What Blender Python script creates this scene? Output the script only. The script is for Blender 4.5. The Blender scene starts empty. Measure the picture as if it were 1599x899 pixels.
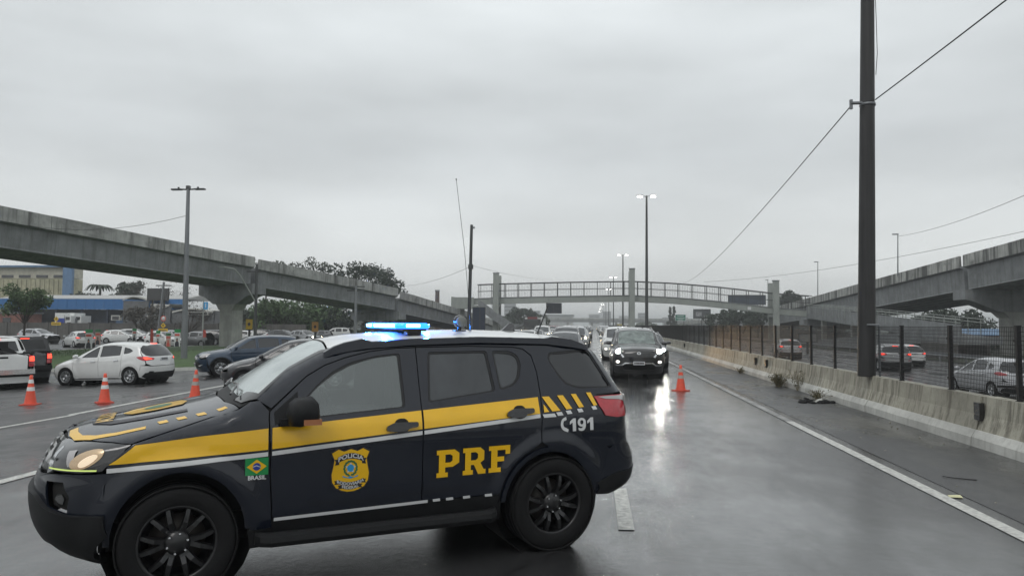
import bpy, bmesh, math, random
import numpy as np
from mathutils import Vector, Matrix
from mathutils.geometry import delaunay_2d_cdt
random.seed(7); rng = np.random.default_rng(7)
R_ = math.radians
SC = bpy.context.scene
COL = SC.collection

# ------------------------------------------------------------------ camera
CAMH = 1.9
cam_d = bpy.data.cameras.new('camera'); cam = bpy.data.objects.new('camera', cam_d); COL.objects.link(cam)
cam_d.sensor_width = 36.0; cam_d.lens = 36.0 * 1155.0 / 1599.0
cam_d.clip_start = 0.05; cam_d.clip_end = 6000
_r = Vector((0.993859, 0.110436, 0.006973)); _f = Vector((-0.110646, 0.992633, 0.049378)); _u = _r.cross(_f)
_M = Matrix((_r, _u, -_f)).transposed().to_4x4(); _M.translation = Vector((0, 0, CAMH)); cam.matrix_world = _M
SC.camera = cam

# ------------------------------------------------------------------ sky / light
W = bpy.data.worlds.new('World'); SC.world = W; W.use_nodes = True
nt = W.node_tree; nt.nodes.clear()
def wn(t, **k):
    n = nt.nodes.new(t)
    for a, b in k.items(): setattr(n, a, b)
    return n
sky = wn('ShaderNodeTexSky', sky_type='NISHITA', sun_disc=False); sky.sun_elevation = R_(50); sky.sun_rotation = R_(200)
sky.air_density = 1.0; sky.dust_density = 4.0
tc = wn('ShaderNodeTexCoord'); sep = wn('ShaderNodeSeparateXYZ'); nt.links.new(tc.outputs['Generated'], sep.inputs[0])
mp = wn('ShaderNodeMapping'); mp.inputs['Scale'].default_value = (1.2, 1.2, 4.5); nt.links.new(tc.outputs['Generated'], mp.inputs[0])
nz = wn('ShaderNodeTexNoise'); nz.inputs['Scale'].default_value = 1.6; nz.inputs['Detail'].default_value = 5; nz.inputs['Roughness'].default_value = .5
nt.links.new(mp.outputs[0], nz.inputs['Vector'])
rmp = wn('ShaderNodeValToRGB'); nt.links.new(sep.outputs['Z'], rmp.inputs[0])
e = rmp.color_ramp.elements
e[0].position = 0.0; e[0].color = (.575, .59, .585, 1); e[1].position = 1.0; e[1].color = (.66, .69, .70, 1)
for p, c in ((.10, (.555, .575, .575)), (.22, (.50, .525, .535)), (.38, (.56, .59, .60)), (.6, (.64, .67, .68))):
    q = e.new(p); q.color = (*c, 1)
nr = wn('ShaderNodeMapRange'); nt.links.new(nz.outputs['Fac'], nr.inputs[0])
nr.inputs[1].default_value = .3; nr.inputs[2].default_value = .7; nr.inputs[3].default_value = .82; nr.inputs[4].default_value = 1.13
mul = wn('ShaderNodeVectorMath', operation='SCALE'); nt.links.new(rmp.outputs[0], mul.inputs[0]); nt.links.new(nr.outputs[0], mul.inputs['Scale'])
bg1 = wn('ShaderNodeBackground'); nt.links.new(mul.outputs[0], bg1.inputs[0]); bg1.inputs[1].default_value = 1.16
bg2 = wn('ShaderNodeBackground'); nt.links.new(sky.outputs[0], bg2.inputs[0]); bg2.inputs[1].default_value = .06
mx = wn('ShaderNodeMixShader'); mx.inputs[0].default_value = .93; nt.links.new(bg2.outputs[0], mx.inputs[1]); nt.links.new(bg1.outputs[0], mx.inputs[2])
ow = wn('ShaderNodeOutputWorld'); nt.links.new(mx.outputs[0], ow.inputs[0])
sd = bpy.data.lights.new('sun', 'SUN'); sd.energy = .5; sd.angle = R_(25); sd.color = (1, .98, .95)
so = bpy.data.objects.new('sun', sd); COL.objects.link(so); so.rotation_euler = (R_(40), 0, R_(-20))
vs = SC.view_settings; vs.view_transform = 'Standard'; vs.look = 'None'; vs.exposure = 0.30; vs.gamma = 1.0
SC.render.engine = 'CYCLES'
cy = SC.cycles; cy.use_denoising = True; cy.max_bounces = 6; cy.glossy_bounces = 3; cy.diffuse_bounces = 2; cy.transmission_bounces = 4
cy.transparent_max_bounces = 12; cy.volume_bounces = 0; cy.caustics_reflective = False; cy.caustics_refractive = False
cy.sample_clamp_indirect = 4.0; cy.use_adaptive_sampling = True; cy.adaptive_threshold = .02

# ------------------------------------------------------------------ helpers
def tag(o, label=None, cat=None, group=None, kind=None):
    if label: o['label'] = label
    if cat: o['category'] = cat
    if group: o['group'] = group
    if kind: o['kind'] = kind
    return o
def empty(name, loc=(0, 0, 0), rz=0):
    o = bpy.data.objects.new(name, None); COL.objects.link(o); o.location = loc; o.rotation_euler = (0, 0, rz); o.empty_display_size = .2
    return o
def link(name, me, parent=None):
    o = bpy.data.objects.new(name, me); COL.objects.link(o)
    if parent is not None: o.parent = parent
    return o
def copy_tree(o, parent=None, swap=None):
    c = o.copy(); COL.objects.link(c); c.parent = parent
    if swap and c.type == 'MESH':
        for i, s in enumerate(c.material_slots):
            m = s.material
            if m and m.name in swap:
                s.link = 'OBJECT'; s.material = swap[m.name]
    for ch in o.children: copy_tree(ch, c, swap)
    return c

class MB:
    """collects quads/tris with material slots, builds one mesh"""
    def __init__(s): s.v = []; s.f = []; s.m = []; s.sm = []
    def add(s, vs_, fs, m=0, smooth=False):
        b = len(s.v); s.v.extend([tuple(p) for p in vs_])
        for f in fs: s.f.append(tuple(b + i for i in f)); s.m.append(m); s.sm.append(smooth)
    def box(s, x0, x1, y0, y1, z0, z1, m=0, mat=None):
        p = [(x, y, z) for z in (z0, z1) for y in (y0, y1) for x in (x0, x1)]
        if mat is not None: p = [tuple(mat @ Vector(q)) for q in p]
        s.add(p, [(0, 2, 3, 1), (4, 5, 7, 6), (0, 1, 5, 4), (2, 6, 7, 3), (0, 4, 6, 2), (1, 3, 7, 5)], m)
    def cyl(s, a, b, r0, r1=None, n=12, m=0, cap=True, smooth=True):
        r1 = r0 if r1 is None else r1
        a = Vector(a); b = Vector(b); d = (b - a).normalized()
        x = d.orthogonal().normalized(); y = d.cross(x)
        ps = [];
        for c, r in ((a, r0), (b, r1)):
            for k in range(n):
                t = 2 * math.pi * k / n; ps.append(c + (x * math.cos(t) + y * math.sin(t)) * r)
        s.add(ps, [(k, (k + 1) % n, n + (k + 1) % n, n + k) for k in range(n)], m, smooth)
        if cap: s.add(ps, [tuple(range(n - 1, -1, -1)), tuple(range(n, 2 * n))], m)
    def tube(s, pts, r, n=6, m=0):
        for a, b in zip(pts[:-1], pts[1:]): s.cyl(a, b, r, r, n, m, True)
    def lathe(s, prof, n=24, m=0, axis='z', c=(0, 0, 0), smooth=True, close=False):
        """prof: (r, h)"""
        ps = []
        for r, h in prof:
            for k in range(n):
                t = 2 * math.pi * k / n; a, b = r * math.cos(t), r * math.sin(t)
                p = (a, b, h) if axis == 'z' else ((a, h, b) if axis == 'y' else (h, a, b))
                ps.append((p[0] + c[0], p[1] + c[1], p[2] + c[2]))
        fs = []
        for i in range(len(prof) - 1):
            for k in range(n): fs.append((i * n + k, i * n + (k + 1) % n, (i + 1) * n + (k + 1) % n, (i + 1) * n + k))
        s.add(ps, fs, m, smooth)
    def prism(s, poly, path, m=0, caps=True, smooth=False):
        """poly: list of (across, up) ; path: list of (origin, right(vec))"""
        n = len(poly); ps = []
        for o, rt in path:
            for a, h_ in poly: ps.append((o[0] + rt[0] * a, o[1] + rt[1] * a, o[2] + h_))
        fs = []
        for i in range(len(path) - 1):
            for k in range(n): fs.append((i * n + k, i * n + (k + 1) % n, (i + 1) * n + (k + 1) % n, (i + 1) * n + k))
        if caps: fs += [tuple(range(n)), tuple(reversed(range((len(path) - 1) * n, len(path) * n)))]
        s.add(ps, fs, m, smooth)
    def mesh(s, name, mats):
        me = bpy.data.meshes.new(name); me.from_pydata(s.v, [], s.f)
        for m in (mats if isinstance(mats, (list, tuple)) else [mats]): me.materials.append(m)
        me.polygons.foreach_set('material_index', s.m); me.polygons.foreach_set('use_smooth', s.sm)
        bm = bmesh.new(); bm.from_mesh(me); bmesh.ops.recalc_face_normals(bm, faces=bm.faces); bm.to_mesh(me); bm.free()
        me.update(); return me
    def build(s, name, mats, parent=None): return link(name, s.mesh(name, mats), parent)
def box_obj(name, dims, mat, parent=None, bev=0):
    m = MB(); m.box(*dims); o = m.build(name, mat, parent)
    return o

# ------------------------------------------------------------------ materials
def mat(name, col, rough=.5, metal=0, coat=0, emis=None, es=0, noise=None, bump=None, spec=.5, alpha=1, coat_rough=.05, trans=0):
    m = bpy.data.materials.new(name); m.use_nodes = True; t = m.node_tree; b = t.nodes['Principled BSDF']
    b.inputs['Base Color'].default_value = (*col, 1); b.inputs['Roughness'].default_value = rough; b.inputs['Metallic'].default_value = metal
    b.inputs['Coat Weight'].default_value = coat; b.inputs['Coat Roughness'].default_value = coat_rough; b.inputs['Specular IOR Level'].default_value = spec
    if trans: b.inputs['Transmission Weight'].default_value = trans
    if emis: b.inputs['Emission Color'].default_value = (*emis, 1); b.inputs['Emission Strength'].default_value = es
    if noise or bump:
        c = t.nodes.new('ShaderNodeTexCoord')
    if noise:
        sc, amt, stretch = noise   # scale, amount, (x,y,z)
        mp = t.nodes.new('ShaderNodeMapping'); mp.inputs['Scale'].default_value = stretch; t.links.new(c.outputs['Object'], mp.inputs[0])
        n = t.nodes.new('ShaderNodeTexNoise'); n.inputs['Scale'].default_value = sc; n.inputs['Detail'].default_value = 6; n.inputs['Roughness'].default_value = .62
        t.links.new(mp.outputs[0], n.inputs['Vector'])
        r = t.nodes.new('ShaderNodeMapRange'); t.links.new(n.outputs['Fac'], r.inputs[0]); r.inputs[1].default_value = .3; r.inputs[2].default_value = .7
        r.inputs[3].default_value = 1 - amt; r.inputs[4].default_value = 1 + amt
        v = t.nodes.new('ShaderNodeVectorMath'); v.operation = 'SCALE'; v.inputs[0].default_value = col; t.links.new(r.outputs[0], v.inputs['Scale'])
        t.links.new(v.outputs[0], b.inputs['Base Color'])
    if bump:
        sc, st = bump
        n = t.nodes.new('ShaderNodeTexNoise'); n.inputs['Scale'].default_value = sc; n.inputs['Detail'].default_value = 4; t.links.new(c.outputs['Object'], n.inputs['Vector'])
        bp = t.nodes.new('ShaderNodeBump'); bp.inputs['Strength'].default_value = st; bp.inputs['Distance'].default_value = .02
        t.links.new(n.outputs['Fac'], bp.inputs['Height']); t.links.new(bp.outputs[0], b.inputs['Normal'])
    return m

def concrete(name, col, streak=.35, dark=(.04, .04, .037), stain=.5, top=None, bump_s=.25, world=True, sscale=3.0, cover=0.):
    """grey concrete with blotches and vertical run-down streaks"""
    m = bpy.data.materials.new(name); m.use_nodes = True; t = m.node_tree; b = t.nodes['Principled BSDF']; L = t.links.new
    g = t.nodes.new('ShaderNodeNewGeometry') if world else t.nodes.new('ShaderNodeTexCoord')
    vec = g.outputs['Position'] if world else g.outputs['Object']
    def noise(scale, st, det=6, rg=.6):
        mp = t.nodes.new('ShaderNodeMapping'); mp.inputs['Scale'].default_value = st; L(vec, mp.inputs[0])
        n = t.nodes.new('ShaderNodeTexNoise'); n.inputs['Scale'].default_value = scale; n.inputs['Detail'].default_value = det; n.inputs['Roughness'].default_value = rg; L(mp.outputs[0], n.inputs['Vector']); return n
    def rng_(n, a, b_, c=0., d=1.):
        r = t.nodes.new('ShaderNodeMapRange'); L(n.outputs[0], r.inputs[0]); r.inputs[1].default_value = a; r.inputs[2].default_value = b_; r.inputs[3].default_value = c; r.inputs[4].default_value = d; return r
    n1 = rng_(noise(.9, (1, 1, 1)), .35, .65, .78, 1.18); n2 = rng_(noise(sscale, (1, 1, .06), 5, .7), .48 - cover, .66 - cover, 0, streak); n3 = rng_(noise(14, (1, 1, 1)), .3, .7, .93, 1.07)
    n4 = rng_(noise(.35, (1, 1, 1.5), 8, .7), .5, .7, 0, stain)
    a = t.nodes.new('ShaderNodeMath'); a.operation = 'MULTIPLY'; L(n1.outputs[0], a.inputs[0]); L(n3.outputs[0], a.inputs[1])
    v = t.nodes.new('ShaderNodeVectorMath'); v.operation = 'SCALE'; v.inputs[0].default_value = col; L(a.outputs[0], v.inputs['Scale'])
    mxx = t.nodes.new('ShaderNodeMath'); mxx.operation = 'MAXIMUM'; L(n2.outputs[0], mxx.inputs[0]); L(n4.outputs[0], mxx.inputs[1])
    mix = t.nodes.new('ShaderNodeMix'); mix.data_type = 'RGBA'; L(mxx.outputs[0], mix.inputs[0]); L(v.outputs[0], mix.inputs[6]); mix.inputs[7].default_value = (*dark, 1)
    L(mix.outputs[2], b.inputs['Base Color']); b.inputs['Roughness'].default_value = .7
    nb = noise(22, (1, 1, 1)); bp = t.nodes.new('ShaderNodeBump'); bp.inputs['Strength'].default_value = bump_s; bp.inputs['Distance'].default_value = .02
    L(nb.outputs[0], bp.inputs['Height']); L(bp.outputs[0], b.inputs['Normal'])
    return m

def asphalt(name, base=.045, r0=.08, r1=.38, wet_scale=.28, stretch=(1, .35, 1), bias=0.0, bump_s=.22, cracks=True, film=.35):
    """wet asphalt: water film patches (smooth) over rough aggregate"""
    m = bpy.data.materials.new(name); m.use_nodes = True; t = m.node_tree; b = t.nodes['Principled BSDF']; L = t.links.new
    g = t.nodes.new('ShaderNodeNewGeometry')
    def noise(scale, st=(1, 1, 1), det=5, rg=.55):
        mp = t.nodes.new('ShaderNodeMapping'); mp.inputs['Scale'].default_value = st; L(g.outputs['Position'], mp.inputs[0])
        n = t.nodes.new('ShaderNodeTexNoise'); n.inputs['Scale'].default_value = scale; n.inputs['Detail'].default_value = det; n.inputs['Roughness'].default_value = rg; L(mp.outputs[0], n.inputs['Vector']); return n.outputs[0]
    def mr(x, a, b_, c, d):
        r = t.nodes.new('ShaderNodeMapRange'); L(x, r.inputs[0]); r.inputs[1].default_value = a; r.inputs[2].default_value = b_; r.inputs[3].default_value = c; r.inputs[4].default_value = d; return r.outputs[0]
    def mt(op, x, y):
        q = t.nodes.new('ShaderNodeMath'); q.operation = op
        for i, w in enumerate((x, y)):
            if isinstance(w, (int, float)): q.inputs[i].default_value = w
            else: L(w, q.inputs[i])
        return q.outputs[0]
    wet = mr(noise(wet_scale, stretch, 6, .6), .42 + bias, .60 + bias, 0, 1)          # 1 = puddly film
    speck = noise(70, (1, 1, 1), 3, .7); big = noise(.5, (1.4, .25, 1), 4)
    fine = noise(260, (1, 1, 1), 2, .6)
    grit = mr(noise(38, (1, 1, 1), 6, .8), .35, .65, .60, 1.40)
    colv = mt('MULTIPLY', mt('MULTIPLY', mt('MULTIPLY', mr(speck, .3, .7, .65, 1.35), grit), mt('MULTIPLY', mr(big, .3, .7, .75, 1.25), mr(wet, 0, 1, 1.12, .62))), base)
    stain = mr(noise(.75, (1, .45, 1), 7, .72), .60, .68, 1, .38); colv = mt('MULTIPLY', colv, stain)
    # cracks / tar seams
    if cracks:
        vo = t.nodes.new('ShaderNodeTexVoronoi'); vo.feature = 'DISTANCE_TO_EDGE'; vo.inputs['Scale'].default_value = .22
        mp = t.nodes.new('ShaderNodeMapping'); mp.inputs['Scale'].default_value = (1, .45, 1); L(g.outputs['Position'], mp.inputs[0])
        wv = t.nodes.new('ShaderNodeTexNoise'); wv.inputs['Scale'].default_value = 1.3; wv.inputs['Detail'].default_value = 5; L(g.outputs['Position'], wv.inputs['Vector'])
        ad = t.nodes.new('ShaderNodeVectorMath'); ad.operation = 'MULTIPLY_ADD'; L(wv.outputs['Color'], ad.inputs[0]); ad.inputs[1].default_value = (1.1, .6, 0); L(mp.outputs[0], ad.inputs[2])
        L(ad.outputs[0], vo.inputs['Vector'])
        ck = mr(vo.outputs['Distance'], .0, .004, .45, 1)
        colv = mt('MULTIPLY', colv, ck)
    cc = t.nodes.new('ShaderNodeCombineColor'); L(colv, cc.inputs[0]); L(colv, cc.inputs[1]); L(mt('MULTIPLY', colv, 1.03), cc.inputs[2])
    L(cc.outputs[0], b.inputs['Base Color'])
    L(mt('MULTIPLY', mr(wet, 0, 1, r1, r0), mr(speck, .3, .7, .8, 1.25)), b.inputs['Roughness']); b.inputs['Specular IOR Level'].default_value = .9
    hgt = mt('ADD', mt('MULTIPLY', speck, .6), mt('MULTIPLY', fine, .4))
    rip = noise(16, (1, .7, 1), 8, .75)
    hh = mt('ADD', mt('MULTIPLY', hgt, mr(wet, 0, 1, 1.0, .25)), mt('MULTIPLY', rip, .9))
    bp = t.nodes.new('ShaderNodeBump'); bp.inputs['Distance'].default_value = .012; bp.inputs['Strength'].default_value = bump_s
    L(hh, bp.inputs['Height']); L(bp.outputs[0], b.inputs['Normal'])
    b2 = t.nodes.new('ShaderNodeBump'); b2.inputs['Distance'].default_value = .012; b2.inputs['Strength'].default_value = .12   # the water film has its own ripples
    L(mt('ADD', rip, mt('MULTIPLY', grit, .35)), b2.inputs['Height']); L(b2.outputs[0], b.inputs['Coat Normal'])
    L(mt('MULTIPLY', mr(wet, 0, 1, film * .22, film), mr(noise(2.6, (1, .5, 1), 7, .7), .38, .62, .68, 1.04)), b.inputs['Coat Weight']); L(mr(wet, 0, 1, .20, .05), b.inputs['Coat Roughness']); b.inputs['Coat IOR'].default_value = 1.45
    return m
def paint(name, col, metal=0., rough=.35, coat=1.0):
    return mat(name, col, rough, metal, coat, noise=(3, .05, (1, 1, 1)), bump=(160, .018), coat_rough=.06)

MT = {}
MT['navy'] = mat('navy_paint', (.0022, .0048, .0125), .26, 0, .7, noise=(3, .05, (1, 1, 1)), bump=(170, .03), spec=.30)
MT['whitep'] = paint('white_paint', (.70, .71, .70), 0, .35)
MT['black_plastic'] = mat('black_plastic', (.009, .0095, .0105), .55, spec=.3, noise=(40, .15, (1, 1, 1)))
MT['gloss_black'] = mat('gloss_black', (.008, .008, .009), .15, coat=.6)
MT['shell'] = mat('dark_inner_panel', (.006, .006, .006), .8)
MT['seal'] = mat('rubber_seal', (.008, .008, .009), .5)
MT['tyre'] = mat('tyre_rubber', (.0065, .0065, .007), .75, spec=.25, noise=(30, .2, (1, 1, 1)), bump=(90, .15))
MT['rimblack'] = mat('black_alloy', (.011, .011, .012), .32, .3, coat=.3)
MT['rimsilver'] = mat('silver_alloy', (.42, .43, .44), .3, .8)
MT['disc'] = mat('steel_disc', (.05, .045, .04), .5, .6)
MT['chrome'] = mat('chrome', (.7, .71, .72), .12, 1)
MT['yellow'] = mat('yellow_vinyl', (.82, .47, .002), .32, coat=.5, noise=(4, .05, (1, 1, 1)))
MT['vinyl_white'] = mat('white_vinyl', (.62, .63, .63), .35, coat=.4)
MT['green'] = mat('green_vinyl', (.005, .24, .06), .4, coat=.4)
MT['blue'] = mat('blue_vinyl', (.02, .05, .30), .4)
MT['lightblue'] = mat('light_blue_vinyl', (.03, .30, .62), .4)
MT['darkgreen'] = mat('dark_green_vinyl', (.03, .14, .06), .4)
MT['ink'] = mat('dark_ink', (.014, .012, .02), .4)
MT['red_lens'] = mat('red_lens', (.42, .018, .03), .12, coat=1, noise=(30, .12, (1, 1, 1)))
MT['red_lit'] = mat('lit_red_lamp', (.5, .02, .01), .2, emis=(1, .06, .03), es=2.2)
MT['clear_lens'] = mat('clear_lens', (.38, .36, .36), .10, .3, coat=1)
MT['lamp_bowl'] = mat('lamp_bowl', (.05, .05, .052), .12, .6, coat=1)
MT['amber'] = mat('amber_lens', (.35, .14, .06), .2, coat=.6)
MT['lamp_warm'] = mat('headlight_warm_glow', (.8, .7, .55), .2, emis=(1, .72, .45), es=.34)
MT['lamp_on'] = mat('headlight_lit', (1, 1, 1), .2, emis=(1, .97, .88), es=420)
MT['lamp_far'] = mat('distant_headlight_lit', (1, 1, 1), .2, emis=(1, .80, .50), es=70)
MT['lamp_soft'] = mat('running_light', (1, 1, 1), .2, emis=(1, .95, .85), es=3)
MT['reflector'] = mat('warm_reflector', (.42, .33, .22), .22, .7, coat=1, emis=(1, .6, .3), es=.10)
MT['drl'] = mat('daytime_strip', (.5, .6, .2), .2, emis=(.8, 1, .25), es=.35)
MT['glass_dark'] = mat('tinted_glass', (.016, .018, .021), .06, coat=.5)
MT['glass_mid'] = mat('wet_tinted_glass', (.045, .050, .055), .10, coat=.3, noise=(2.5, .35, (1, 1, .6)))
MT['plate'] = mat('number_plate', (.55, .56, .58), .4)
MT['skin_dark'] = mat('seat_fabric', (.03, .032, .035), .8)
def see_through(name, tint, refl, rough=.04, haze=(.3, .33, .33), hz=.25):
    m = bpy.data.materials.new(name); m.use_nodes = True; t = m.node_tree; t.nodes.clear(); L = t.links.new
    tr = t.nodes.new('ShaderNodeBsdfTransparent'); tr.inputs[0].default_value = (*tint, 1)
    df = t.nodes.new('ShaderNodeBsdfDiffuse'); df.inputs[0].default_value = (*haze, 1)
    gl = t.nodes.new('ShaderNodeBsdfGlossy'); gl.inputs[0].default_value = (.9, .95, .95, 1); gl.inputs[1].default_value = rough
    m1 = t.nodes.new('ShaderNodeMixShader'); L(tr.outputs[0], m1.inputs[1]); L(df.outputs[0], m1.inputs[2])
    c = t.nodes.new('ShaderNodeTexCoord'); n = t.nodes.new('ShaderNodeTexNoise'); n.inputs['Scale'].default_value = 5; n.inputs['Detail'].default_value = 6; L(c.outputs['Object'], n.inputs['Vector'])
    r = t.nodes.new('ShaderNodeMapRange'); L(n.outputs[0], r.inputs[0]); r.inputs[1].default_value = .3; r.inputs[2].default_value = .7; r.inputs[3].default_value = hz * .6; r.inputs[4].default_value = hz * 1.3; L(r.outputs[0], m1.inputs[0])
    fr = t.nodes.new('ShaderNodeFresnel'); fr.inputs[0].default_value = 1.5
    ad = t.nodes.new('ShaderNodeMath'); ad.operation = 'ADD'; L(fr.outputs[0], ad.inputs[0]); ad.inputs[1].default_value = refl; ad.use_clamp = True
    m2 = t.nodes.new('ShaderNodeMixShader'); L(ad.outputs[0], m2.inputs[0]); L(m1.outputs[0], m2.inputs[1]); L(gl.outputs[0], m2.inputs[2])
    o = t.nodes.new('ShaderNodeOutputMaterial'); L(m2.outputs[0], o.inputs[0]); return m
MT['glass_clear'] = see_through('side_window_glass', (.55, .60, .58), .10, hz=.16, haze=(.16, .19, .18))
MT['windscreen'] = see_through('rainy_painted_sheen_glass', (.60, .63, .62), .30, rough=.16, hz=.55, haze=(.62, .66, .64))  # sky reflection in the wet glass is put into its pale diffuse colour

# ================================================================== car surfaces
def _smooth(xs, ys, keys, sig):
    y = np.interp(xs, *zip(*keys)); dx = xs[1] - xs[0]; n = max(1, int(3 * sig / dx)); k = np.exp(-.5 * (np.arange(-n, n + 1) * dx / sig) ** 2); k /= k.sum()
    return np.convolve(np.pad(y, n, mode='edge'), k, 'valid')
class Crv:
    def __init__(s, keys, sig=.04):
        a, b = keys[0][0] - .5, keys[-1][0] + .5
        s.x = np.arange(a, b, .01); s.y = _smooth(s.x, None, keys, sig)
    def __call__(s, x): return np.interp(x, s.x, s.y)
def G(d, a, n):
    t = 1 - np.clip(d / a, 0, 1)
    return np.maximum(1 - t ** n, 0) ** (1 / n)
class Shape:
    """a car body as a half-width S(x, z) inside its side outline"""
    def __init__(s, top, nose, tail, W0, taper, prof, belt, tum, atop, pf=(.7, 2.4), pr=(.3, 2.6), flares=(), ntop=2.4, creases=()):
        s.zt = Crv(top, .03); s.xn = Crv(nose, .02); s.xt = Crv(tail, .02); s.W0 = W0; s.taper = Crv(taper, .15); s.prof = Crv(prof, .05)
        s.belt = Crv(belt, .1); s.tum = tum; s.at = Crv(atop, .1); s.pf = pf; s.pr = pr; s.flares = flares; s.ntop = ntop; s.creases = creases
    def S(s, x, z):
        t = z - s.belt(x)
        w = s.W0 * s.taper(x) + s.prof(z) - s.tum * .5 * (t + np.sqrt(t * t + .03 ** 2))
        for (xc, zc, r, amp) in s.flares:
            d = np.sqrt((x - xc) ** 2 + (z - zc) ** 2) - r
            w = w + amp * (.5 + .5 * np.cos(np.pi * np.clip(np.abs(d) / .13, 0, 1))) * (np.clip((z - .1) / .2, 0, 1))
        for (x0, z0, x1, z1, wd, amp) in s.creases:      # long swage lines
            q = np.clip((x - x0) / (x1 - x0), 0, 1); zc = z0 + (z1 - z0) * q; fade = np.clip(4 * q, 0, 1) * np.clip(4 * (1 - q), 0, 1)
            w = w + amp * fade * np.clip(1 - np.abs(z - zc) / wd, 0, 1)
        return np.maximum(w * G(s.zt(x) - z, s.at(x), s.ntop) * G(x - s.xn(z), *s.pf) * G(s.xt(z) - x, *s.pr), 0)
class SideC:
    orient = -1
    def __init__(s, sh): s.sh = sh
    def P(s, u, v): return np.stack([u, s.sh.S(u, v), v], -1)
class TopC:
    orient = 1
    def __init__(s, sh): s.sh = sh
    def P(s, u, v):
        a = np.abs(v); lo = np.zeros_like(u); hi = np.full_like(u, .9)
        zt = s.sh.zt(u)
        for _ in range(24):
            m = (lo + hi) / 2; ok = s.sh.S(u, zt - m) >= a; hi = np.where(ok, m, hi); lo = np.where(ok, lo, m)
        return np.stack([u, v, zt - hi], -1)
class EndC:
    """wraps round an end: u = arc length from the centre line, v = height"""
    def __init__(s, sh, front=True, z0=.12, z1=1.8, reach=1.6):
        s.front = front; s.orient = -1 if front else 1
        s.zs = np.arange(z0, z1, .02); t = (np.linspace(0, 1, 130) ** 2.6) * reach
        s.ds = .01; s.su = np.arange(0, 2.2, s.ds); s.X = []; s.Y = []
        for z in s.zs:
            x = sh.xn(z) + t if front else sh.xt(z) - t
            y = sh.S(x, np.full_like(x, z)); y[0] = 0
            arc = np.concatenate([[0], np.cumsum(np.hypot(np.diff(x), np.diff(y)))])
            s.X.append(np.interp(s.su, arc, x)); s.Y.append(np.interp(s.su, arc, y))
        s.X = np.array(s.X); s.Y = np.array(s.Y)
    def _bi(s, T, u, v):
        i = np.clip((v - s.zs[0]) / .02, 0, len(s.zs) - 1.001); j = np.clip(u / s.ds, 0, len(s.su) - 1.001)
        i0 = i.astype(int); j0 = j.astype(int); a = i - i0; b = j - j0
        return (T[i0, j0] * (1 - a) + T[i0 + 1, j0] * a) * (1 - b) + (T[i0, j0 + 1] * (1 - a) + T[i0 + 1, j0 + 1] * a) * b
    def P(s, u, v):
        a = np.abs(u); return np.stack([s._bi(s.X, a, v), np.sign(u) * s._bi(s.Y, a, v), v], -1)
    def fy(s, y, z):
        i = int(np.clip(round((z - s.zs[0]) / .02), 0, len(s.zs) - 1)); Y = s.Y[i]; k = int(np.argmax(Y)); return float(np.interp(abs(y), Y[:k + 1], s.su[:k + 1])) * (1 if y >= 0 else -1)
    def fx(s, x, z):
        i = int(np.clip(round((z - s.zs[0]) / .02), 0, len(s.zs) - 1)); X = s.X[i]
        return float(np.interp(x, X, s.su)) if s.front else float(np.interp(-x, -X, s.su))
def inpoly(P, poly):
    x, y = P[:, 0], P[:, 1]; r = np.zeros(len(P), bool); n = len(poly)
    for i in range(n):
        x0, y0 = poly[i]; x1, y1 = poly[(i + 1) % n]
        if y0 == y1: continue
        c = ((y0 > y) != (y1 > y)) & (x < (x1 - x0) * (y - y0) / (y1 - y0) + x0); r ^= c
    return r
def subdiv(poly, sp):
    out = []
    for i in range(len(poly)):
        a = np.array(poly[i], float); b = np.array(poly[(i + 1) % len(poly)], float); k = max(1, int(math.ceil(np.linalg.norm(b - a) / sp)))
        for j in range(k): out.append(tuple(a + (b - a) * j / k))
    return out
def rounded(poly, r, n=4):
    """round the corners of a polygon"""
    out = []; N = len(poly)
    for i in range(N):
        p = np.array(poly[i], float); a = np.array(poly[i - 1], float) - p; b = np.array(poly[(i + 1) % N], float) - p
        la, lb = np.linalg.norm(a), np.linalg.norm(b); q = min(r, la * .45, lb * .45); A = p + a / la * q; B = p + b / lb * q
        for k in range(n + 1):
            t = k / n; out.append(tuple((1 - t) ** 2 * A + 2 * t * (1 - t) * p + t * t * B))
    return out
def tri2d(poly, holes, sp):
    rings = [subdiv(poly, sp)] + [subdiv(h_, sp) for h_ in holes]
    P = [q for r in rings for q in r]; E = []; b = 0
    for r in rings:
        n = len(r); E += [(b + i, b + (i + 1) % n) for i in range(n)]; b += n
    A = np.array(poly); x0, y0 = A.min(0); x1, y1 = A.max(0)
    gx, gy = np.meshgrid(np.arange(x0 + sp * .5, x1, sp), np.arange(y0 + sp * .5, y1, sp * .87)); gx[1::2] += sp * .5
    Q = np.stack([gx.ravel(), gy.ravel()], 1)
    if len(Q):
        k = inpoly(Q, rings[0])
        for r in rings[1:]: k &= ~inpoly(Q, r)
        Q = Q[k]; B = np.array(P)
        if len(Q): Q = Q[(((Q[:, None] - B[None]) ** 2).sum(-1).min(1) > (sp * .45) ** 2)]
    allp = P + [tuple(q) for q in Q]
    V, _, F, ov, _, _ = delaunay_2d_cdt([Vector(q) for q in allp], E, [], 0, 1e-6)
    V = np.array([tuple(v) for v in V]); F = np.array([f for f in F if len(f) == 3])
    c = V[F].mean(1); k = inpoly(c, rings[0])
    for r in rings[1:]: k &= ~inpoly(c, r)
    return V, F[k], rings
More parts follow.
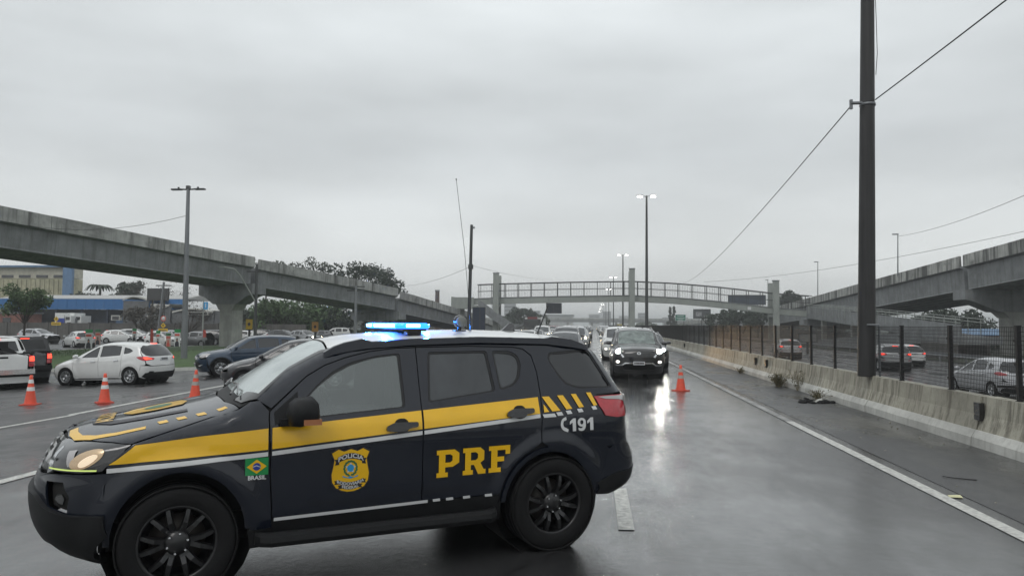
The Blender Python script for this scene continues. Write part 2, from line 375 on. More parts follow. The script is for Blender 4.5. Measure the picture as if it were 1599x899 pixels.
def chart_pts(ch, UV, off, sgn):
    e = .003; u, v = UV[:, 0], UV[:, 1]
    P = ch.P(u, v); N = np.cross(ch.P(u + e, v) - ch.P(u - e, v), ch.P(u, v + e) - ch.P(u, v - e)) * ch.orient
    if isinstance(ch, EndC): N[:, 1] *= 1
    l = np.linalg.norm(N, axis=1, keepdims=True); l[l == 0] = 1; N = N / l
    P = P + N * off
    if sgn < 0: P[:, 1] *= -1; N[:, 1] *= -1
    return P, N
def raw_mesh(name, V, F, N, mats, mi=None):
    V = np.asarray(V); N = np.asarray(N); me = bpy.data.meshes.new(name)
    F = [tuple(int(i) for i in f) for f in F]; G2 = []
    for f in F:
        a, b, c = V[f[0]], V[f[1]], V[f[2]]; nn = np.cross(b - a, c - a)
        G2.append(f if nn @ N[list(f)].sum(0) >= 0 else tuple(reversed(f)))
    me.from_pydata(V.tolist(), [], G2)
    for m in (mats if isinstance(mats, (list, tuple)) else [mats]): me.materials.append(m)
    if mi is not None: me.polygons.foreach_set('material_index', mi)
    me.polygons.foreach_set('use_smooth', [True] * len(G2)); me.normals_split_custom_set_from_vertices(N.tolist()); me.update()
    return me
def patch(name, ch, poly, m, parent, off=0., sgn=1, sp=.07, holes=(), skirt=.014):
    UV, F, rings = tri2d(poly, holes, sp); P, N = chart_pts(ch, UV, off, sgn)
    V = [P]; NN = [N]; FF = [tuple(f) for f in F]; b = len(P)
    if skirt:
        for r in rings:
            r_ = np.array(r); p, n = chart_pts(ch, r_, off, sgn); k = len(r_); q = p - n * skirt
            tn = np.roll(p, -1, 0) - np.roll(p, 1, 0); s_ = np.cross(tn, n); s_ /= np.maximum(np.linalg.norm(s_, axis=1, keepdims=True), 1e-9)
            c = P.mean(0); 
            if ((p - c) * s_).sum() < 0: s_ = -s_
            V += [p, q]; NN += [s_, s_]
            FF += [(b + i, b + (i + 1) % k, b + k + (i + 1) % k, b + k + i) for i in range(k)]; b += 2 * k
    return link(name, raw_mesh(name, np.concatenate(V), FF, np.concatenate(NN), m), parent)
def text_mesh(s, size=1., bold=.02, font_shear=0):
    cu = bpy.data.curves.new('txt', 'FONT'); cu.body = s; cu.size = size; cu.offset = bold * size; cu.shear = font_shear; cu.align_x = 'CENTER'; cu.align_y = 'CENTER'; cu.resolution_u = 3
    o = bpy.data.objects.new('txt', cu); me = bpy.data.meshes.new_from_object(o)
    V = np.array([v.co[:2] for v in me.vertices]); F = [tuple(p.vertices) for p in me.polygons]
    bpy.data.objects.remove(o); bpy.data.curves.remove(cu); bpy.data.meshes.remove(me); return V, F
def text_patch(name, s, ch, f, m, parent, off=.010, sgn=1, size=.1, bold=.02, sx=1.):
    """f maps an (n,2) array of flat text points to (u,v)"""
    V, F = text_mesh(s, size, bold); V = V * np.array([sx, 1.])
    UV = np.array([f(a, b) for a, b in V]); P, N = chart_pts(ch, UV, off, sgn)
    return link(name, raw_mesh(name, P, F, N, m), parent)
def flat_text(name, s, origin, right, up, size, m, parent, bold=.02, sx=1.):
    V, F = text_mesh(s, size, bold); o = np.array(origin); r = np.array(right, float); u = np.array(up, float); n = np.cross(r, u)
    P = o + V[:, :1] * sx * r + V[:, 1:] * u; return link(name, raw_mesh(name, P, F, np.repeat(n[None], len(P), 0), m), parent)

# ------------------------------------------------------------------ wheels
def wheel_meshes(R, w, rr, spokes, rimmat, style='pair'):
    """meshes round the y axis, outer face at y = -w/2 (towards -y)"""
    t = MB(); h_ = w / 2
    prof = [(rr * .96, h_ * .72), (rr, h_ * .9), (rr + .015, h_ * .98), (R * .90, h_ * 1.0), (R * .965, h_ * .86), (R * .995, h_ * .70)]
    full = [(r, -y) for r, y in prof]
    for gy in (-.5, -.17, .17, .5): full += [(R, gy * w * .9 - .012), (R - .012, gy * w * .9 - .010), (R - .012, gy * w * .9 + .010), (R, gy * w * .9 + .012)]
    full += [(r, y) for r, y in reversed(prof)]
    t.lathe([(r, y) for r, y in full], 48, 0, 'y'); tyre = t.mesh('wheel', MT['tyre'])
    m = MB(); y0 = -h_ * .80
    m.lathe([(rr + .006, -h_ * .93), (rr * .985, -h_ * .95), (rr * .95, -h_ * .86), (rr * .93, -h_ * .3), (rr * .93, h_ * .6), (0.05, h_ * .6)], 40, 0, 'y')
    for k in range(spokes):
        a0 = 2 * math.pi * k / spokes
        for da in ((-.19, .19) if style == 'pair' else (0,)):
            n = 5; ps = []
            for i in range(n):
                q = i / (n - 1); r = rr * (.22 + .735 * q); a = a0 + da * (.75 + .55 * q); wd = rr * (.056 if style == 'pair' else .10) * (1.25 - .35 * q)
                y = y0 - .018 * math.sin(q * 3.1) + (.02 if q < .3 else 0)
                c, s_ = math.cos(a), math.sin(a)
                for sd_ in (-1, 1): ps.append((r * c - sd_ * wd * s_, y, r * s_ + sd_ * wd * c))
                for sd_ in (-1, 1): ps.append((r * c - sd_ * wd * 1.5 * s_, y + .035, r * s_ + sd_ * wd * 1.5 * c))
            fs = []
            for i in range(n - 1):
                b = 4 * i; fs += [(b, b + 1, b + 5, b + 4), (b + 1, b + 3, b + 7, b + 5), (b, b + 4, b + 6, b + 2)]
            m.add(ps, fs, 0)
    m.lathe([(0, y0 - .012), (.05, y0 - .012), (.062, y0), (rr * .33, y0 + .008), (rr * .36, y0 + .04)], 24, 0, 'y')
    rim = m.mesh('rim', rimmat)
    d = MB(); d.lathe([(.03, -.01), (rr * .74, -.01), (rr * .74, .015), (.03, .015)], 32, 0, 'y'); disc = d.mesh('brake_disc', MT['disc'])
    l = MB()
    for k in range(6):
        a = 2 * math.pi * (k + .3) / 6; c = (rr * .27 * math.cos(a), y0 - .0, rr * .27 * math.sin(a)); l.cyl(c, (c[0], y0 - .018, c[2]), .010, .008, 6, 0)
    nuts = l.mesh('wheel_nut', MT['chrome'])
    return tyre, rim, disc, nuts
def put_wheels(root, meshes, xs, yt, R, steer=0., nuts=True):
    for i, x in enumerate(xs):
        for sgn in (-1, 1):
            w = link('wheel', meshes[0], root); w.location = (x, sgn * yt, R); rz = 0 if sgn < 0 else math.pi
            if i == 0: rz += steer
            w.rotation_euler = (0, 0, rz)
            link('rim', meshes[1], w)
            if meshes[2]: link('brake_disc', meshes[2], w)
            if nuts and meshes[3]: link('nut_ring', meshes[3], w)

# ================================================================== setting
def gz(x): return 0. if x > -7 else max(-.45, (x + 7) * .03)
MT['asphalt'] = asphalt('wet_asphalt', .040, .05, .25, .34, (1, .42, 1), -.05, .38, film=.85)
MT['asphalt_left'] = asphalt('coarse_wet_asphalt', .036, .16, .52, .55, (1, .7, 1), .03, .5)
MT['asphalt_dark'] = asphalt('dark_wet_asphalt', .028, .16, .46, .6, (1, .5, 1), .02, .6)
MT['line'] = mat('road_paint', (.50, .50, .47), .35, noise=(14, .5, (1, 1, 1)), bump=(60, .3))
MT['line_worn'] = mat('worn_road_paint', (.22, .22, .21), .35, noise=(2.2, .8, (1, 1, 1)), bump=(60, .3))
MT['grass'] = mat('grass', (.045, .085, .022), .9, noise=(1.2, .35, (1, 1, 1)), bump=(18, .8))
MT['earth'] = mat('scrub_ground', (.035, .042, .028), .9, noise=(.15, .4, (1, 1, 1)), bump=(3, .6))
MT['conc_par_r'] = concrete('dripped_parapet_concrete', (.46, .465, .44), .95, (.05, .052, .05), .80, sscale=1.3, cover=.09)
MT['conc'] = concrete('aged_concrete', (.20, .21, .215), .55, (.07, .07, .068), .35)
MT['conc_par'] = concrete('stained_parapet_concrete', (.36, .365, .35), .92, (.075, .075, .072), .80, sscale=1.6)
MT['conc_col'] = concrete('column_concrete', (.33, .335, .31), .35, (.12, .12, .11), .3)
MT['conc_bar'] = concrete('mossy_barrier_concrete', (.36, .345, .285), .8, (.10, .09, .068), .42, sscale=7, cover=.03)
MT['conc_foot'] = concrete('whitewashed_concrete', (.50, .50, .47), .35, (.16, .155, .14), .30, sscale=7)
MT['kerb'] = concrete('painted_kerb', (.48, .49, .46), .3, (.15, .15, .14), .4)
MT['steel_light'] = mat('painted_steel_light', (.27, .29, .27), .5, noise=(2, .12, (1, 1, .3)))
MT['steel_dark'] = mat('weathered_steel', (.055, .058, .058), .6, .3, noise=(4, .2, (1, 1, .3)))
MT['fence'] = mat('dark_fence_steel', (.018, .018, .019), .55, .3)
MT['polewood'] = mat('dark_wet_pole', (.018, .017, .017), .45, noise=(9, .75, (1, 1, .05)), bump=(30, .3))
MT['galv'] = mat('galvanised_steel', (.20, .21, .22), .45, .5, noise=(3, .15, (1, 1, .2)))
MT['wire'] = mat('black_cable', (.02, .02, .022), .5)
MT['lamp_head'] = mat('lamp_head_lit', (1, 1, 1), .3, emis=(1, .98, .92), es=20)
MT['orange'] = mat('orange_cone', (.78, .085, .035), .45, noise=(5, .12, (1, 1, 1)), coat=.3)
MT['reflective'] = mat('reflective_white', (.72, .73, .72), .35, noise=(8, .1, (1, 1, 1)))
MT['cone_base'] = mat('cone_base_rubber', (.55, .06, .03), .55, noise=(5, .2, (1, 1, 1)))

def sheet(name, xs, y0, y1, zf, m, dz=0, ys=None):
    ys = ys or [y0, y1]; V = [(x, y, zf(x) + dz) for y in ys for x in xs]; n = len(xs); F = [(j * n + i, j * n + i + 1, (j + 1) * n + i + 1, (j + 1) * n + i) for j in range(len(ys) - 1) for i in range(n - 1)]
    q = MB(); q.add(V, F, 0, False); return tag(q.build(name, m), kind='structure')
sheet('ground', [-3500, -70, -46, 40, 3500], -200, 4500, lambda x: -1.4 if x > -20 else (-.56 if x > -100 else -.56), MT['earth'], ys=[-200, 150, 4500]) if False else None
g_ = MB(); g_.add([(-3500, -200, -1.3), (3500, -200, -1.3), (3500, 4500, -1.3), (-3500, 4500, -1.3)], [(0, 1, 2, 3)]); tag(g_.build('ground', MT['earth']), kind='structure')
sheet('verge', [-400, -70, -22, -7, 6.1], -60, 900, lambda x: gz(x) - .05, MT['earth'], ys=[-60, 900])
sheet('road', [-7.0, 6.3], -40, 900, gz, MT['asphalt'], 0, [-40, 900])
sheet('slip_road', [-75, -22, -7.0], -40, 130, gz, MT['asphalt_left'], 0, [-40, 130])
sheet('carriageway', [6.45, 26.5], -40, 900, lambda x: -.70, MT['asphalt_dark'])
sheet('far_verge', [26.5, 400], -40, 900, lambda x: -.66, MT['earth'])
# shoulder strip between the edge line and the barrier is a darker, rougher surface
sheet('shoulder', [4.15, 6.3], -40, 300, gz, MT['asphalt_dark'], .004)
# markings
sheet('edge_line', [3.80, 3.96], -5, 15.4, gz, MT['line'], .008); sheet('edge_line', [3.81, 3.965], 15.4, 300, gz, MT['line_worn'], .008)
sheet('edge_line', [-7.05, -6.88], -5, 120, lambda x: .0, MT['line'], .008)
sheet('slip_line', [-11.30, -11.14], -5, 15, gz, MT['line'], .006); 
q = MB(); ys = np.linspace(15, 60, 20)
V = [(-11.30 - .085 * (y - 15) + s * .08, y, gz(-11.3 - .085 * (y - 15)) + .008) for y in ys for s in (-1, 1)]; q.add(V, [(2 * i, 2 * i + 1, 2 * i + 3, 2 * i + 2) for i in range(19)]); tag(q.build('slip_line', MT['line']), kind='structure')
for k in range(22):
    for X in (.30, -3.30):
        y0 = 7.05 + k * 8 - (.0 if X > 0 else 3)
        if X > 0 or k > 0: sheet('lane_dash', [X - .075, X + .075], y0, y0 + (1.75 if k == 0 else 2.6), gz, MT['line'], .008)
# ---- grass island with kerb
isl = [(-27.6, 31.9), (-18.2, 33.2), (-13.6, 36.5), (-14.5, 62), (-20, 88), (-30, 92), (-34, 74), (-37.5, 66), (-41.5, 52), (-44, 40), (-38, 33)]
q = MB(); n = len(isl); P3 = [(x, y, gz(x) + .13) for x, y in isl]; q.add(P3, [tuple(range(n))]); tag(q.build('lawn', MT['grass']), kind='structure')
kr = empty('kerb', (isl[0][0], isl[0][1], -.4)); tag(kr, 'pale painted kerb edging round the grass island', 'kerb'); kr['kind'] = 'structure'
for i in range(n):
    a, b = Vector((*isl[i], 0)), Vector((*isl[(i + 1) % n], 0)); L_ = (b - a).length; m_ = max(1, int(L_ / 1.6)); t = (b - a).normalized(); nn = Vector((t.y, -t.x, 0))
    for j in range(m_):
        p = a + t * (L_ * j / m_ + .01); p2 = a + t * (L_ * (j + 1) / m_ - .01); s = MB(); V = []
        for pp in (p, p2):
            for o_, h_ in ((0, -.05), (0, .15), (.14, .15), (.17, -.05)): w = pp + nn * o_; V.append((w.x, w.y, gz(w.x) + h_))
        s.add(V, [(0, 1, 5, 4), (1, 2, 6, 5), (2, 3, 7, 6), (0, 3, 2, 1), (4, 5, 6, 7)]); k_ = s.build('kerbstone', MT['kerb']); k_.parent = kr; k_.matrix_parent_inverse = kr.matrix_basis.inverted()
def child(o, root): o.parent = root; o.matrix_parent_inverse = Matrix.Translation(root.location).inverted(); return o
# grass blades on the island edge facing us
gb_ = MB()
for _ in range(9000):
    x = random.uniform(-41, -14); y = random.uniform(32.2, 56)
    if not inpoly(np.array([[x, y]]), isl)[0]: continue
    h_ = random.uniform(.04, .12); a = random.uniform(0, 6.28); w_ = .03; z = gz(x) + .13
    gb_.add([(x - w_ * math.cos(a), y - w_ * math.sin(a), z), (x + w_ * math.cos(a), y + w_ * math.sin(a), z), (x + random.uniform(-.03, .03), y + random.uniform(-.03, .03), z + h_)], [(0, 1, 2)])
tag(gb_.build('grass_blades', MT['grass']), 'short wet green grass covering the traffic island', 'grass', kind='stuff')

# ================================================================== concrete barrier with fence on top
bar = empty('concrete_barrier', (6.2, 4, 0)); tag(bar, 'stained concrete median barrier with whitewashed foot running beside the wet road', 'barrier')
def seg_mesh(L_):
    s = MB(); s.prism([(6.13, .262), (6.20, .50), (6.235, .80), (6.45, .80), (6.45, -.72), (6.13, -.72)], [((0, 0, 0), (1, 0, 0)), ((0, L_ - .045, 0), (1, 0, 0))]); 
    f = MB(); m_ = max(1, int(L_ / 1.2)); V = []
    for j in range(m_ + 1):
        y = (L_ - .012) * j / m_; w = random.uniform(-.008, .008)
        for x, z in ((6.03 + w, -.02), (6.04 + w, .14 + w), (6.11, .262), (6.135, .262), (6.135, -.02)): V.append((x, y, z))
    F = []
    for j in range(m_):
        for k in range(4): F.append((5 * j + k, 5 * j + k + 1, 5 * j + 5 + k + 1, 5 * j + 5 + k))
    f.add(V, F + [(0, 1, 2, 3, 4), tuple(5 * m_ + i for i in (4, 3, 2, 1, 0))])
    return s.mesh('barrier_segment', MT['conc_bar']), f.mesh('barrier_foot', MT['conc_foot'])
ma, mb_ = seg_mesh(4.7), seg_mesh(2.35)
y = -6.0; segs = []
while y < 120:
    L_ = 4.7 if y < 22 else 2.35; M_ = ma if y < 22 else mb_
    for me, nm in zip(M_, ('barrier_segment', 'barrier_foot')):
        o = link(nm, me); o.location = (random.uniform(-.008, .008), y, random.uniform(-.012, .012) if nm != 'barrier_foot' else 0); child(o, bar)
    y += L_
s = MB(); s.prism([(6.05, 0), (6.13, .262), (6.235, .80), (6.45, .80), (6.45, -.72), (6.05, -.72)], [((0, y, 0), (1, 0, 0)), ((0, 700, 0), (1, 0, 0))]); child(s.build('barrier_run', MT['conc_bar']), bar)
for yy in (12.75, 27.6, 29.4, 52): s = MB(); s.box(6.12, 6.20, yy - .09, yy + .09, .42, .70); s.add([], []); child(s.build('black_reflector_bracket', MT['gloss_black']), bar)
fc = empty('fence', (6.3, 4, .8)); tag(fc, 'dark welded wire fence on posts along the top of the concrete barrier', 'fence')
pm = MB(); pm.box(-.032, .032, -.032, .032, 0, 1.14); pm.box(-.045, .045, -.045, .045, 0, .02); pm.box(-.036, .036, -.036, .036, 1.13, 1.15)
for z in (.2, .55, .9): pm.box(-.045, -.03, -.05, .05, z, z + .04)
pmesh = pm.mesh('fence_post', MT['fence']); PT = 2.14
w = MB()
for k in range(int(PT / .05)):
    y = .03 + k * .05; w.box(-.0026, .0026, y - .0024, y + .0024, .04, 1.13)
for k in range(17): z = .05 + k * .067; w.box(-.0085, -.0027, .0, PT, z - .0036, z + .0036)
wmesh = w.mesh('fence_mesh', MT['fence'])
yp = 11.9 - PT * 6
for k in range(150):
    y = yp + k * PT; p = link('fence_post', pmesh); p.location = (6.33, y, .79); p.rotation_euler = (random.uniform(-.01, .01), random.uniform(-.012, .012), 0); child(p, fc)
    if k < 120: m_ = link('mesh_panel', wmesh); m_.location = (6.335, y, .79); m_['kind'] = 'stuff'; child(m_, fc)
# big pole on the barrier
bp_ = empty('power_pole', (6.33, 17.7, .78)); tag(bp_, 'tall dark pole rising from the barrier in front of the right viaduct, cables attached', 'pole')
s = MB(); s.cyl((6.16, 17.7, .78), (6.36, 17.7, 11.8), .195, .135, 20); child(s.build('pole_shaft', MT['polewood']), bp_)
s = MB(); s.box(5.86, 6.10, 17.50, 17.62, 7.02, 7.06); s.box(5.84, 5.90, 17.53, 17.59, 6.90, 7.12); s.lathe([(.158, -.03), (.175, -.03), (.175, .03), (.158, .03)], 16, 0, 'z', (6.28, 17.7, 7.03)); child(s.build('cable_bracket', MT['galv']), bp_)
s = MB(); s.tube([(6.42, 17.62, 11.5), (6.47, 17.6, 9.0), (6.48, 17.6, 8.2), (6.44, 17.6, 7.7)], .008, 5); child(s.build('hanging_lead', MT['wire']), bp_)
s = MB(); s.tube([(6.36, 17.45, .78), (6.36, 17.45, 1.95), (6.1, 17.45, 1.95)], .022, 6); child(s.build('conduit', MT['galv']), bp_)
def cable(a, b, sag, r, label, n=14, cat='cable'):
    a, b = Vector(a), Vector(b); P = [a.lerp(b, t) - Vector((0, 0, sag * 4 * t * (1 - t))) for t in np.linspace(0, 1, n)]; s = MB(); s.tube(P, r, 4); return tag(s.build('cable', MT['wire']), label, cat)
cable((5.87, 17.56, 6.98), (13.3, 115, 8.4), .9, .013, 'dark cable dropping from the big pole down to the footbridge railing')
cable((6.42, 17.6, 7.12), (6.9, -6, 7.6), .15, .013, 'dark cable running from the big pole bracket up to the right edge')

# ================================================================== poles and lamps
def mast(x, y, zt_, r0, r1, label, group=None, lit=True, z0=.8):
    t = empty('street_lamp', (x, y, z0)); tag(t, label, 'street lamp', group)
    s = MB(); s.cyl((x, y, z0), (x + .02, y, zt_), r0, r1, 10); s.cyl((x, y, z0), (x, y, z0 + .9), r0 * 1.5, r0 * 1.4, 10); child(s.build('pole', MT['steel_dark']), t)
    for sg in (-1, 1):
        s = MB(); s.cyl((x, y, zt_ - .15), (x + sg * .55, y, zt_ + .02), .05, .04, 6); s.box(x + sg * .80 - .32, x + sg * .80 + .32, y - .15, y + .15, zt_ - .02, zt_ + .11); h_ = child(s.build('lamp_head', MT['galv']), t)
        s = MB(); s.box(x + sg * .82 - .26, x + sg * .82 + .26, y - .16, y + .12, zt_ - .20, zt_ - .021)
        l = s.build('lamp_glass', MT['lamp_head'] if lit else MT['glass_dark']); l.parent = h_
    return t
mast(6.38, 92, 17.9, .22, .12, 'nearest tall median lamp mast, twin lit heads above the footbridge')
mast(6.38, 168, 17.8, .22, .12, 'second tall median lamp mast, lit, just beyond the footbridge')
for k in range(9): mast(6.38, 250 + k * 82, 18.0, .22, .12, 'faint median lamp mast in the mist, %s in the row counted from the camera' % ('third', 'fourth', 'fifth', 'sixth', 'seventh', 'eighth', 'ninth', 'tenth', 'eleventh')[k], 'distant median lamp masts')
# left lamp pole with cross arm
t = empty('street_lamp', (-23.6, 40.6, -.32)); tag(t, 'grey concrete pole with twin cross arm lamps on the grass island', 'street lamp')
def at(x, y, Y):
    """a world point seen at that pixel of the photograph, Y metres down the road (layout constants only)"""
    c = Vector((x - 799.5, 449.5 - y, 1155.)); X_, Y_, Z_ = Vector((.99385881, -.00146825, -.1106459)), Vector((.11043574, -.04984648, .9926325)), Vector((.00697274, .99875581, .04937822))
    r = Vector((c.dot(X_), c.dot(Y_), c.dot(Z_))); return Vector((0, 0, CAMH)) + r * (Y / r.y)
cable(at(1650, 350, 60), at(1100, 440, 114), .8, .02, 'faint cable sagging above the right viaduct towards the footbridge')
cable(at(1660, 278, 45), at(1402, 369, 84), .5, .018, 'faint upper cable above the right viaduct street lamps')
tp = at(294, 296, 40.6)
s = MB(); s.cyl((-23.6, 40.6, -.32), tp, .19, .10, 12); child(s.build('pole', MT['galv']), t)
for sg in (-1, 1):
    s = MB(); s.cyl(tp, tp + Vector((sg * .45, 0, .02)), .045, n=6); s.box(tp.x + sg * .72 - .30, tp.x + sg * .72 + .30, tp.y - .12, tp.y + .12, tp.z - .03, tp.z + .05); s.box(tp.x + sg * .6 - .04, tp.x + sg * .6 + .04, tp.y - .04, tp.y + .04, tp.z + .05, tp.z + .15); child(s.build('lamp_head', MT['steel_dark']), t)
s = MB(); s.box(tp.x - .1, tp.x + .1, tp.y - .1, tp.y + .1, tp.z, tp.z + .22); child(s.build('photocell', MT['gloss_black']), t)
cable(at(290, 337, 40.6), at(-60, 325, 44), 1.1, .014, 'thin cable running left from the island lamp pole above the viaduct')
# dark mast in the gore
t = empty('utility_pole', (-10.6, 62, -.1)); tag(t, 'slim black pole with small camera standing just behind the police car roof', 'pole')
s = MB(); s.cyl((-10.6, 62, -.1), at(736.5, 351, 62), .17, .12, 10); s.cyl(at(735, 413, 62), at(735, 420, 62), .22, n=10); child(s.build('pole', MT['steel_dark']), t)
s = MB(); a = at(739, 355, 62); s.box(a.x - .05, a.x + .14, a.y - .06, a.y + .06, a.z - .1, a.z + .05); child(s.build('camera_unit', MT['galv']), t)
cable(at(735, 416, 62), at(632, 446, 92), .35, .014, 'thin cable from the slim black pole down to the left viaduct')
cable(at(735, 414, 62), at(860, 436, 114), .3, .012, 'thin cable from the slim black pole right to the footbridge')
# other left poles
def pole(x, y, z1, r, label, lean=0, m_=None, arm=None, group=None, cat='pole'):
    t = empty('utility_pole', (x, y, gz(x))); tag(t, label, cat, group); s = MB(); s.cyl((x, y, gz(x)), (x + lean, y, z1), r, r * .7, 10); child(s.build('pole', m_ or MT['galv']), t)
    if arm:
        for z in arm: s = MB(); s.box(x + lean - .9, x + lean + .9, y - .05, y + .05, z - .05, z + .06); child(s.build('cross_arm', MT['steel_dark']), t)
    return t
a = at(256, 440, 75); b = at(246, 515, 75); pole(b.x, 75, a.z, .16, 'leaning grey utility pole beside the dark billboard under the viaduct', a.x - b.x, arm=[a.z - .4])
a = at(401, 412, 62.3); t = pole(a.x, 62.3, at(401, 412, 62.3).z, .16, 'dark utility pole in front of the viaduct joint', 0, MT['steel_dark'], arm=[at(401, 424, 62.3).z])
P = [at(398, 470, 62), at(388, 452, 61.6), at(375, 430, 61), at(366, 420, 60.6), at(350, 417, 60)]; s = MB(); s.tube(P, .06, 6); s.box(P[-1].x - .5, P[-1].x + .1, P[-1].y - .1, P[-1].y + .1, P[-1].z - .04, P[-1].z + .06); child(s.build('lamp_arm', MT['steel_light']), t)
a = at(556, 446, 72); pole(a.x, 72, a.z, .17, 'pale utility pole with cross arms in front of the middle viaduct span', 0, MT['galv'], arm=[a.z - .1, a.z - .5])
a = at(318, 465, 82); pole(a.x, 82, a.z, .10, 'white street sign post with small blue plate left of the bridge column', 0, MT['steel_light'])

# ================================================================== viaducts
def viaduct(name, label, spans, width, side, zpar=.92, zg=2.5, par_len=4.0, pm_=None):
    root = empty(name, (*spans[0][0][:2], 0)); tag(root, label, 'viaduct')
    for sp_ in spans:
        P = [Vector(p) for p in sp_]; R2 = []
        for i in range(len(P)):
            t = ((P[min(i + 1, len(P) - 1)] - P[max(i - 1, 0)]) * Vector((1, 1, 0))).normalized(); R2.append(Vector((-t.y, t.x, 0)) * side)
        path = [(p, r) for p, r in zip(P, R2)]; w = width
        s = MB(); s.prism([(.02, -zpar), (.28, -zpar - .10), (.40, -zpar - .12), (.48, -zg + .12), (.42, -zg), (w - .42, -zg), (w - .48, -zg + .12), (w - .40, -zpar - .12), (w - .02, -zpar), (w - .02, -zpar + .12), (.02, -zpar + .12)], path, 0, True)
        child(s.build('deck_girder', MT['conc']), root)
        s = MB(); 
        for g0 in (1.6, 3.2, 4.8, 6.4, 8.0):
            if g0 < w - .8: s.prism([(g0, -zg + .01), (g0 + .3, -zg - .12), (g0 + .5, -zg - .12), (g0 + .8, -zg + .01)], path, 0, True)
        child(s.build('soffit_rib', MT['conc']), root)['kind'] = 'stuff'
        # far parapet in one, near parapet panel by panel
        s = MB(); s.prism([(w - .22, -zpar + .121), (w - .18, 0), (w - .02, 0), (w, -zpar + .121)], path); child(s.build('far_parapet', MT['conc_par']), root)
        cum = [0];
        for a, b in zip(P[:-1], P[1:]): cum.append(cum[-1] + (b - a).length)
        n = max(1, int(cum[-1] / par_len)); 
        def pt(d):
            i = min(len(P) - 2, int(np.searchsorted(cum, d, 'right') - 1)); t = (d - cum[i]) / (cum[i + 1] - cum[i]); return P[i].lerp(P[i + 1], t), R2[i].lerp(R2[i + 1], t)
        for j in range(n):
            d0, d1 = cum[-1] * j / n + .02, cum[-1] * (j + 1) / n - .02; dz = random.uniform(-.012, .012)
            s = MB(); s.prism([(0, -zpar + .0), (.0, dz), (.19, dz), (.24, -zpar + .121), (.03, -zpar + .121), (.03, -zpar)], [pt(d0), pt((d0 + d1) / 2), pt(d1)]); child(s.build('parapet_panel', pm_ or MT['conc_par']), root)
        s = MB(); s.prism([(.24, -zpar + .13), (.24, -zpar + .14), (w - .24, -zpar + .14), (w - .24, -zpar + .13)], path); child(s.build('deck_surface', MT['asphalt_dark']), root)
    return root
def pier(root, c, across, w, zbot, ztop, colw, capz, label=None):
    """hammerhead pier: column, corbel and cap"""
    c = Vector((*c, 0)); a = Vector((*across, 0)).normalized(); tt = Vector((-a.y, a.x, 0)); hw = colw / 2
    def blk(sec, th, nm, m_):
        s = MB(); V = [];
        for sg in (-1, 1):
            for u, z in sec: p = c + a * u + tt * (sg * th); V.append((p.x, p.y, z))
        n = len(sec); s.add(V, [tuple(range(n)), tuple(reversed(range(n, 2 * n)))] + [(i, (i + 1) % n, n + (i + 1) % n, n + i) for i in range(n)]); return child(s.build(nm, m_), root)
    blk([(-hw, zbot), (hw, zbot), (hw, capz - .55), (-hw, capz - .55)], hw * .8, 'column', MT['conc_col'])
    blk([(-hw * 1.05, capz - .55), (hw * 1.05, capz - .55), (hw * 1.7, capz + .15), (-hw * 1.7, capz + .15)], hw * .9, 'corbel', MT['conc_col'])
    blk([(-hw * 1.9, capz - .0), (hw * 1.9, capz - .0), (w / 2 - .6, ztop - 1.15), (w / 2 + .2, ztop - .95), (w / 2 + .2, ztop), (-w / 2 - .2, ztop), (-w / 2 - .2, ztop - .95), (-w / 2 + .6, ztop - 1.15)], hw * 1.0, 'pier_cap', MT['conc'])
vl = viaduct('left_viaduct'.replace('left_', ''), 'grey concrete viaduct ramp on the left sloping down behind the police car', [
    [(-45, 5, 10.45), (-35.96, 41, 8.93), (-31.81, 60, 8.06), (-30.72, 64.2, 7.87)], [(-30.55, 64.7, 7.72), (-26.5, 75, 6.85), (-22.83, 84.6, 6.02)], [(-22.6, 85.2, 5.72), (-21.05, 108, 4.5), (-20.46, 125, 3.78), (-20.2, 150, 2.4)]], 6.6, 1)
pier(vl, (-33.55, 65.5), (-.93, .36), 6.6, -.5, 5.42, 1.6, 3.6); pier(vl, (-25.7, 86.2), (-.95, .3), 6.4, -.5, 3.35, 1.5, 2.3); pier(vl, (-44.2, 24), (-.96, .25), 6.6, -.5, 7.1, 1.75, 5.2)
vr = viaduct('viaduct', 'streaky concrete viaduct ramp on the right rising above the big pole', [
    [(38.2, 18, 12.2), (35.9, 50, 10.25), (35.2, 65, 9.29), (34.75, 74.3, 8.76)], [(34.7, 74.9, 8.72), (33.5, 96, 7.5), (34.0, 120, 6.59), (34.2, 126, 6.4)], [(34.25, 126.6, 6.38), (35.4, 162, 5.34), (36.15, 250, 3.95), (37.9, 400, 2.7)]], 10, -1, 1.1, 3.25, 4.0, MT['conc_par_r'])
pier(vr, (39.8, 75.0), (1, .03), 10, -.8, 5.5, 2.3, 3.4); pier(vr, (39.2, 127), (1, .03), 10, -.8, 3.1, 2.2, 1.6)
for px, py, pb, Y, lb in ((1402, 366, 425, 84, 'small lamp post on the right viaduct, just right of the big pole'), (1277, 409, 463, 119, 'small lamp post on the right viaduct, just left of the big pole'), (1199, 437, 480, 158, 'small faint lamp post on the viaduct beside the right footbridge tower')):
    a, b = at(px, py, Y), at(px, pb + 6, Y); t = empty('street_lamp', tuple(b)); tag(t, lb, 'street lamp'); s = MB(); s.cyl(b, a, .08, .05, 8); child(s.build('pole', MT['galv']), t); s = MB(); s.box(a.x - .55, a.x + .05, a.y - .1, a.y + .1, a.z - .04, a.z + .08); child(s.build('lamp_head', MT['galv']), t)

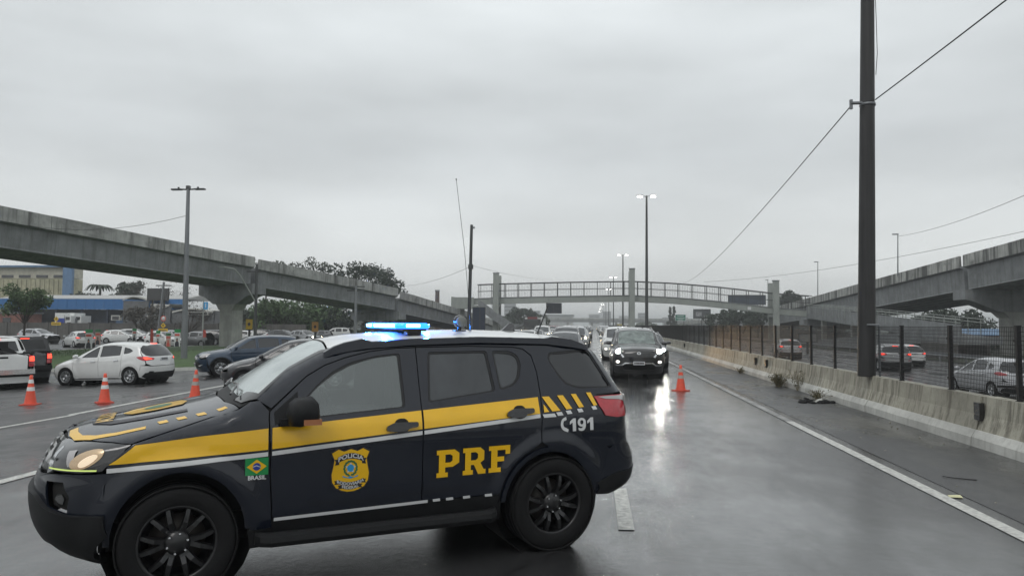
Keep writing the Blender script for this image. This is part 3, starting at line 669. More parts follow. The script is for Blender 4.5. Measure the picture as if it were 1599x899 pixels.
# ================================================================== footbridge
fb = empty('footbridge', (5.7, 115, 0)); tag(fb, 'pale green steel footbridge with mesh railings crossing the whole motorway', 'footbridge')
dk = [(-20.2, 4.9), (-15.1, 5.12), (-5, 5.38), (5.67, 5.55), (12, 5.25), (18, 4.75), (24.2, 4.05), (27, 3.72), (32.2, 3.35)]
dz = lambda x: float(np.interp(x, *zip(*dk)))
s = MB(); path = [((x, 114.1, dz(x)), (0, 1, 0)) for x in np.linspace(-20.2, 32.2, 40)]
s.prism([(0, 0), (0, .78), (.10, .78), (.10, .9), (1.7, .9), (1.7, .78), (1.8, .78), (1.8, 0)], path); child(s.build('deck_girder', MT['steel_light']), fb)
s = MB(); s.prism([(-.05, .86), (-.05, .98), (1.85, .98), (1.85, .86)], path); child(s.build('deck_slab', MT['conc']), fb)
s = MB(); s.prism([(-.08, -.02), (-.08, .10), (.02, .10), (.02, -.02)], path); child(s.build('girder_flange', MT['steel_light']), fb)
for x in np.arange(-20, 32, 2.05):
    s = MB(); s.box(x - .05, x + .05, 114.02, 114.10, dz(x), dz(x) + .86); child(s.build('web_stiffener', MT['steel_light']), fb)
def rail_h(x): return 2.15
for yy in (114.1, 115.85):
    for hh, r in ((2.15, .055), (1.1, .03)):
        s = MB(); s.tube([(x, yy, dz(x) + .95 + hh) for x in np.linspace(-18.2, 32.2, 30)], r, 6); child(s.build('handrail', MT['steel_dark']), fb)
    for x in np.arange(-18, 32.3, 2.05):
        s = MB(); s.box(x - .045, x + .045, yy - .04, yy + .04, dz(x) + .9, dz(x) + 3.1); child(s.build('rail_post', MT['steel_dark']), fb)
    s = MB()
    for x in np.arange(-18, 32, .25): s.box(x - .008, x + .008, yy - .01, yy + .01, dz(x) + .95, dz(x) + 2.95)
    child(s.build('railing_bars', MT['steel_dark']), fb)['kind'] = 'stuff'
for x, zt_, lb in ((-15.1, 9.75, 0), (5.67, 10.4, 0), (26.76, 8.6, 0)):
    s = MB(); y0 = 113.2
    s.box(x - .42, x + .42, y0 - .3, y0 + .3, -.8, zt_); child(s.build('tower', MT['steel_light']), fb)
    s = MB(); s.box(x - .48, x + .48, y0 - .36, y0 + .36, zt_, zt_ + .14); child(s.build('tower_cap', MT['conc']), fb)
    s = MB(); s.box(x - .36, x + .36, 116.5, 117.0, -.8, zt_ - .1); child(s.build('tower', MT['steel_light']), fb)
    s = MB(); s.box(x - .30, x + .30, y0 + .3, 116.5, dz(x) - .45, dz(x) - .05); child(s.build('cross_beam', MT['steel_light']), fb)
# left landing with stair, right ramp
s = MB(); s.box(-22.2, -18.1, 113.6, 116.4, 4.3, 4.85); s.box(-22.2, -22.05, 113.6, 116.4, 4.85, 6.2); s.box(-22.05, -18.6, 113.6, 113.72, 4.85, 6.1); child(s.build('landing', MT['steel_light']), fb)
s = MB(); s.cyl((-20.8, 115, -.5), (-20.8, 115, 4.4), .5, n=12); child(s.build('landing_column', MT['conc_col']), fb)
s = MB(); s.prism([(0, 0), (0, .5), (.12, .5), (.12, 1.4), (.2, 1.4), (.2, .4), (1.9, .4), (1.9, 1.4), (2, 1.4), (2, 0)], [((-17.6, 111.5, 4.2), (0, 1, 0)), ((-12.4, 111.5, .6), (0, 1, 0)), ((-11.0, 111.5, .5), (0, 1, 0))]); child(s.build('stair_flight', MT['conc']), fb)
s = MB(); s.prism([(0, 0), (0, .35), (.1, .35), (1.9, .35), (2, .35), (2, 0)], [((-9.0, 106, 2.3), (0, 1, 0)), ((-14.5, 106, -.2), (0, 1, 0))]); child(s.build('stair_flight', MT['conc']), fb)
rp_ = [((31.2, 113.5, 3.6), (1, 0, 0)), ((31.1, 90, 2.35), (1, 0, 0)), ((31.0, 67, 1.0), (1, 0, 0))]
s = MB(); s.prism([(0, -.45), (0, .15), (2.2, .15), (2.2, -.45)], rp_); child(s.build('ramp_deck', MT['conc']), fb)
s = MB(); s.prism([(.0, .151), (.0, 1.15), (.12, 1.15), (.12, .151)], rp_); child(s.build('ramp_kerb', MT['conc']), fb)
for xo in (0.05, 2.1):
    for hh in (1.3, 1.6): s = MB(); s.tube([(p[0] + xo, p[1], p[2] + hh) for p, _ in rp_], .035, 6); child(s.build('ramp_handrail', MT['steel_light']), fb)
    for y in np.arange(68, 113, 2.2):
        z = float(np.interp(y, [67, 90, 113.5], [1.0, 2.35, 3.6])); s = MB(); s.box(31.02 + xo, 31.08 + xo, y - .03, y + .03, z + .2, z + 1.6); child(s.build('ramp_post', MT['steel_light']), fb)
for y in (72, 84, 96, 108): s = MB(); z = float(np.interp(y, [67, 90, 113.5], [1.0, 2.35, 3.6])); s.box(31.7, 32.3, y - .3, y + .3, -.7, z - .4); child(s.build('ramp_column', MT['conc_col']), fb)
rp2 = [((28.6, 69, .9), (1, 0, 0)), ((28.8, 100, -.5), (1, 0, 0))]
s = MB(); s.prism([(0, -.4), (0, .7), (.12, .7), (.12, .15), (2.2, .15), (2.2, -.4)], rp2); child(s.build('ramp_deck', MT['conc']), fb)
s = MB(); s.box(28.4, 33.4, 65, 67.5, .5, 1.15); child(s.build('ramp_landing', MT['conc']), fb)
s = MB(); s.box(22.8, 23.3, 113.9, 114.02, dz(23) + .15, dz(23) + .6); child(s.build('name_plate', MT['vinyl_white']), fb)
# signs hung on / seen past the footbridge
def board(name, label, cat, x0, x1, z0, z1, y, m_, posts=(), frame=None, back=.18):
    t = empty(name, ((x0 + x1) / 2, y, z0)); tag(t, label, cat); s = MB(); s.box(x0, x1, y, y + back, z0, z1); child(s.build('panel', m_), t)
    s = MB(); fr = .06 * (x1 - x0) ** .3
    s.box(x0 - fr, x0, y - .03, y + back, z0 - fr, z1 + fr); s.box(x1, x1 + fr, y - .03, y + back, z0 - fr, z1 + fr); s.box(x0, x1, y - .03, y + back, z1, z1 + fr); s.box(x0, x1, y - .03, y + back, z0 - fr, z0); child(s.build('frame', frame or MT['steel_dark']), t)
    for px in posts: s = MB(); s.box(px - .09, px + .09, y + back * .6, y + back * .6 + .15, -.8, z0 + .02); child(s.build('post', MT['steel_dark']), t)
    return t
vm = board('message_sign', 'dark electronic message sign hanging under the footbridge over the left lanes', 'sign', -7.3, -5.05, 3.72, 5.18, 113.7, mat('dark_led_matrix', (.012, .014, .022), .35, noise=(22, .3, (1, 1, 1))))
for x in (-7.32, -6.2, -5.05): s = MB(); s.box(x - .04, x + .04, 113.62, 113.66, 3.8, 5.1); child(s.build('panel_rib', MT['steel_dark']), vm)
navy = mat('navy_sign_back', (.010, .018, .040), .45, noise=(3, .2, (1, 1, 1)))
for i, (xa, xb) in enumerate(((738.5, 748.5), (750, 757))):
    a, b = at(xa, 480, 88), at(xb, 516, 88); board('sign_back', 'dark navy sign back behind the police car roof, %s of the pair' % ('wider left one', 'narrow right one')[i], 'road sign', a.x, b.x, max(.4, b.z), a.z, 88, navy, posts=((a.x + b.x) / 2,))
grn = mat('green_sign_face', (.01, .17, .11), .5, noise=(3, .1, (1, 1, 1)))
gs = board('direction_sign', 'small green overhead direction sign far off right of the lit masts', 'road sign', 21.4, 24.0, 3.3, 4.8, 200, grn, posts=(21.8, 23.6), frame=MT['vinyl_white'])
for z, w_ in ((4.45, 1.7), (3.95, 2.1), (3.55, 1.4)): s = MB(); s.box(22.7 - w_ / 2, 22.7 + w_ / 2, 199.95, 199.99, z - .07, z + .07); child(s.build('sign_text_row', MT['vinyl_white']), gs)
bbm = mat('dark_billboard_print', (.05, .055, .058), .5, noise=(1.1, .9, (1, 1, 1)))
b1 = board('billboard', 'dark printed billboard beside the twin conifers, under the footbridge', 'billboard', 23.5, 27.4, 3.7, 5.8, 180, bbm, posts=(25.4,))
s = MB(); s.box(24.0, 25.4, 179.93, 179.99, 4.2, 5.2); s.box(25.9, 27.0, 179.93, 179.99, 4.0, 4.4); child(s.build('printed_figure', mat('pale_print', (.25, .25, .26), .5, noise=(2, .6, (1, 1, 1)))), b1)
board('billboard', 'dark blue billboard behind the railing left of the right footbridge tower', 'billboard', 26.4, 33.4, 6.2, 7.95, 150, mat('blue_billboard', (.04, .055, .08), .5, noise=(.8, .4, (1, 1, 1))), posts=(28, 32))
yb = board('roadside_sign', 'small yellow box sign far away beyond the median fence', 'road sign', 10.0, 12.6, 1.3, 2.4, 330, mat('yellow_panel', (.62, .50, .08), .5), posts=(11.3,))
board('roadside_sign', 'tiny blue panel far away to the right of the yellow box sign', 'road sign', 17.5, 20.2, 3.4, 5.0, 380, MT['blue'], posts=(19,))

# ================================================================== cones
def cone(dull=False):
    t = empty('traffic_cone'); s = MB(); s.box(-.19, .19, -.19, .19, 0, .028); s.lathe([(.165, .028), (.16, .045), (.142, .05)], 20); s.build('base', MT['cone_base'], t)
    def r(z): return .140 - (z - .04) / .71 * .110
    s = MB(); s.lathe([(r(.04), .04), (r(.2), .2), (r(.5), .5), (r(.70), .70), (.034, .75), (.018, .752), (.018, .70)], 20); b = s.build('body', MT['orange'], t)
    for z0, z1 in ((.36, .455), (.55, .645)): s = MB(); s.lathe([(r(z0) + .003, z0), (r(z1) + .003, z1)], 20); s.build('reflective_band', MT['reflective'] if not dull else mat('worn_band', (.38, .36, .33), .5, noise=(9, .3, (1, 1, 1))), t)
    return t
c0 = cone()
for i, (px, Y, X, lb) in enumerate(((53, 17.4, -14.2, 'orange traffic cone with two white bands beside the white pickup, leftmost cone'), (163, 17.7, -12.4, 'orange traffic cone with two white bands in front of the white hatchback door'))):
    t = c0 if i == 0 else copy_tree(c0); t.location = (X, Y, gz(X)); t.rotation_euler = (0, 0, .3 + i * .5); tag(t, lb, 'traffic cone', 'traffic cones closing the lane')
c1 = cone(True)
for i, (X, Y, lb, tz) in enumerate(((-10.45, 18.55, 'orange traffic cone with worn grey bands right above the police car bonnet', .04), (2.52, 22.2, 'lone orange traffic cone on the wet lane right of the black SUV', 0))):
    t = c1 if i == 0 else copy_tree(c1); t.location = (X, Y, gz(X)); t.rotation_euler = (tz * .5, tz, .8 * i); tag(t, lb, 'traffic cone', 'traffic cones closing the lane')

# ================================================================== police SUV (x: 0 at the front hub, rearwards)
def build_police():
    root = empty('police_suv'); WB = 2.91; R = .392
    top = [(-1.0, .90), (-.92, .96), (-.85, 1.03), (-.78, 1.092), (-.70, 1.125), (-.58, 1.150), (-.40, 1.180), (-.1, 1.235), (.2, 1.288), (.30, 1.315), (.48, 1.435), (.73, 1.60), (.97, 1.725), (1.08, 1.765), (1.3, 1.805), (1.8, 1.84), (2.4, 1.852), (2.9, 1.838), (3.25, 1.80), (3.5, 1.745), (3.9, 1.70)]
    nose = [(.2, -.52), (.27, -.60), (.33, -.78), (.42, -.88), (.52, -.925), (.62, -.945), (.72, -.95), (.81, -.945), (.86, -.92), (.95, -.905), (1.03, -.86), (1.09, -.80), (1.15, -.70), (1.2, -.60), (1.9, -.5)]
    tail = [(.2, 3.63), (.42, 3.72), (.49, 3.87), (.62, 3.905), (.73, 3.90), (.80, 3.865), (.88, 3.835), (1.09, 3.825), (1.25, 3.825), (1.33, 3.785), (1.48, 3.695), (1.66, 3.58), (1.74, 3.52), (1.80, 3.46), (1.95, 3.3)]
    sh = Shape(top, nose, tail, .925, [(-1, .965), (-.4, .985), (.4, 1), (2.6, 1), (3.2, .985), (3.9, .95)],
               [(.15, -.10), (.40, -.045), (.50, -.02), (.70, -.004), (.86, 0), (.98, .008), (1.1, -.002), (1.2, -.012)],
               [(-1, 1.3), (.2, 1.3), (.6, 1.13), (3.9, 1.16)], .36,
               [(-1, .12), (-.5, .145), (.25, .155), (.45, .17), (1.0, .15), (1.4, .115), (3.2, .115), (3.5, .14)], pf=(.62, 2.5), pr=(.34, 3.0),
               flares=[(0.01, .41, .50, .028), (2.88, .41, .48, .024)],
               creases=[])
    S, T = SideC(sh), TopC(sh); F = EndC(sh, True, .16, 1.4, 1.2); Rr = EndC(sh, False, .3, 1.8, 1.0)
    nv, bp, gb = MT['navy'], MT['black_plastic'], MT['gloss_black']
    def arc(cx, cz, rx, rz, a0, a1, n=16): return [(cx + rx * math.cos(R_(a0 + (a1 - a0) * k / n)), cz + rz * math.sin(R_(a0 + (a1 - a0) * k / n))) for k in range(n + 1)]
    AF = lambda g=0: arc(.01, .43, .455 + g, .475 + g, 183, 2)      # front opening, front to back
    AR = lambda g=0: arc(2.87, .43, .44 + g, .43 + g, 178, 0)
    # window outlines
    g_front = rounded([(.80, 1.19), (.79, 1.285), (.93, 1.43), (1.06, 1.535), (1.20, 1.60), (1.40, 1.645), (1.60, 1.665), (1.612, 1.245)], .03)
    g_rear = rounded([(1.80, 1.275), (1.832, 1.672), (2.36, 1.678), (2.395, 1.345)], .03)
    g_vent = rounded([(2.435, 1.352), (2.405, 1.677), (2.58, 1.673), (2.645, 1.635), (2.665, 1.56), (2.63, 1.44), (2.56, 1.38)], .03)
    g_q = rounded([(2.93, 1.60), (2.95, 1.655), (3.05, 1.665), (3.38, 1.685), (3.56, 1.345), (3.21, 1.34), (3.08, 1.375), (3.01, 1.45)], .03)
    for sgn in (-1, 1):
        near = sgn < 0; sp = .05 if near else .10
        fen = [(-.535, 1.0), (-.50, .70), (-.452, .43)] + AF()[1:] + [(.47, .43), (.59, .43), (.585, .84), (.583, 1.05), (.585, 1.255), (.50, 1.31), (.42, 1.30), (.375, 1.272), (.2, 1.225), (0, 1.17), (-.27, 1.095), (-.40, 1.02), (-.5, .94), (-.535, .955)]
        fen = [(-.44, .945), (-.455, .70), (-.452, .43)] + AF()[1:] + [(.47, .43), (.615, .43), (.59, .84), (.580, 1.20), (.582, 1.262), (.52, 1.335), (.46, 1.325), (.38, 1.275), (.2, 1.222), (0, 1.165), (-.14, 1.125), (-.29, 1.078), (-.36, 1.02)]
        fender = patch('fender', S, fen, nv, root, sgn=sgn, sp=sp)
        fd = [(.622, .50), (.60, .84), (.590, 1.20), (.594, 1.255), (.86, 1.495), (1.0, 1.575), (1.16, 1.63), (1.35, 1.675), (1.57, 1.70), (1.732, 1.705), (1.733, 1.42), (1.737, 1.2), (1.736, .515)]
        dfr = patch('front_door', S, fd, nv, root, sgn=sgn, sp=sp, holes=[g_front])
        rd = [(1.743, .515), (1.744, 1.2), (1.74, 1.42), (1.74, 1.705), (2.2, 1.712), (2.60, 1.703), (2.70, 1.685), (2.77, 1.63), (2.80, 1.5), (2.805, 1.3), (2.79, 1.10), (2.775, .915)] + [p for p in AR(.035) if p[0] < 2.76][::-1] + [(2.40, .515)]
        rdo = patch('rear_door', S, rd, nv, root, sgn=sgn, sp=sp, holes=[g_rear, g_vent])
        upper = [(.60, 1.28), (.86, 1.505), (1.0, 1.583), (1.16, 1.638), (1.35, 1.683), (1.57, 1.708), (1.732, 1.713), (2.2, 1.72), (2.60, 1.711), (2.705, 1.693), (2.777, 1.637), (2.808, 1.5), (2.813, 1.3), (2.798, 1.10), (2.784, .915), (2.86, .862)] + [p for p in AR() if p[0] > 2.86] + [(3.36, .52), (3.50, .80), (3.44, .84), (3.42, 1.10), (3.345, 1.275), (3.64, 1.30), (3.635, 1.345), (3.56, 1.47), (3.475, 1.60), (3.42, 1.685)] \
            + [(x, float(sh.zt(x)) - .06) for x in (3.36, 3.2, 3.0, 2.8, 2.6, 2.4, 2.2, 2.0, 1.8, 1.6, 1.4, 1.25, 1.1)] + [(.97, 1.66), (.73, 1.535), (.56, 1.40), (.505, 1.345)]
        bs = patch('quarter_panel', S, upper, nv, root, sgn=sgn, sp=sp, holes=[g_q])
        for nm, g, mm, par, grow in (('front_window', g_front, MT['glass_clear'], dfr, 1), ('rear_window', g_rear, MT['glass_mid'], rdo, 1), ('vent_window', g_vent, MT['glass_mid'], rdo, 1), ('quarter_window', g_q, MT['glass_dark'], bs, 1)):
            A = np.array(g); c = A.mean(0)
            inner = [tuple(c + (q - c) * (1 - .022 / max(np.linalg.norm(q - c), .1))) for q in A]
            patch(nm, S, [tuple(c + (q - c) * 1.01) for q in A], mm, par, off=-.012, sgn=sgn, sp=.09, skirt=0)
            patch('window_seal', S, [tuple(c + (q - c) * 1.012) for q in A], MT['seal'], par, off=-.005, sgn=sgn, sp=.09, holes=[inner], skirt=.006)
        # wheel arch lips
        for A_, nm in ((AF, 'front'), (AR, 'rear')):
            o_, i_ = A_(.012), A_(-.028)
            patch('arch_lip', S, o_ + i_[::-1], nv, fender if nm == 'front' else bs, off=.004, sgn=sgn, sp=.05, skirt=.05)
        # sill, step
        patch('sill', S, [(.47, .30), (.45, .425), (.612, .428), (.625, .495), (1.4, .508), (2.395, .508), (2.42, .43), (2.42, .30)], bp, root, off=-.004, sgn=sgn, sp=.09)
        st = MB(); ys = [(.90, .345), (.925, .405), (1.0, .415), (1.045, .395), (1.05, .36), (1.03, .325), (.95, .315)]
        pth = [((x, 0, 0), (0, sgn * (1 - .10 * e_), 0)) for x, e_ in ((.50, 1), (.53, .4), (.60, 0), (2.28, 0), (2.34, .4), (2.37, 1))]
        st.prism([(a, b) for a, b in ys], pth, 0, True, False); st.build('running_board', bp, root)
        # lower door moulding highlight
        patch('door_moulding', S, [(.86, .60), (.92, .635), (1.73, .668), (1.73, .60), (1.2, .575)], nv, dfr, off=.014, sgn=sgn, sp=.08, skirt=.016)
        patch('door_moulding', S, [(1.75, .60), (1.75, .668), (2.28, .690), (2.36, .655), (2.10, .61)], nv, rdo, off=.014, sgn=sgn, sp=.08, skirt=.016)
        # stripes
        yl = lambda x: float(np.interp(x, [-.446, .58, 1.737, 2.80, 2.96], [.948, .993, 1.078, 1.150, 1.162])); yu = lambda x: float(np.interp(x, [-.29, .58, 1.742, 2.823, 3.4], [1.072, 1.141, 1.217, 1.286, 1.30]))
        wl = lambda x: float(np.interp(x, [-.526, .58, 1.737, 2.80, 3.0], [.895, .947, 1.034, 1.118, 1.13])); wu = lambda x: wl(x) + .030
        yv = MT['yellow']; vw = MT['vinyl_white']
        def band(par, x0, x1, lo, up, mm, nm): 
            xs = np.linspace(x0, x1, 8); patch(nm, S, [(x, lo(x)) for x in xs] + [(x, up(x)) for x in xs[::-1]], mm, par, off=.009, sgn=sgn, sp=.05, skirt=0)
        patch('yellow_stripe', S, [(-.43, .952), (.0, .967), (.577, .993), (.577, 1.141), (.1, 1.108), (-.275, 1.070), (-.33, 1.025), (-.38, .985)], yv, fender, off=.009, sgn=sgn, sp=.045, skirt=0)
        patch('white_stripe', S, [(-.44, .898), (0, .918), (.577, .947), (.577, .977), (0, .948), (-.44, .928)], vw, fender, off=.009, sgn=sgn, sp=.09, skirt=0)
        band(dfr, .605, 1.732, yl, yu, yv, 'yellow_stripe'); band(dfr, .605, 1.732, wl, wu, vw, 'white_stripe')
        band(rdo, 1.748, 2.775, yl, yu, yv, 'yellow_stripe'); band(rdo, 1.748, 2.775, wl, wu, vw, 'white_stripe')
        for q in ([(2.815, 1.285), (2.885, 1.285), (2.975, 1.165), (2.895, 1.162)], [(2.82, 1.225), (2.865, 1.160), (2.815, 1.157)], [(2.965, 1.290), (3.025, 1.290), (3.095, 1.176), (3.035, 1.172)], [(3.105, 1.297), (3.155, 1.297), (3.215, 1.186), (3.165, 1.182)], [(3.262, 1.305), (3.310, 1.305), (3.355, 1.196), (3.318, 1.190)]):
            patch('yellow_stripe', S, q, yv, bs, off=.008, sgn=sgn, sp=.05, skirt=0)
        for x0, x1, z in ((2.812, 2.93, 1.128), (2.945, 3.0, 1.138), (3.04, 3.09, 1.147), (3.155, 3.205, 1.157), (3.305, 3.35, 1.172)):
            patch('white_stripe', S, [(x0, z - .014), (x1, z - .011), (x1 - .015, z + .017), (x0 - .015, z + .014)], vw, bs, off=.008, sgn=sgn, sp=.08, skirt=0)
        patch('white_stripe', S, [(.45, .432), (.61, .470), (.61, .482), (.52, .462)], vw, fender, off=.005, sgn=sgn, sp=.09, skirt=0) if False else None
        patch('white_stripe', S, [(.63, .476), (1.79, .500), (1.79, .523), (.63, .500)], vw, dfr, off=.006, sgn=sgn, sp=.1, skirt=0)
        for x0 in (1.835, 1.945, 2.09, 2.28): patch('white_stripe', S, [(x0, .503), (x0 + .06, .505), (x0 + .055, .526), (x0 - .005, .524)], vw, rdo, off=.006, sgn=sgn, sp=.1, skirt=0)
        # handles
        for x, z, par in ((1.565, 1.108, dfr), (2.585, 1.166, rdo)):
            patch('handle_recess', S, rounded([(x - .075, z - .03), (x - .045, z + .055), (x + .05, z + .055), (x + .07, z - .03), (x, z - .055)], .04), MT['shell'], par, off=.012, sgn=sgn, sp=.05, skirt=0)
            patch('door_handle', S, rounded([(x - .125, z - .028), (x - .12, z + .002), (x - .06, z + .026), (x + .13, z + .024), (x + .13, z - .010), (x + .06, z - .018), (x + .03, z - .040), (x - .05, z - .042)], .02), gb, par, off=.034, sgn=sgn, sp=.04, skirt=.026)
        # mirror
        mm = MB(); y0 = sgn * (.93)
        prof = [(0, 1.175), (-.015, 1.26), (.0, 1.33), (.04, 1.362), (.15, 1.375), (.19, 1.33), (.20, 1.24), (.19, 1.20), (.06, 1.165)]
        cx, cz = .085, 1.27
        ring = []
        for yy, sc in ((-.02, .55), (.03, .90), (.07, 1.0), (.16, 1.0), (.22, .93), (.25, .70)):
            ring.append([(.70 + cx + (a - cx) * sc + .02 * yy, y0 + sgn * (yy + .02), cz + (b - cz) * sc) for a, b in prof])
        n = len(prof)
        mm.add([p for r in ring for p in r], [(i * n + k, i * n + (k + 1) % n, (i + 1) * n + (k + 1) % n, (i + 1) * n + k) for i in range(len(ring) - 1) for k in range(n)] + [tuple(range(n)), tuple(range(len(ring) * n - n, len(ring) * n))], 0, True)
        mir = mm.build('wing_mirror', bp, dfr)
        mm = MB(); mm.box(.78, .905, y0 + sgn * .14, y0 + sgn * .272, 1.185, 1.225); mm.build('turn_signal', MT['amber'], dfr)
        mm = MB(); mm.box(.66, .80, min(y0 - sgn * .06, y0 + sgn * .03), max(y0 - sgn * .06, y0 + sgn * .03), 1.155, 1.205); mm.build('mirror_foot', bp, dfr)
        patch('mirror_triangle', S, [(.625, 1.165), (.62, 1.25), (.79, 1.39), (.80, 1.19)], bp, dfr, off=.003, sgn=sgn, sp=.06)
        # roof rail
        rl = MB(); pts = []
        for x, hh in ((1.02, .0), (1.09, .035), (1.16, .045), (1.34, .050), (1.42, .018)): pts.append((x, hh))
        def rail(xs, nm):
            rb = MB(); 
            for (xa, ha), (xb, hb) in zip(xs[:-1], xs[1:]):
                pa = float(sh.zt(xa)) - .085; pb = float(sh.zt(xb)) - .085; yw = .69
                ya = yw if xa > 1.2 else yw - .0 * (1.2 - xa); yb = yw
                q = []
                for x, h_, z in ((xa, ha, pa), (xb, hb, pb)):
                    q += [(x, sgn * (yw + .028), z - .02), (x, sgn * (yw + .020), z + h_ + .035), (x, sgn * (yw - .015), z + h_ + .038), (x, sgn * (yw - .035), z - .02)]
                rb.add(q, [(0, 1, 5, 4), (1, 2, 6, 5), (2, 3, 7, 6), (0, 4, 7, 3), (0, 3, 2, 1), (4, 5, 6, 7)], 0, False)
            rb.build(nm, gb if nm != 'roof_rail' else nv, root)
        rail([(1.0, -.01), (1.08, .008), (1.16, .02), (1.30, .025), (1.38, -.004), (1.7, -.006), (2.3, -.006), (2.93, -.004), (3.0, .018), (3.18, .016), (3.30, -.004), (3.36, -.03)], 'roof_rail')
    # shells
    ov = [(-.42, .30)] + AF()[1:] + [(.47, .28), (2.41, .28)] + AR()[1:] + [(3.40, .45), (3.60, .50), (3.50, 1.30), (3.34, 1.68), (3.2, 1.70), (2.4, 1.76), (1.8, 1.75), (1.2, 1.68), (.97, 1.62), (.73, 1.50), (.50, 1.33), (0, 1.14), (-.42, 1.0)]
    for sgn in (-1, 1): patch('inner_shell', S, ov, MT['shell'], root, off=-.022, sgn=sgn, sp=.14, holes=[[(.82, 1.215), (.94, 1.42), (1.2, 1.58), (1.58, 1.64), (1.59, 1.26)]], skirt=0)
    # bonnet, windscreen, roof
    hx = [-.60, -.4, -.2, 0, .2, .36]; hy = [.55, .715, .765, .785, .80, .80]
    def yat(x, dz): return float(sh.S(np.array([x]), np.array([float(sh.zt(x)) - dz]))[0])
    def edge_at(x, zz): return float(sh.S(np.array([x]), np.array([zz]))[0])
    he = [(x, edge_at(x, z) - .004) for x, z in ((-.30, 1.077), (-.14, 1.129), (0, 1.169), (.2, 1.226), (.38, 1.28))]
    hood_r = [(-.745, .0), (-.738, .25), (-.72, .40), (-.70, edge_at(-.70, 1.086)), (-.64, edge_at(-.64, 1.092)), (-.58, edge_at(-.58, 1.092)), (-.50, edge_at(-.50, 1.092)), (-.43, edge_at(-.43, 1.092)), (-.36, edge_at(-.36, 1.085))] + he + [(.30, .5), (.27, 0)]
    hood = hood_r + [(x, -y) for x, y in hood_r[-2:0:-1]]
    bon = patch('bonnet', T, hood, nv, root, sp=.06)
    we = [(.505, edge_at(.505, 1.345) - .005), (.73, edge_at(.73, 1.535) - .005), (.97, edge_at(.97, 1.66) - .005), (1.08, edge_at(1.08, 1.70) - .02)]
    ws = [(.37, 0), (.385, .45), (.42, .70)] + we[:-1] + [(1.035, .58), (1.055, .3), (1.06, 0)]
    ws = ws + [(x, -y) for x, y in ws[-2:0:-1]]
    patch('windscreen', T, ws, MT['windscreen'], root, off=-.006, sp=.09, skirt=0)
    for sg in (-1, 1):
        patch('windscreen_frame', T, [(x, sg * y) for x, y in [(.36, .60), (.40, .76), (.505, we[0][1] + .004), (.73, we[1][1] + .004), (.97, we[2][1] + .004), (1.08, we[3][1] + .02), (1.05, .60), (.99, we[2][1] - .055), (.75, we[1][1] - .05), (.52, we[0][1] - .05), (.45, .60)]], gb, root, off=.002, sp=.08)
    cowl = [(.28, 0), (.31, .5), (.385, .80), (.47, .80), (.43, .68), (.39, .40), (.375, 0)]; cowl += [(x, -y) for x, y in cowl[-2:0:-1]]
    patch('cowl_panel', T, cowl, bp, root, off=-.008, sp=.08)
    rf = [(1.075, 0), (1.07, .3), (1.05, .58), (1.09, we[3][1] + .01)] + [(x, edge_at(x, float(sh.zt(x)) - .058)) for x in (1.25, 1.4, 1.7, 2.0, 2.4, 2.8, 3.1, 3.3)] + [(3.42, .55), (3.47, .3), (3.48, 0)]
    rf += [(x, -y) for x, y in rf[-2:0:-1]]
    patch('roof', T, rf, MT['whitep'], root, sp=.08)
    # bonnet decals: black and yellow chevron, emblem and dashes
    for sg in (-1, 1):
        patch('bonnet_stripe', T, [(x, sg * y) for x, y in [(-.728, .22), (-.712, .40), (-.665, .58), (-.56, .69), (-.40, .74), (-.22, .755), (-.22, .705), (-.40, .685), (-.53, .63), (-.62, .53), (-.66, .38), (-.675, .22)]], MT['yellow'], bon, off=.0025, sp=.03, skirt=0)
        for x0 in (-.15, -.03, .10, .24): patch('bonnet_dash', T, [(x, sg * y) for x, y in [(x0, .655), (x0 + .06, .655), (x0 + .075, .72), (x0 + .015, .72)]], MT['yellow'], bon, off=.0025, sp=.03, skirt=0)
        patch('bonnet_band', T, [(x, sg * y) for x, y in [(-.60, .10), (-.58, .25), (-.45, .42), (-.20, .50), (.05, .52), (.05, .44), (-.18, .40), (-.40, .32), (-.50, .18), (-.52, .10)]], MT['ink'], bon, off=.005, sp=.06, skirt=0)
    patch('bonnet_badge', T, [(-.40, 0), (-.33, .16), (-.15, .20), (.02, .16), (.06, 0), (.02, -.16), (-.15, -.20), (-.33, -.16)], MT['yellow'], bon, off=.008, sp=.06, skirt=0)
    patch('bonnet_badge_ring', T, [(-.15 + .10 * math.cos(a), .10 * math.sin(a)) for a in np.linspace(0, 2 * math.pi, 16)[:-1]], MT['darkgreen'], bon, off=.011, sp=.06, skirt=0)
    text_patch('bonnet_lettering', 'POLICIA', T, lambda a, b: (-.50 - b, -a), MT['yellow'], bon, size=.16, bold=.03)
    # front end
    fx = F.fx
    def fp(pts): return [(fx(x, z), z) if k == 'x' else (F.fy(x, z), z) for (k, x, z) in pts]
    def both(nm, pts, m_, par, off=0., sp=.05, skirt=.014, closed=False):
        out = []
        P_ = fp(pts)
        for sg in (-1, 1): out.append(patch(nm, F, P_, m_, par, off=off, sgn=sg, sp=sp, skirt=skirt))
        return out
    bump = [('y', 0, .86), ('y', .45, .86), ('x', -.70, .885), ('x', -.53, .89), ('x', -.44, .893), ('x', -.452, .70), ('x', -.448, .55), ('x', -.58, .55), ('x', -.74, .60), ('y', .45, .64), ('y', 0, .64)]
    # upper bumper (painted) with corner recess, lower black guard
    ub = fp(bump); ub = ub + [(-u, v) for u, v in ub[-2:0:-1]]
    lamp_rec = fp([('x', -.815, .83), ('x', -.70, .835), ('x', -.66, .74), ('x', -.67, .63), ('x', -.80, .665)])
    lr2 = [(-u, v) for u, v in lamp_rec]
    bmp = patch('front_bumper', F, ub, nv, root, sp=.05, holes=[lamp_rec, lr2])
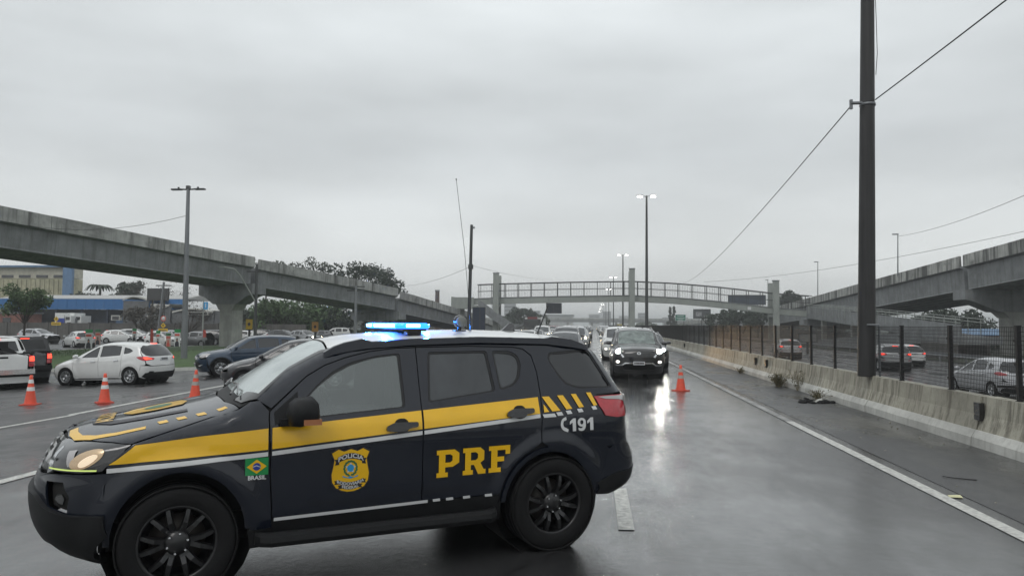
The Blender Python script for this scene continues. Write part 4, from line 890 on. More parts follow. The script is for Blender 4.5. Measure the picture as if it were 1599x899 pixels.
    both('fog_recess', [('x', -.815, .83), ('x', -.70, .835), ('x', -.66, .74), ('x', -.67, .63), ('x', -.80, .665)], MT['shell'], bmp, off=-.045, skirt=0)
    both('fog_lamp', [('x', -.78, .71), ('x', -.765, .745), ('x', -.735, .75), ('x', -.715, .72), ('x', -.725, .68), ('x', -.76, .675)], MT['lamp_bowl'], bmp, off=-.03)
    lb = fp([('y', 0, .74), ('y', .5, .73), ('x', -.86, .72), ('x', -.80, .665), ('x', -.66, .625), ('x', -.448, .625), ('x', -.43, .50), ('x', -.43, .300), ('x', -.56, .300), ('x', -.66, .335), ('y', .6, .42), ('y', 0, .42)])
    lb = lb + [(-u, v) for u, v in lb[-2:0:-1]]
    patch('bumper_guard', F, lb, bp, root, off=.032, sp=.05, skirt=.04)
    gr = fp([('y', 0, 1.09), ('y', .42, 1.09), ('y', .56, 1.03), ('y', .62, .90), ('y', .45, .875), ('y', 0, .87)]); gr = gr + [(-u, v) for u, v in gr[-2:0:-1]]
    grl = patch('grille', F, gr, MT['shell'], root, off=-.02, sp=.06)
    for z in (.90, .94, .985, 1.03, 1.07):
        b_ = [(-.56, z - .010), (.56, z - .010), (.56, z + .010), (-.56, z + .010)]
        patch('grille_slat', F, b_, MT['chrome'] if z in (.985,) else gb, grl, off=-.012, sp=.1)
    both('grille_trim', [('y', .56, 1.05), ('y', .60, 1.04), ('y', .66, .90), ('x', -.80, .885), ('x', -.815, .872), ('y', .60, .875)], MT['chrome'], grl, off=.0)
    # front edge of the bonnet wraps down
    hl = fp([('y', 0, 1.125), ('y', .40, 1.12), ('x', -.70, 1.10), ('x', -.70, 1.085), ('y', .42, 1.095), ('y', 0, 1.095)]); hl = hl + [(-u, v) for u, v in hl[-2:0:-1]]
    patch('bonnet_lip', F, hl, nv, bon, sp=.05, off=.0)
    hp = [('x', -.86, .905), ('x', -.838, .985), ('x', -.79, 1.05), ('x', -.72, 1.082), ('x', -.58, 1.088), ('x', -.44, 1.088), ('x', -.30, 1.078), ('x', -.35, 1.02), ('x', -.42, .965), ('x', -.47, .91), ('x', -.60, .898)]
    hs = both('headlight', hp, MT['lamp_bowl'], root, off=-.004, sp=.035)
    for h_, sg in zip(hs, (-1, 1)):
        c = np.array(fp([('x', -.565, .985)])[0]); el = [(c[0] + .008 + .044 * math.cos(a) + .024 * math.sin(a), c[1] - .008 + .042 * math.sin(a)) for a in np.linspace(0, 2 * math.pi, 18)[:-1]]
        patch('headlight_reflector', F, [(c[0] - .015 + .095 * math.cos(a) + .030 * math.sin(a), c[1] + .068 * math.sin(a)) for a in np.linspace(0, 2 * math.pi, 20)[:-1]], MT['reflector'], h_, off=.0025, sgn=sg, sp=.03, skirt=0)
        patch('headlight_bulb', F, el, MT['lamp_warm'], h_, off=.0045, sgn=sg, sp=.03, skirt=0)
        patch('headlight_lens', F, fp([('x', -.68, .935), ('x', -.665, 1.03), ('x', -.625, 1.04), ('x', -.64, .94)]), MT['clear_lens'], h_, off=.002, sgn=sg, sp=.03, skirt=0)
        patch('daytime_strip', F, fp([('x', -.80, .908), ('x', -.80, .917), ('x', -.50, .921), ('x', -.50, .911)]), MT['drl'], h_, off=.004, sgn=sg, sp=.04, skirt=0)
    pl = fp([('y', 0, .70), ('y', .20, .70), ('y', .20, .58), ('y', 0, .58)]); pl = pl + [(-u, v) for u, v in pl[-2:0:-1]] + []
    patch('number_plate', F, [(-.2, .58), (.2, .58), (.2, .70), (-.2, .70)], MT['plate'], root, off=.03, sp=.1)
    # rear end
    rx = Rr.fx; rp = lambda pts: [(rx(x, z), z) if k == 'x' else (Rr.fy(x, z), z) for (k, x, z) in pts]
    tg = rp([('y', 0, .86), ('y', .66, .86), ('y', .68, 1.30), ('x', 3.65, 1.30), ('x', 3.645, 1.34), ('x', 3.57, 1.47), ('x', 3.485, 1.60), ('y', .55, 1.70), ('y', 0, 1.72)]); tg = tg + [(-u, v) for u, v in tg[-2:0:-1]]
    gl = rp([('y', 0, 1.34), ('y', .60, 1.34), ('y', .50, 1.62), ('y', 0, 1.64)]); gl = gl + [(-u, v) for u, v in gl[-2:0:-1]]
    tgo = patch('tailgate', Rr, tg, nv, root, sp=.07, holes=[gl]); patch('rear_screen', Rr, gl, MT['glass_dark'], tgo, off=-.008, sp=.1)
    for sg in (-1, 1):
        patch('corner_panel', Rr, rp([('x', 3.43, .835), ('y', .675, .855), ('y', .69, 1.10), ('x', 3.56, 1.10), ('x', 3.42, 1.12), ('x', 3.43, 1.0)]), nv, root, off=-.001, sgn=sg, sp=.05, skirt=0)
        tl = patch('tail_light', Rr, rp([('x', 3.345, 1.270), ('x', 3.50, 1.275), ('x', 3.73, 1.27), ('x', 3.755, 1.10), ('x', 3.55, 1.085), ('x', 3.43, 1.105), ('x', 3.38, 1.19)]), MT['red_lens'], root, off=.012, sgn=sg, sp=.04)
        patch('reverse_lens', Rr, rp([('x', 3.375, 1.262), ('x', 3.50, 1.268), ('x', 3.738, 1.262), ('x', 3.735, 1.225), ('x', 3.66, 1.215), ('x', 3.59, 1.235), ('x', 3.45, 1.243)]), MT['clear_lens'], tl, off=.016, sgn=sg, sp=.04, skirt=0)
        patch('reverse_lens', Rr, rp([('x', 3.645, 1.23), ('x', 3.675, 1.22), ('x', 3.705, 1.105), ('x', 3.68, 1.10)]), MT['clear_lens'], tl, off=.016, sgn=sg, sp=.04, skirt=0)
        patch('tailgate_gap', Rr, rp([('x', 3.36, 1.283), ('x', 3.36, 1.29), ('x', 3.57, 1.296), ('x', 3.57, 1.289)]), MT['shell'], tgo, off=.004, sgn=sg, sp=.05, skirt=0)
    rb = rp([('y', 0, .84), ('y', .6, .85), ('x', 3.52, .845), ('x', 3.45, .80), ('x', 3.335, .53), ('x', 3.32, .44), ('x', 3.50, .42), ('x', 3.62, .46), ('y', .6, .49), ('y', 0, .49)]); rb = rb + [(-u, v) for u, v in rb[-2:0:-1]]
    rbo = patch('rear_bumper', Rr, rb, nv, root, sp=.05, off=.006)
    gd = rp([('y', 0, .64), ('y', .7, .64), ('x', 3.56, .60), ('x', 3.40, .55), ('x', 3.34, .53), ('x', 3.325, .43), ('x', 3.48, .415), ('x', 3.60, .445), ('y', .6, .475), ('y', 0, .475)]); gd = gd + [(-u, v) for u, v in gd[-2:0:-1]]
    patch('bumper_guard', Rr, gd, bp, root, sp=.05, off=.014, skirt=.02)
    # underbody, wheel wells
    ub_ = MB(); ub_.box(-.5, 3.45, -.60, .60, .30, .50); ub_.box(.5, 2.38, -.86, .86, .30, .46); ub_.box(-.45, 3.4, -.55, .55, .5, 1.0)
    for xc in (.01, 2.87):
        for sg in (-1, 1): ub_.lathe([(.47, .30 * sg), (.49, .86 * sg)], 24, 0, 'y', (xc, 0, .43)); ub_.lathe([(.02, .45 * sg), (.47, .45 * sg)], 24, 0, 'y', (xc, 0, .43))
    ub_.build('underbody', MT['shell'], root)
    wm = wheel_meshes(R, .265, .250, 6, MT['rimblack'], 'pair'); put_wheels(root, wm, (0.0, WB), .80, R, steer=.0)
    # cabin
    cb = MB(); cb.box(.6, 3.3, -.78, .78, .9, 1.0); cb.build('cabin_floor', MT['shell'], root)
    for sg in (-1, 1):
        q = MB(); q.box(1.35, 1.85, sg * .38 - .25, sg * .38 + .25, .95, 1.12)
        q.prism([(-.25, 0), (-.22, .52), (.22, .52), (.25, 0)], [((1.72, sg * .38, 1.08), (0, 1, 0)), ((1.86, sg * .38, 1.08), (0, 1, 0))]); q.box(1.80, 1.90, sg * .38 - .12, sg * .38 + .12, 1.58, 1.74)
        q.build('seat', MT['skin_dark'], root)
    q = MB(); q.prism([(-.70, 1.0), (-.70, 1.24), (.70, 1.24), (.70, 1.0)], [((.62, 0, 0), (0, 1, 0)), ((1.02, 0, -.04), (0, 1, 0))]); q.build('dashboard', MT['skin_dark'], root)
    q = MB()
    for k in range(20):
        a, b = 2 * math.pi * k / 20, 2 * math.pi * (k + 1) / 20; f_ = lambda t: (1.12 - .07 * math.sin(t), -.38 + .19 * math.cos(t), 1.20 + .17 * math.sin(t)); q.cyl(f_(a), f_(b), .016, n=6)
    q.build('steering_wheel', MT['skin_dark'], root)
    # wipers
    for y0, y1 in ((-.62, -.02), (.02, .60)):
        q = MB(); P_, _ = chart_pts(T, np.array([(.40, y0), (.43, (y0 + y1) / 2), (.41, y1), (.36, y0 + .1)]), .03, 1)
        q.tube([P_[0], P_[1], P_[2]], .007, 6); q.tube([P_[3], P_[1]], .009, 6); q.build('wiper', gb, root)
    # ---- letters and badge on the near side
    LS = -1
    def aff(x, z, k=.0): return lambda a, b: (x + a, z + b + k * a)
    def glyph(nm, polys, x, z, w, h_, k, m_, par, holes=()):
        tf = lambda P: [(x + a * w + .00 * b, z + b * h_ + k * a * w) for a, b in P]
        patch(nm, S, tf(polys), m_, par, off=.008, sgn=LS, sp=.05, holes=[tf(q) for q in holes], skirt=0)
    dfr = [o for o in root.children if o.name.startswith('front_door')][0]; rdo = [o for o in root.children if o.name.startswith('rear_door')][0]
    qp = [o for o in root.children if o.name.startswith('quarter_panel')][0]; fe = [o for o in root.children if o.name.startswith('fender')][0]
    Pg = [(0, 0), (.50, 0), (.50, .17), (.38, .17), (.38, .36), (.72, .36), (1, .50), (1, .86), (.78, 1), (0, 1), (0, .83), (.10, .83), (.10, .17), (0, .17)]
    Ph = [(.38, .53), (.38, .83), (.60, .83), (.70, .76), (.70, .60), (.60, .53)]
    Rg = [(0, 0), (.46, 0), (.46, .17), (.36, .17), (.36, .36), (.50, .36), (.70, 0), (1.04, 0), (1.04, .17), (.95, .17), (.80, .42), (.97, .52), (.97, .86), (.78, 1), (0, 1), (0, .83), (.10, .83), (.10, .17), (0, .17)]
    Rh = [(.36, .53), (.36, .83), (.58, .83), (.68, .76), (.68, .60), (.58, .53)]
    Fg = [(0, 0), (.56, 0), (.56, .17), (.40, .17), (.40, .40), (.72, .40), (.72, .58), (.40, .58), (.40, .83), (.78, .83), (.78, .66), (1, .66), (1, 1), (0, 1), (0, .83), (.11, .83), (.11, .17), (0, .17)]
    for G_, H_, x in ((Pg, Ph, 1.853), (Rg, Rh, 2.075), (Fg, None, 2.300)):
        glyph('letter', G_, x, .690 + (x - 1.853) * .012, .190, .214, .012, MT['yellow'], rdo, [H_] if H_ else ())
    glyph('flag_field', [(0, 0), (1, 0), (1, 1), (0, 1)], .423, .818, .158, .122, .0, MT['green'], fe)
    dm = lambda P, c, s1, s2: [(c[0] + a * s1, c[1] + b * s2) for a, b in P]
    fl = patch('flag_diamond', S, [(.502 + .068 * a, .879 + .050 * b) for a, b in ((-1, 0), (0, -1), (1, 0), (0, 1))], MT['yellow'], fe, off=.010, sgn=LS, sp=.08, skirt=0)
    circ = lambda x, z, rx_, rz_, n=20: [(x + rx_ * math.cos(a), z + rz_ * math.sin(a)) for a in np.linspace(0, 2 * math.pi, n, endpoint=False)]
    patch('flag_disc', S, circ(.502, .879, .027, .027), MT['blue'], fe, off=.012, sgn=LS, sp=.08, skirt=0)
    patch('flag_band', S, [(.476, .882), (.50, .890), (.528, .877), (.528, .872), (.50, .884), (.476, .876)], MT['vinyl_white'], fe, off=.014, sgn=LS, sp=.08, skirt=0)
    text_patch('lettering', 'BRASIL', S, aff(.503, .799, 0), MT['vinyl_white'], fe, sgn=LS, size=.040, bold=.035, sx=1.05)
    D1 = [(.36, 0), (.74, 0), (.74, 1), (.44, 1), (.04, .76), (.04, .53), (.36, .68)]
    el = lambda cx, cz, rx_, rz_, n=18: [(cx + rx_ * math.cos(q), cz + rz_ * math.sin(q)) for q in np.linspace(0, 2 * math.pi, n, endpoint=False)]
    D9t = [(.97, .66), (.97, .42), (.90, .18), (.74, .03), (.50, -.02), (.22, .01), (.10, .10), (.10, .26), (.34, .19), (.52, .22), (.62, .34), (.66, .52)]
    for P_, H_, x in ((D1, None, 3.055), (el(.5, .66, .48, .35), el(.5, .66, .19, .17), 3.135), (D9t, None, 3.135), (D1, None, 3.232)):
        patch('digit', S, [(x + a_ * .088, .988 + b_ * .108) for a_, b_ in P_], MT['vinyl_white'], qp, off=.008 + .0006 * (P_ is D9t), sgn=LS, sp=.05, holes=[[(x + a_ * .088, .988 + b_ * .108) for a_, b_ in H_]] if H_ else [], skirt=0)
    ph = []
    for a in np.linspace(R_(100), R_(250), 10): ph.append((3.025 + .055 * math.cos(a), 1.050 + .060 * math.sin(a)))
    ph += [(3.040, .982), (3.048, 1.004), (3.026, 1.018)]
    for a in np.linspace(R_(225), R_(125), 6): ph.append((3.025 + .030 * math.cos(a), 1.053 + .036 * math.sin(a)))
    ph += [(3.012, 1.078), (3.030, 1.088), (3.026, 1.112)]
    patch('phone_mark', S, ph, MT['vinyl_white'], qp, off=.005, sgn=LS, sp=.05, skirt=0)
    # shield badge
    B0, BX = 1.173, .795
    half = [(0, .165), (.05, .148), (.092, .166), (.140, .140), (.120, .09), (.128, .04), (.140, -.02), (.134, -.075), (.105, -.118), (.062, -.140), (.025, -.150), (0, -.170)]
    ol = [(B0 + a, BX + b) for a, b in half] + [(B0 - a, BX + b) for a, b in half[-2:0:-1]]
    oo = [(B0 + (x - B0) * 1.07, BX + (z - BX) * 1.06) for x, z in ol]
    patch('badge_edge', S, oo, MT['ink'], dfr, off=.004, sgn=LS, sp=.06, skirt=0); bd = patch('badge', S, ol, MT['yellow'], dfr, off=.0055, sgn=LS, sp=.06, skirt=0)
    def ribbon(nm, zc, cur, w, h_, notch):
        up, lo = [], []
        for t in np.linspace(-1, 1, 11): up.append((B0 + t * w, BX + zc + cur * (1 - t * t) + h_)); lo.append((B0 + t * w, BX + zc + cur * (1 - t * t) - h_))
        patch(nm, S, lo + up[::-1], MT['ink'], dfr, off=.007, sgn=LS, sp=.05, skirt=0)
        for sg in (-1, 1):
            patch(nm, S, [(B0 + sg * (w - .012), BX + zc - h_ * 1.5), (B0 + sg * (w + .020), BX + zc - h_ * 1.7), (B0 + sg * (w + .012), BX + zc - h_ * .6), (B0 + sg * (w + .022), BX + zc + h_ * .4), (B0 + sg * (w - .012), BX + zc + h_ * .4)], MT['ink'], dfr, off=.0065, sgn=LS, sp=.05, skirt=0)
    ribbon('badge_ribbon', .085, .030, .098, .021, 1); ribbon('badge_ribbon', -.070, -.024, .100, .014, 1); ribbon('badge_ribbon', -.105, -.018, .072, .013, 1)
    text_patch('badge_lettering', 'POLICIA', S, lambda a, b: (B0 + a, BX + .085 + .030 * (1 - (a / .098) ** 2) + b), MT['vinyl_white'], dfr, off=.0095, sgn=LS, size=.046, bold=.03, sx=1.12)
    text_patch('badge_lettering', 'RODOVIARIA', S, lambda a, b: (B0 + a, BX - .070 - .024 * (1 - (a / .100) ** 2) + b), MT['vinyl_white'], dfr, off=.0095, sgn=LS, size=.032, bold=.03, sx=1.05)
    text_patch('badge_lettering', 'FEDERAL', S, lambda a, b: (B0 + a, BX - .105 - .018 * (1 - (a / .072) ** 2) + b), MT['vinyl_white'], dfr, off=.0095, sgn=LS, size=.030, bold=.03, sx=1.05)
    for k in range(14):      # wreath leaves
        a = R_(-60 + 300 * k / 13 - 0); a = R_(-70) + (R_(320)) * k / 13
        cx_, cz_ = B0 + .046 * math.cos(a), BX + .022 + .052 * math.sin(a)
        patch('badge_leaf', S, [(cx_ + .016 * math.cos(t) * math.cos(a + 1.2) - .008 * math.sin(t) * math.sin(a + 1.2), cz_ + .016 * math.cos(t) * math.sin(a + 1.2) + .008 * math.sin(t) * math.cos(a + 1.2)) for t in np.linspace(0, 2 * math.pi, 7)[:-1]], MT['darkgreen'], dfr, off=.007, sgn=LS, sp=.05, skirt=0)
    patch('badge_ray', S, [(B0 + (.042 if k % 2 == 0 else .022) * math.sin(k * math.pi / 5), BX + .024 + (.042 if k % 2 == 0 else .022) * math.cos(k * math.pi / 5)) for k in range(10)], MT['vinyl_white'], dfr, off=.0078, sgn=LS, sp=.05, skirt=0)
    patch('badge_disc', S, circ(B0, BX + .024, .026, .028, 14), MT['lightblue'], dfr, off=.0085, sgn=LS, sp=.05, skirt=0)
    patch('badge_scroll', S, [(B0 - .06, BX - .03), (B0 - .02, BX - .045), (B0, BX - .035), (B0 + .02, BX - .045), (B0 + .06, BX - .03), (B0 + .055, BX - .042), (B0, BX - .055), (B0 - .055, BX - .042)], MT['lightblue'], dfr, off=.0075, sgn=LS, sp=.05, skirt=0)
    # ---- roof gear
    zr = lambda x: float(sh.zt(x))
    barm = mat('lit_blue_lens', (.02, .2, 1), .15, emis=(.01, .12, 1.0), es=4); barw = mat('lit_white_blue_led', (.6, .9, 1), .15, emis=(.22, .72, 1.0), es=9)
    q = MB(); pr_ = [(-.14, 0), (-.155, .025), (-.12, .048), (.12, .048), (.155, .025), (.14, 0)]
    X0 = 1.775; Z0 = zr(X0) + .022
    q.prism(pr_, [((X0, -.515, Z0), (.6, 0, 0)), ((X0, -.49, Z0), (1, 0, 0)), ((X0, .49, Z0), (1, 0, 0)), ((X0, .515, Z0), (.6, 0, 0))]); bar = q.build('light_bar', barm, root)
    q = MB()
    for k in range(10):
        y = -.43 + k * .0955
        if k not in (7,): q.box(X0 - .158, X0 - .150, y - .038, y + .038, Z0 + .012, Z0 + .038); q.box(X0 + .150, X0 + .158, y - .038, y + .038, Z0 + .012, Z0 + .038)
    for yy in (-.517, .517): q.box(X0 - .06, X0 + .06, yy - .002, yy + .002, Z0 + .012, Z0 + .038)
    q.build('led_module', barw, bar)
    q = MB(); q.box(X0 - .10, X0 + .10, -.56, .58, Z0 - .02, Z0); q.build('light_bar_base', gb, bar)
    for y in (-.50, .50): q = MB(); q.box(X0 - .06, X0 + .06, y - .05, y + .05, zr(X0) - .03, Z0 - .018); q.build('light_bar_foot', gb, bar)
    # spotlight, aerials
    q = MB(); q.lathe([(0, .02), (.05, .015), (.058, 0), (.05, -.05), (0, -.06)], 24, 0, 'y', (2.27, -.30, 1.925)); sl = q.build('roof_spotlight', gb, root)
    q = MB(); q.lathe([(0, -.063), (.035, -.060), (.049, -.052), (.049, -.048)], 24, 0, 'y', (2.27, -.30, 1.925)); q.build('spotlight_lens', mat('dull_grey_lens', (.16, .165, .15), .35), sl)
    q = MB(); q.cyl((2.27, -.30, zr(2.27) - .02), (2.27, -.30, 1.88), .02, n=10); q.box(2.22, 2.32, -.34, -.26, zr(2.27) - .03, zr(2.27) + .0); q.build('spotlight_bracket', gb, sl)
    q = MB(); q.tube([(2.50, 0, zr(2.5) - .01), (2.475, 0, 2.15), (2.43, 0, 2.6), (2.375, 0, 3.0), (2.34, 0, 3.26)], .0024, 5); q.cyl((2.50, 0, zr(2.5) - .01), (2.497, 0, zr(2.5) + .12), .012, .008, 8); q.cyl((2.34, 0, 3.26), (2.338, 0, 3.275), .006, n=6); q.build('whip_aerial', gb, root)
    q = MB(); q.tube([(3.20, 0, zr(3.2) - .01), (3.325, 0, 2.09)], .007, 6); q.cyl((3.20, 0, zr(3.2) - .02), (3.205, 0, zr(3.2) + .015), .02, n=8); q.build('roof_aerial', gb, root)
    q = MB(); z = zr(2.88); q.add([(2.80, -.03, z - .01), (2.80, .03, z - .01), (2.95, .035, z - .01), (2.95, -.035, z - .01), (2.90, -.008, z + .075), (2.90, .008, z + .075), (2.935, .008, z + .08), (2.935, -.008, z + .08)], [(0, 1, 5, 4), (1, 2, 6, 5), (2, 3, 7, 6), (3, 0, 4, 7), (4, 5, 6, 7)], 0, True); q.build('shark_fin_aerial', gb, root)
    for dx in (-.30, .30):
        for yy in (-.3, .3):
            ld = bpy.data.lights.new('light_bar_lamp', 'POINT'); ld.energy = 9; ld.color = (.03, .22, 1); ld.shadow_soft_size = .03
            lo = bpy.data.objects.new('light_bar_lamp', ld); COL.objects.link(lo); lo.parent = root; lo.location = (X0 + dx * .62, yy, Z0 + .03)
    return tag(root, 'navy police SUV with yellow side stripe, PRF lettering and lit blue roof light bar', 'police car')
police = build_police()
police.location = (-2.833 + .518 * -.905, 4.858 - .8552 * -.905, 0); police.rotation_euler = (0, 0, math.atan2(.51824, .85524))

# ================================================================== everyday cars (x: 0 at the nose, rearwards)
def dedup(p):
    o = []
    for q in p:
        if not o or np.hypot(q[0] - o[-1][0], q[1] - o[-1][1]) > 1e-3: o.append(q)
    return o
def make_car(k, paintm, name='parked_car', lights='off', brake=False, sp=.08, front=True, rear=True, trim=None, plate_text=None):
    """k: dict of outline data for one body style"""
    root = empty(name); L = k['L']; hw = k['W'] / 2; R = k['R']; xf, xr = k['xf'], k['xr']; cow, wst = k['cowl'], k['wst']; rend = k['rend']; belt0, belt1 = k['belt']
    top = k['top']; zt_keys = top
    sh = Shape(top, k['nose'], k['tail'], hw, k.get('taper', [(0, .955), (.7, .99), (1.2, 1), (L - 1.2, 1), (L - .4, .97), (L, .94)]),
               [(.1, -.10), (.32, -.035), (.45, -.01), (.62, 0), (.8, .002), (belt0 - .05, -.015), (belt1 + .1, -.03)], [(0, belt0 + .2), (cow[0] - .3, belt0 + .1), (cow[0] + .1, belt0), (L, belt1)], k.get('tum', .42),
               [(0, .14), (.4, .22), (cow[0], .26), (cow[0] + .2, .20), (wst[0], .15), (wst[0] + .3, .12), (rend[0], .13), (L, .16)], pf=k.get('pf', (.55, 2.5)), pr=k.get('pr', (.42, 2.8)),
               flares=[(xf, R, R + .10, .014 + k.get('flare', 0)), (xr, R, R + .10, .014 + k.get('flare', 0))], creases=[(cow[0] - .5, belt0 - .13, L - .3, belt1 - .10, .06, .008)])
    S, T = SideC(sh), TopC(sh); F = EndC(sh, True, .14, belt0 + .35, 1.3) if front else None; Rr = EndC(sh, False, .14, k['H'] - .04, 1.2) if rear else None
    tr = trim or MT['black_plastic']; gb = MT['gloss_black']
    zt = lambda x: float(sh.zt(x)); edge = lambda x, z: float(sh.S(np.array([x]), np.array([z]))[0])
    arc = lambda cx, r, a0, a1, n=10: [(cx + r * math.cos(R_(a0 + (a1 - a0) * i / n)), R + .0 + r * math.sin(R_(a0 + (a1 - a0) * i / n))) for i in range(n + 1)]
    ra = R + .055; sz = k.get('sill', .24); blt = lambda x: float(np.interp(x, [cow[0], L - .3], [belt0, belt1]))
    gl = k['glass']; d0, d1, d2 = k['doors']; ped = .0
    fz = k.get('fz', .62)   # bonnet-lamp line height at the front corner
    a0_ = math.degrees(math.asin(max(-.99, (sz + .02 - R) / ra)))
    hood_line = [(x, z) for x, z in k['hoodline']]      # fender/bonnet shut line, front -> cowl
    bcx = xf - ra - .06                                   # bumper corner, in front of the wheel
    xb = max(.10, k.get('bumpx', .34))
    tailx = L - k.get('rbx', .38)
    for sgn in (-1, 1):
        fen = [(xb, k['lampz'][0]), (xb + .01, fz - .20), (xf - ra, sz + .02)] + arc(xf, ra, 180 - a0_, a0_)[1:] + [(d0 - .012, sz + .02), (d0 - .012, belt0)] + [(d0 - .012, min(belt0 + .02, zt(d0) - .12))] + [(x, z) for x, z in hood_line[::-1]]
        fender = patch('fender', S, dedup(fen), paintm, root, sgn=sgn, sp=sp)
        low = sz + .07
        def door(x0, x1, nm, glass, dn):
            pts = [(x0, low), (x0, blt(x0))]
            frame = [(x, zt(x) - dn(x)) for x in np.linspace(max(x0, k['pil'][0]), x1, 8)]
            if x0 < k['pil'][0]: frame = [(x0, blt(x0) + .02)] + frame
            pts += frame + [(x1, blt(x1)), (x1, low)]
            if x1 > xr - ra - .03:
                cut = [q for q in arc(xr, ra + .03, 180 - a0_, 90) if q[0] < x1 and q[1] > low]; pts = pts[:-1] + [(x1, R + math.sqrt(max(.0, (ra + .03) ** 2 - (xr - x1) ** 2)))] + cut[::-1] + [(cut[0][0], low)] if cut else pts
            d = patch(nm, S, dedup(pts), paintm, root, sgn=sgn, sp=sp, holes=[glass])
            hx = x1 - .20; hz = blt(hx) - .11
            patch('door_handle', S, [(hx - .09, hz - .014), (hx + .09, hz - .010), (hx + .09, hz + .018), (hx - .09, hz + .014)], k.get('handle', paintm), d, off=.028, sgn=sgn, sp=.1, skirt=.024)
            return d
        drop = lambda x: .115 if x > wst[0] + .15 else .085
        doors = [door(d0, d1 - .006, 'front_door', gl[0], drop), door(d1 + .006, d2, 'rear_door', gl[1], drop)]
        # quarter panel and roof side
        qend = k.get('qend', [(tailx, sz + .20), (tailx + .04, belt1 - .15)])
        tp = [(x, zt(x) - .062) for x in np.linspace(rend[0], wst[0] + .08, 9)]
        apil = [(x, zt(x) - .062) for x in np.linspace(wst[0], cow[0] + .10, 5)]
        doortop = [(x, zt(x) - drop(x) + .008) for x in np.linspace(max(d0, k['pil'][0]), d2, 12)]
        q = [(d0, blt(d0) + .028)] + doortop + [(d2 + .006, zt(d2) - drop(d2) - .03), (d2 + .010, blt(d2)), (d2 + .010, R + math.sqrt(max(.01, (ra) ** 2 - (min(ra * .99, abs(xr - d2 - .01))) ** 2)))] + [p for p in arc(xr, ra, 180 - a0_, a0_) if p[0] > d2 + .02] + qend + k['qup'] + tp + apil
        holes = [gl[2]] if len(gl) > 2 else []
        qp = patch('quarter_panel', S, dedup(q), paintm, root, sgn=sgn, sp=sp, holes=holes)
        for i, g in enumerate(gl):
            par = doors[i] if i < 2 else qp
            A = np.array(g); c = A.mean(0); A2 = [tuple(c + (p - c) * 1.02) for p in A]; inn = [tuple(c + (p - c) * (1 - .02 / max(np.linalg.norm(p - c), .1))) for p in A]
            patch('side_window', S, A2, MT['glass_dark'], par, off=-.010, sgn=sgn, sp=.14, skirt=0)
            patch('window_seal', S, A2, gb, par, off=-.002, sgn=sgn, sp=.12, holes=[inn], skirt=.006)
        for xc in (xf, xr):
            o_, i_ = arc(xc, ra + k.get('lipw', .012), 180 - a0_, a0_), arc(xc, ra - .025, 180 - a0_, a0_)
            patch('arch_lip', S, o_ + i_[::-1], tr if k.get('clad') else paintm, root, off=.003, sgn=sgn, sp=.08, skirt=.05)
        patch('sill', S, [(xf + ra - .02, sz - .06), (xf + ra - .02, sz + .02), (d0, sz + .02), (d0, low - .008), (d2, low - .008), (xr - ra, low - .008), (xr - ra, sz - .06)], tr if k.get('clad') else paintm, root, off=-.004, sgn=sgn, sp=.12)
        if k.get('clad'):
            patch('door_cladding', S, [(d0 + .02, low + .005), (d0 + .02, low + .12), (xr - ra - .14, low + .14), (xr - ra - .05, low + .005)], tr, doors[0], off=.012, sgn=sgn, sp=.14)
        # mirror
        mb = MB(); mx, mz, my = k['pil'][0] - .02, blt(k['pil'][0]) + .085, edge(k['pil'][0] + .05, blt(k['pil'][0]) + .03)
        ring = []
        for yy, s_ in ((.02, .45), (.06, .95), (.14, 1.0), (.20, .8), (.225, .4)): ring.append([(mx + a * s_, sgn * (my + yy), mz + b * s_) for a, b in ((-.05, -.02), (-.03, .06), (.04, .085), (.075, .07), (.075, -.05), (0, -.065))])
        n = 6; mb.add([p for r in ring for p in r], [(i * n + a, i * n + (a + 1) % n, (i + 1) * n + (a + 1) % n, (i + 1) * n + a) for i in range(4) for a in range(n)] + [tuple(range(n)), tuple(range(24, 30))], 0, True)
        mb.build('wing_mirror', k.get('mirror', paintm) or paintm, doors[0])
        # shell
        ovl = [(.25, sz)] + arc(xf, ra, 180 - a0_, a0_) + [(xr - ra, sz)] + arc(xr, ra, 180 - a0_, a0_) + [(L - .25, sz), (L - .25, belt1)] + [(x, zt(x) - .12) for x in np.linspace(rend[0] - .05, cow[0] + .1, 8)] + [(.3, fz)]
        patch('inner_shell', S, dedup(ovl), MT['shell'], root, off=-.022, sgn=sgn, sp=.2, skirt=0)
    mir = lambda P: P + [(a, -b) for a, b in P[::-1] if abs(b) > 1e-6]
    mir0 = lambda P: P + [(-a, b) for a, b in P[::-1] if abs(a) > 1e-6]
    hl = [(x, edge(x, z) - .004) for x, z in hood_line]
    hx0 = k['hoodx']
    hd = [(hx0, 0), (hx0 + .01, .35), (hx0 + .04, .52)] + hl + [(cow[0] - .02, .45), (cow[0] - .05, 0)]
    bon = patch('bonnet', T, mir(hd), paintm, root, sp=sp)
    w = [(cow[0] + .03, 0), (cow[0] + .05, .45), (cow[0] + .09, edge(cow[0] + .10, zt(cow[0] + .10) - .062) - .01)] + [(x, edge(x, zt(x) - .062) - .006) for x in np.linspace(cow[0] + .16, wst[0] - .02, 4)] + [(wst[0] - .03, .4), (wst[0] - .015, 0)]
    ws = patch('windscreen', T, mir(w), k.get('wsm', MT['glass_mid']), root, off=-.005, sp=.12, skirt=0)
    cw = [(cow[0] - .045, 0), (cow[0] - .015, .45), (hl[-1][0] - .0, hl[-1][1]), (cow[0] + .10, edge(cow[0] + .10, zt(cow[0] + .10) - .062)), (cow[0] + .055, .45), (cow[0] + .035, 0)]
    patch('cowl_panel', T, mir(cw), gb, root, off=-.006, sp=.12)
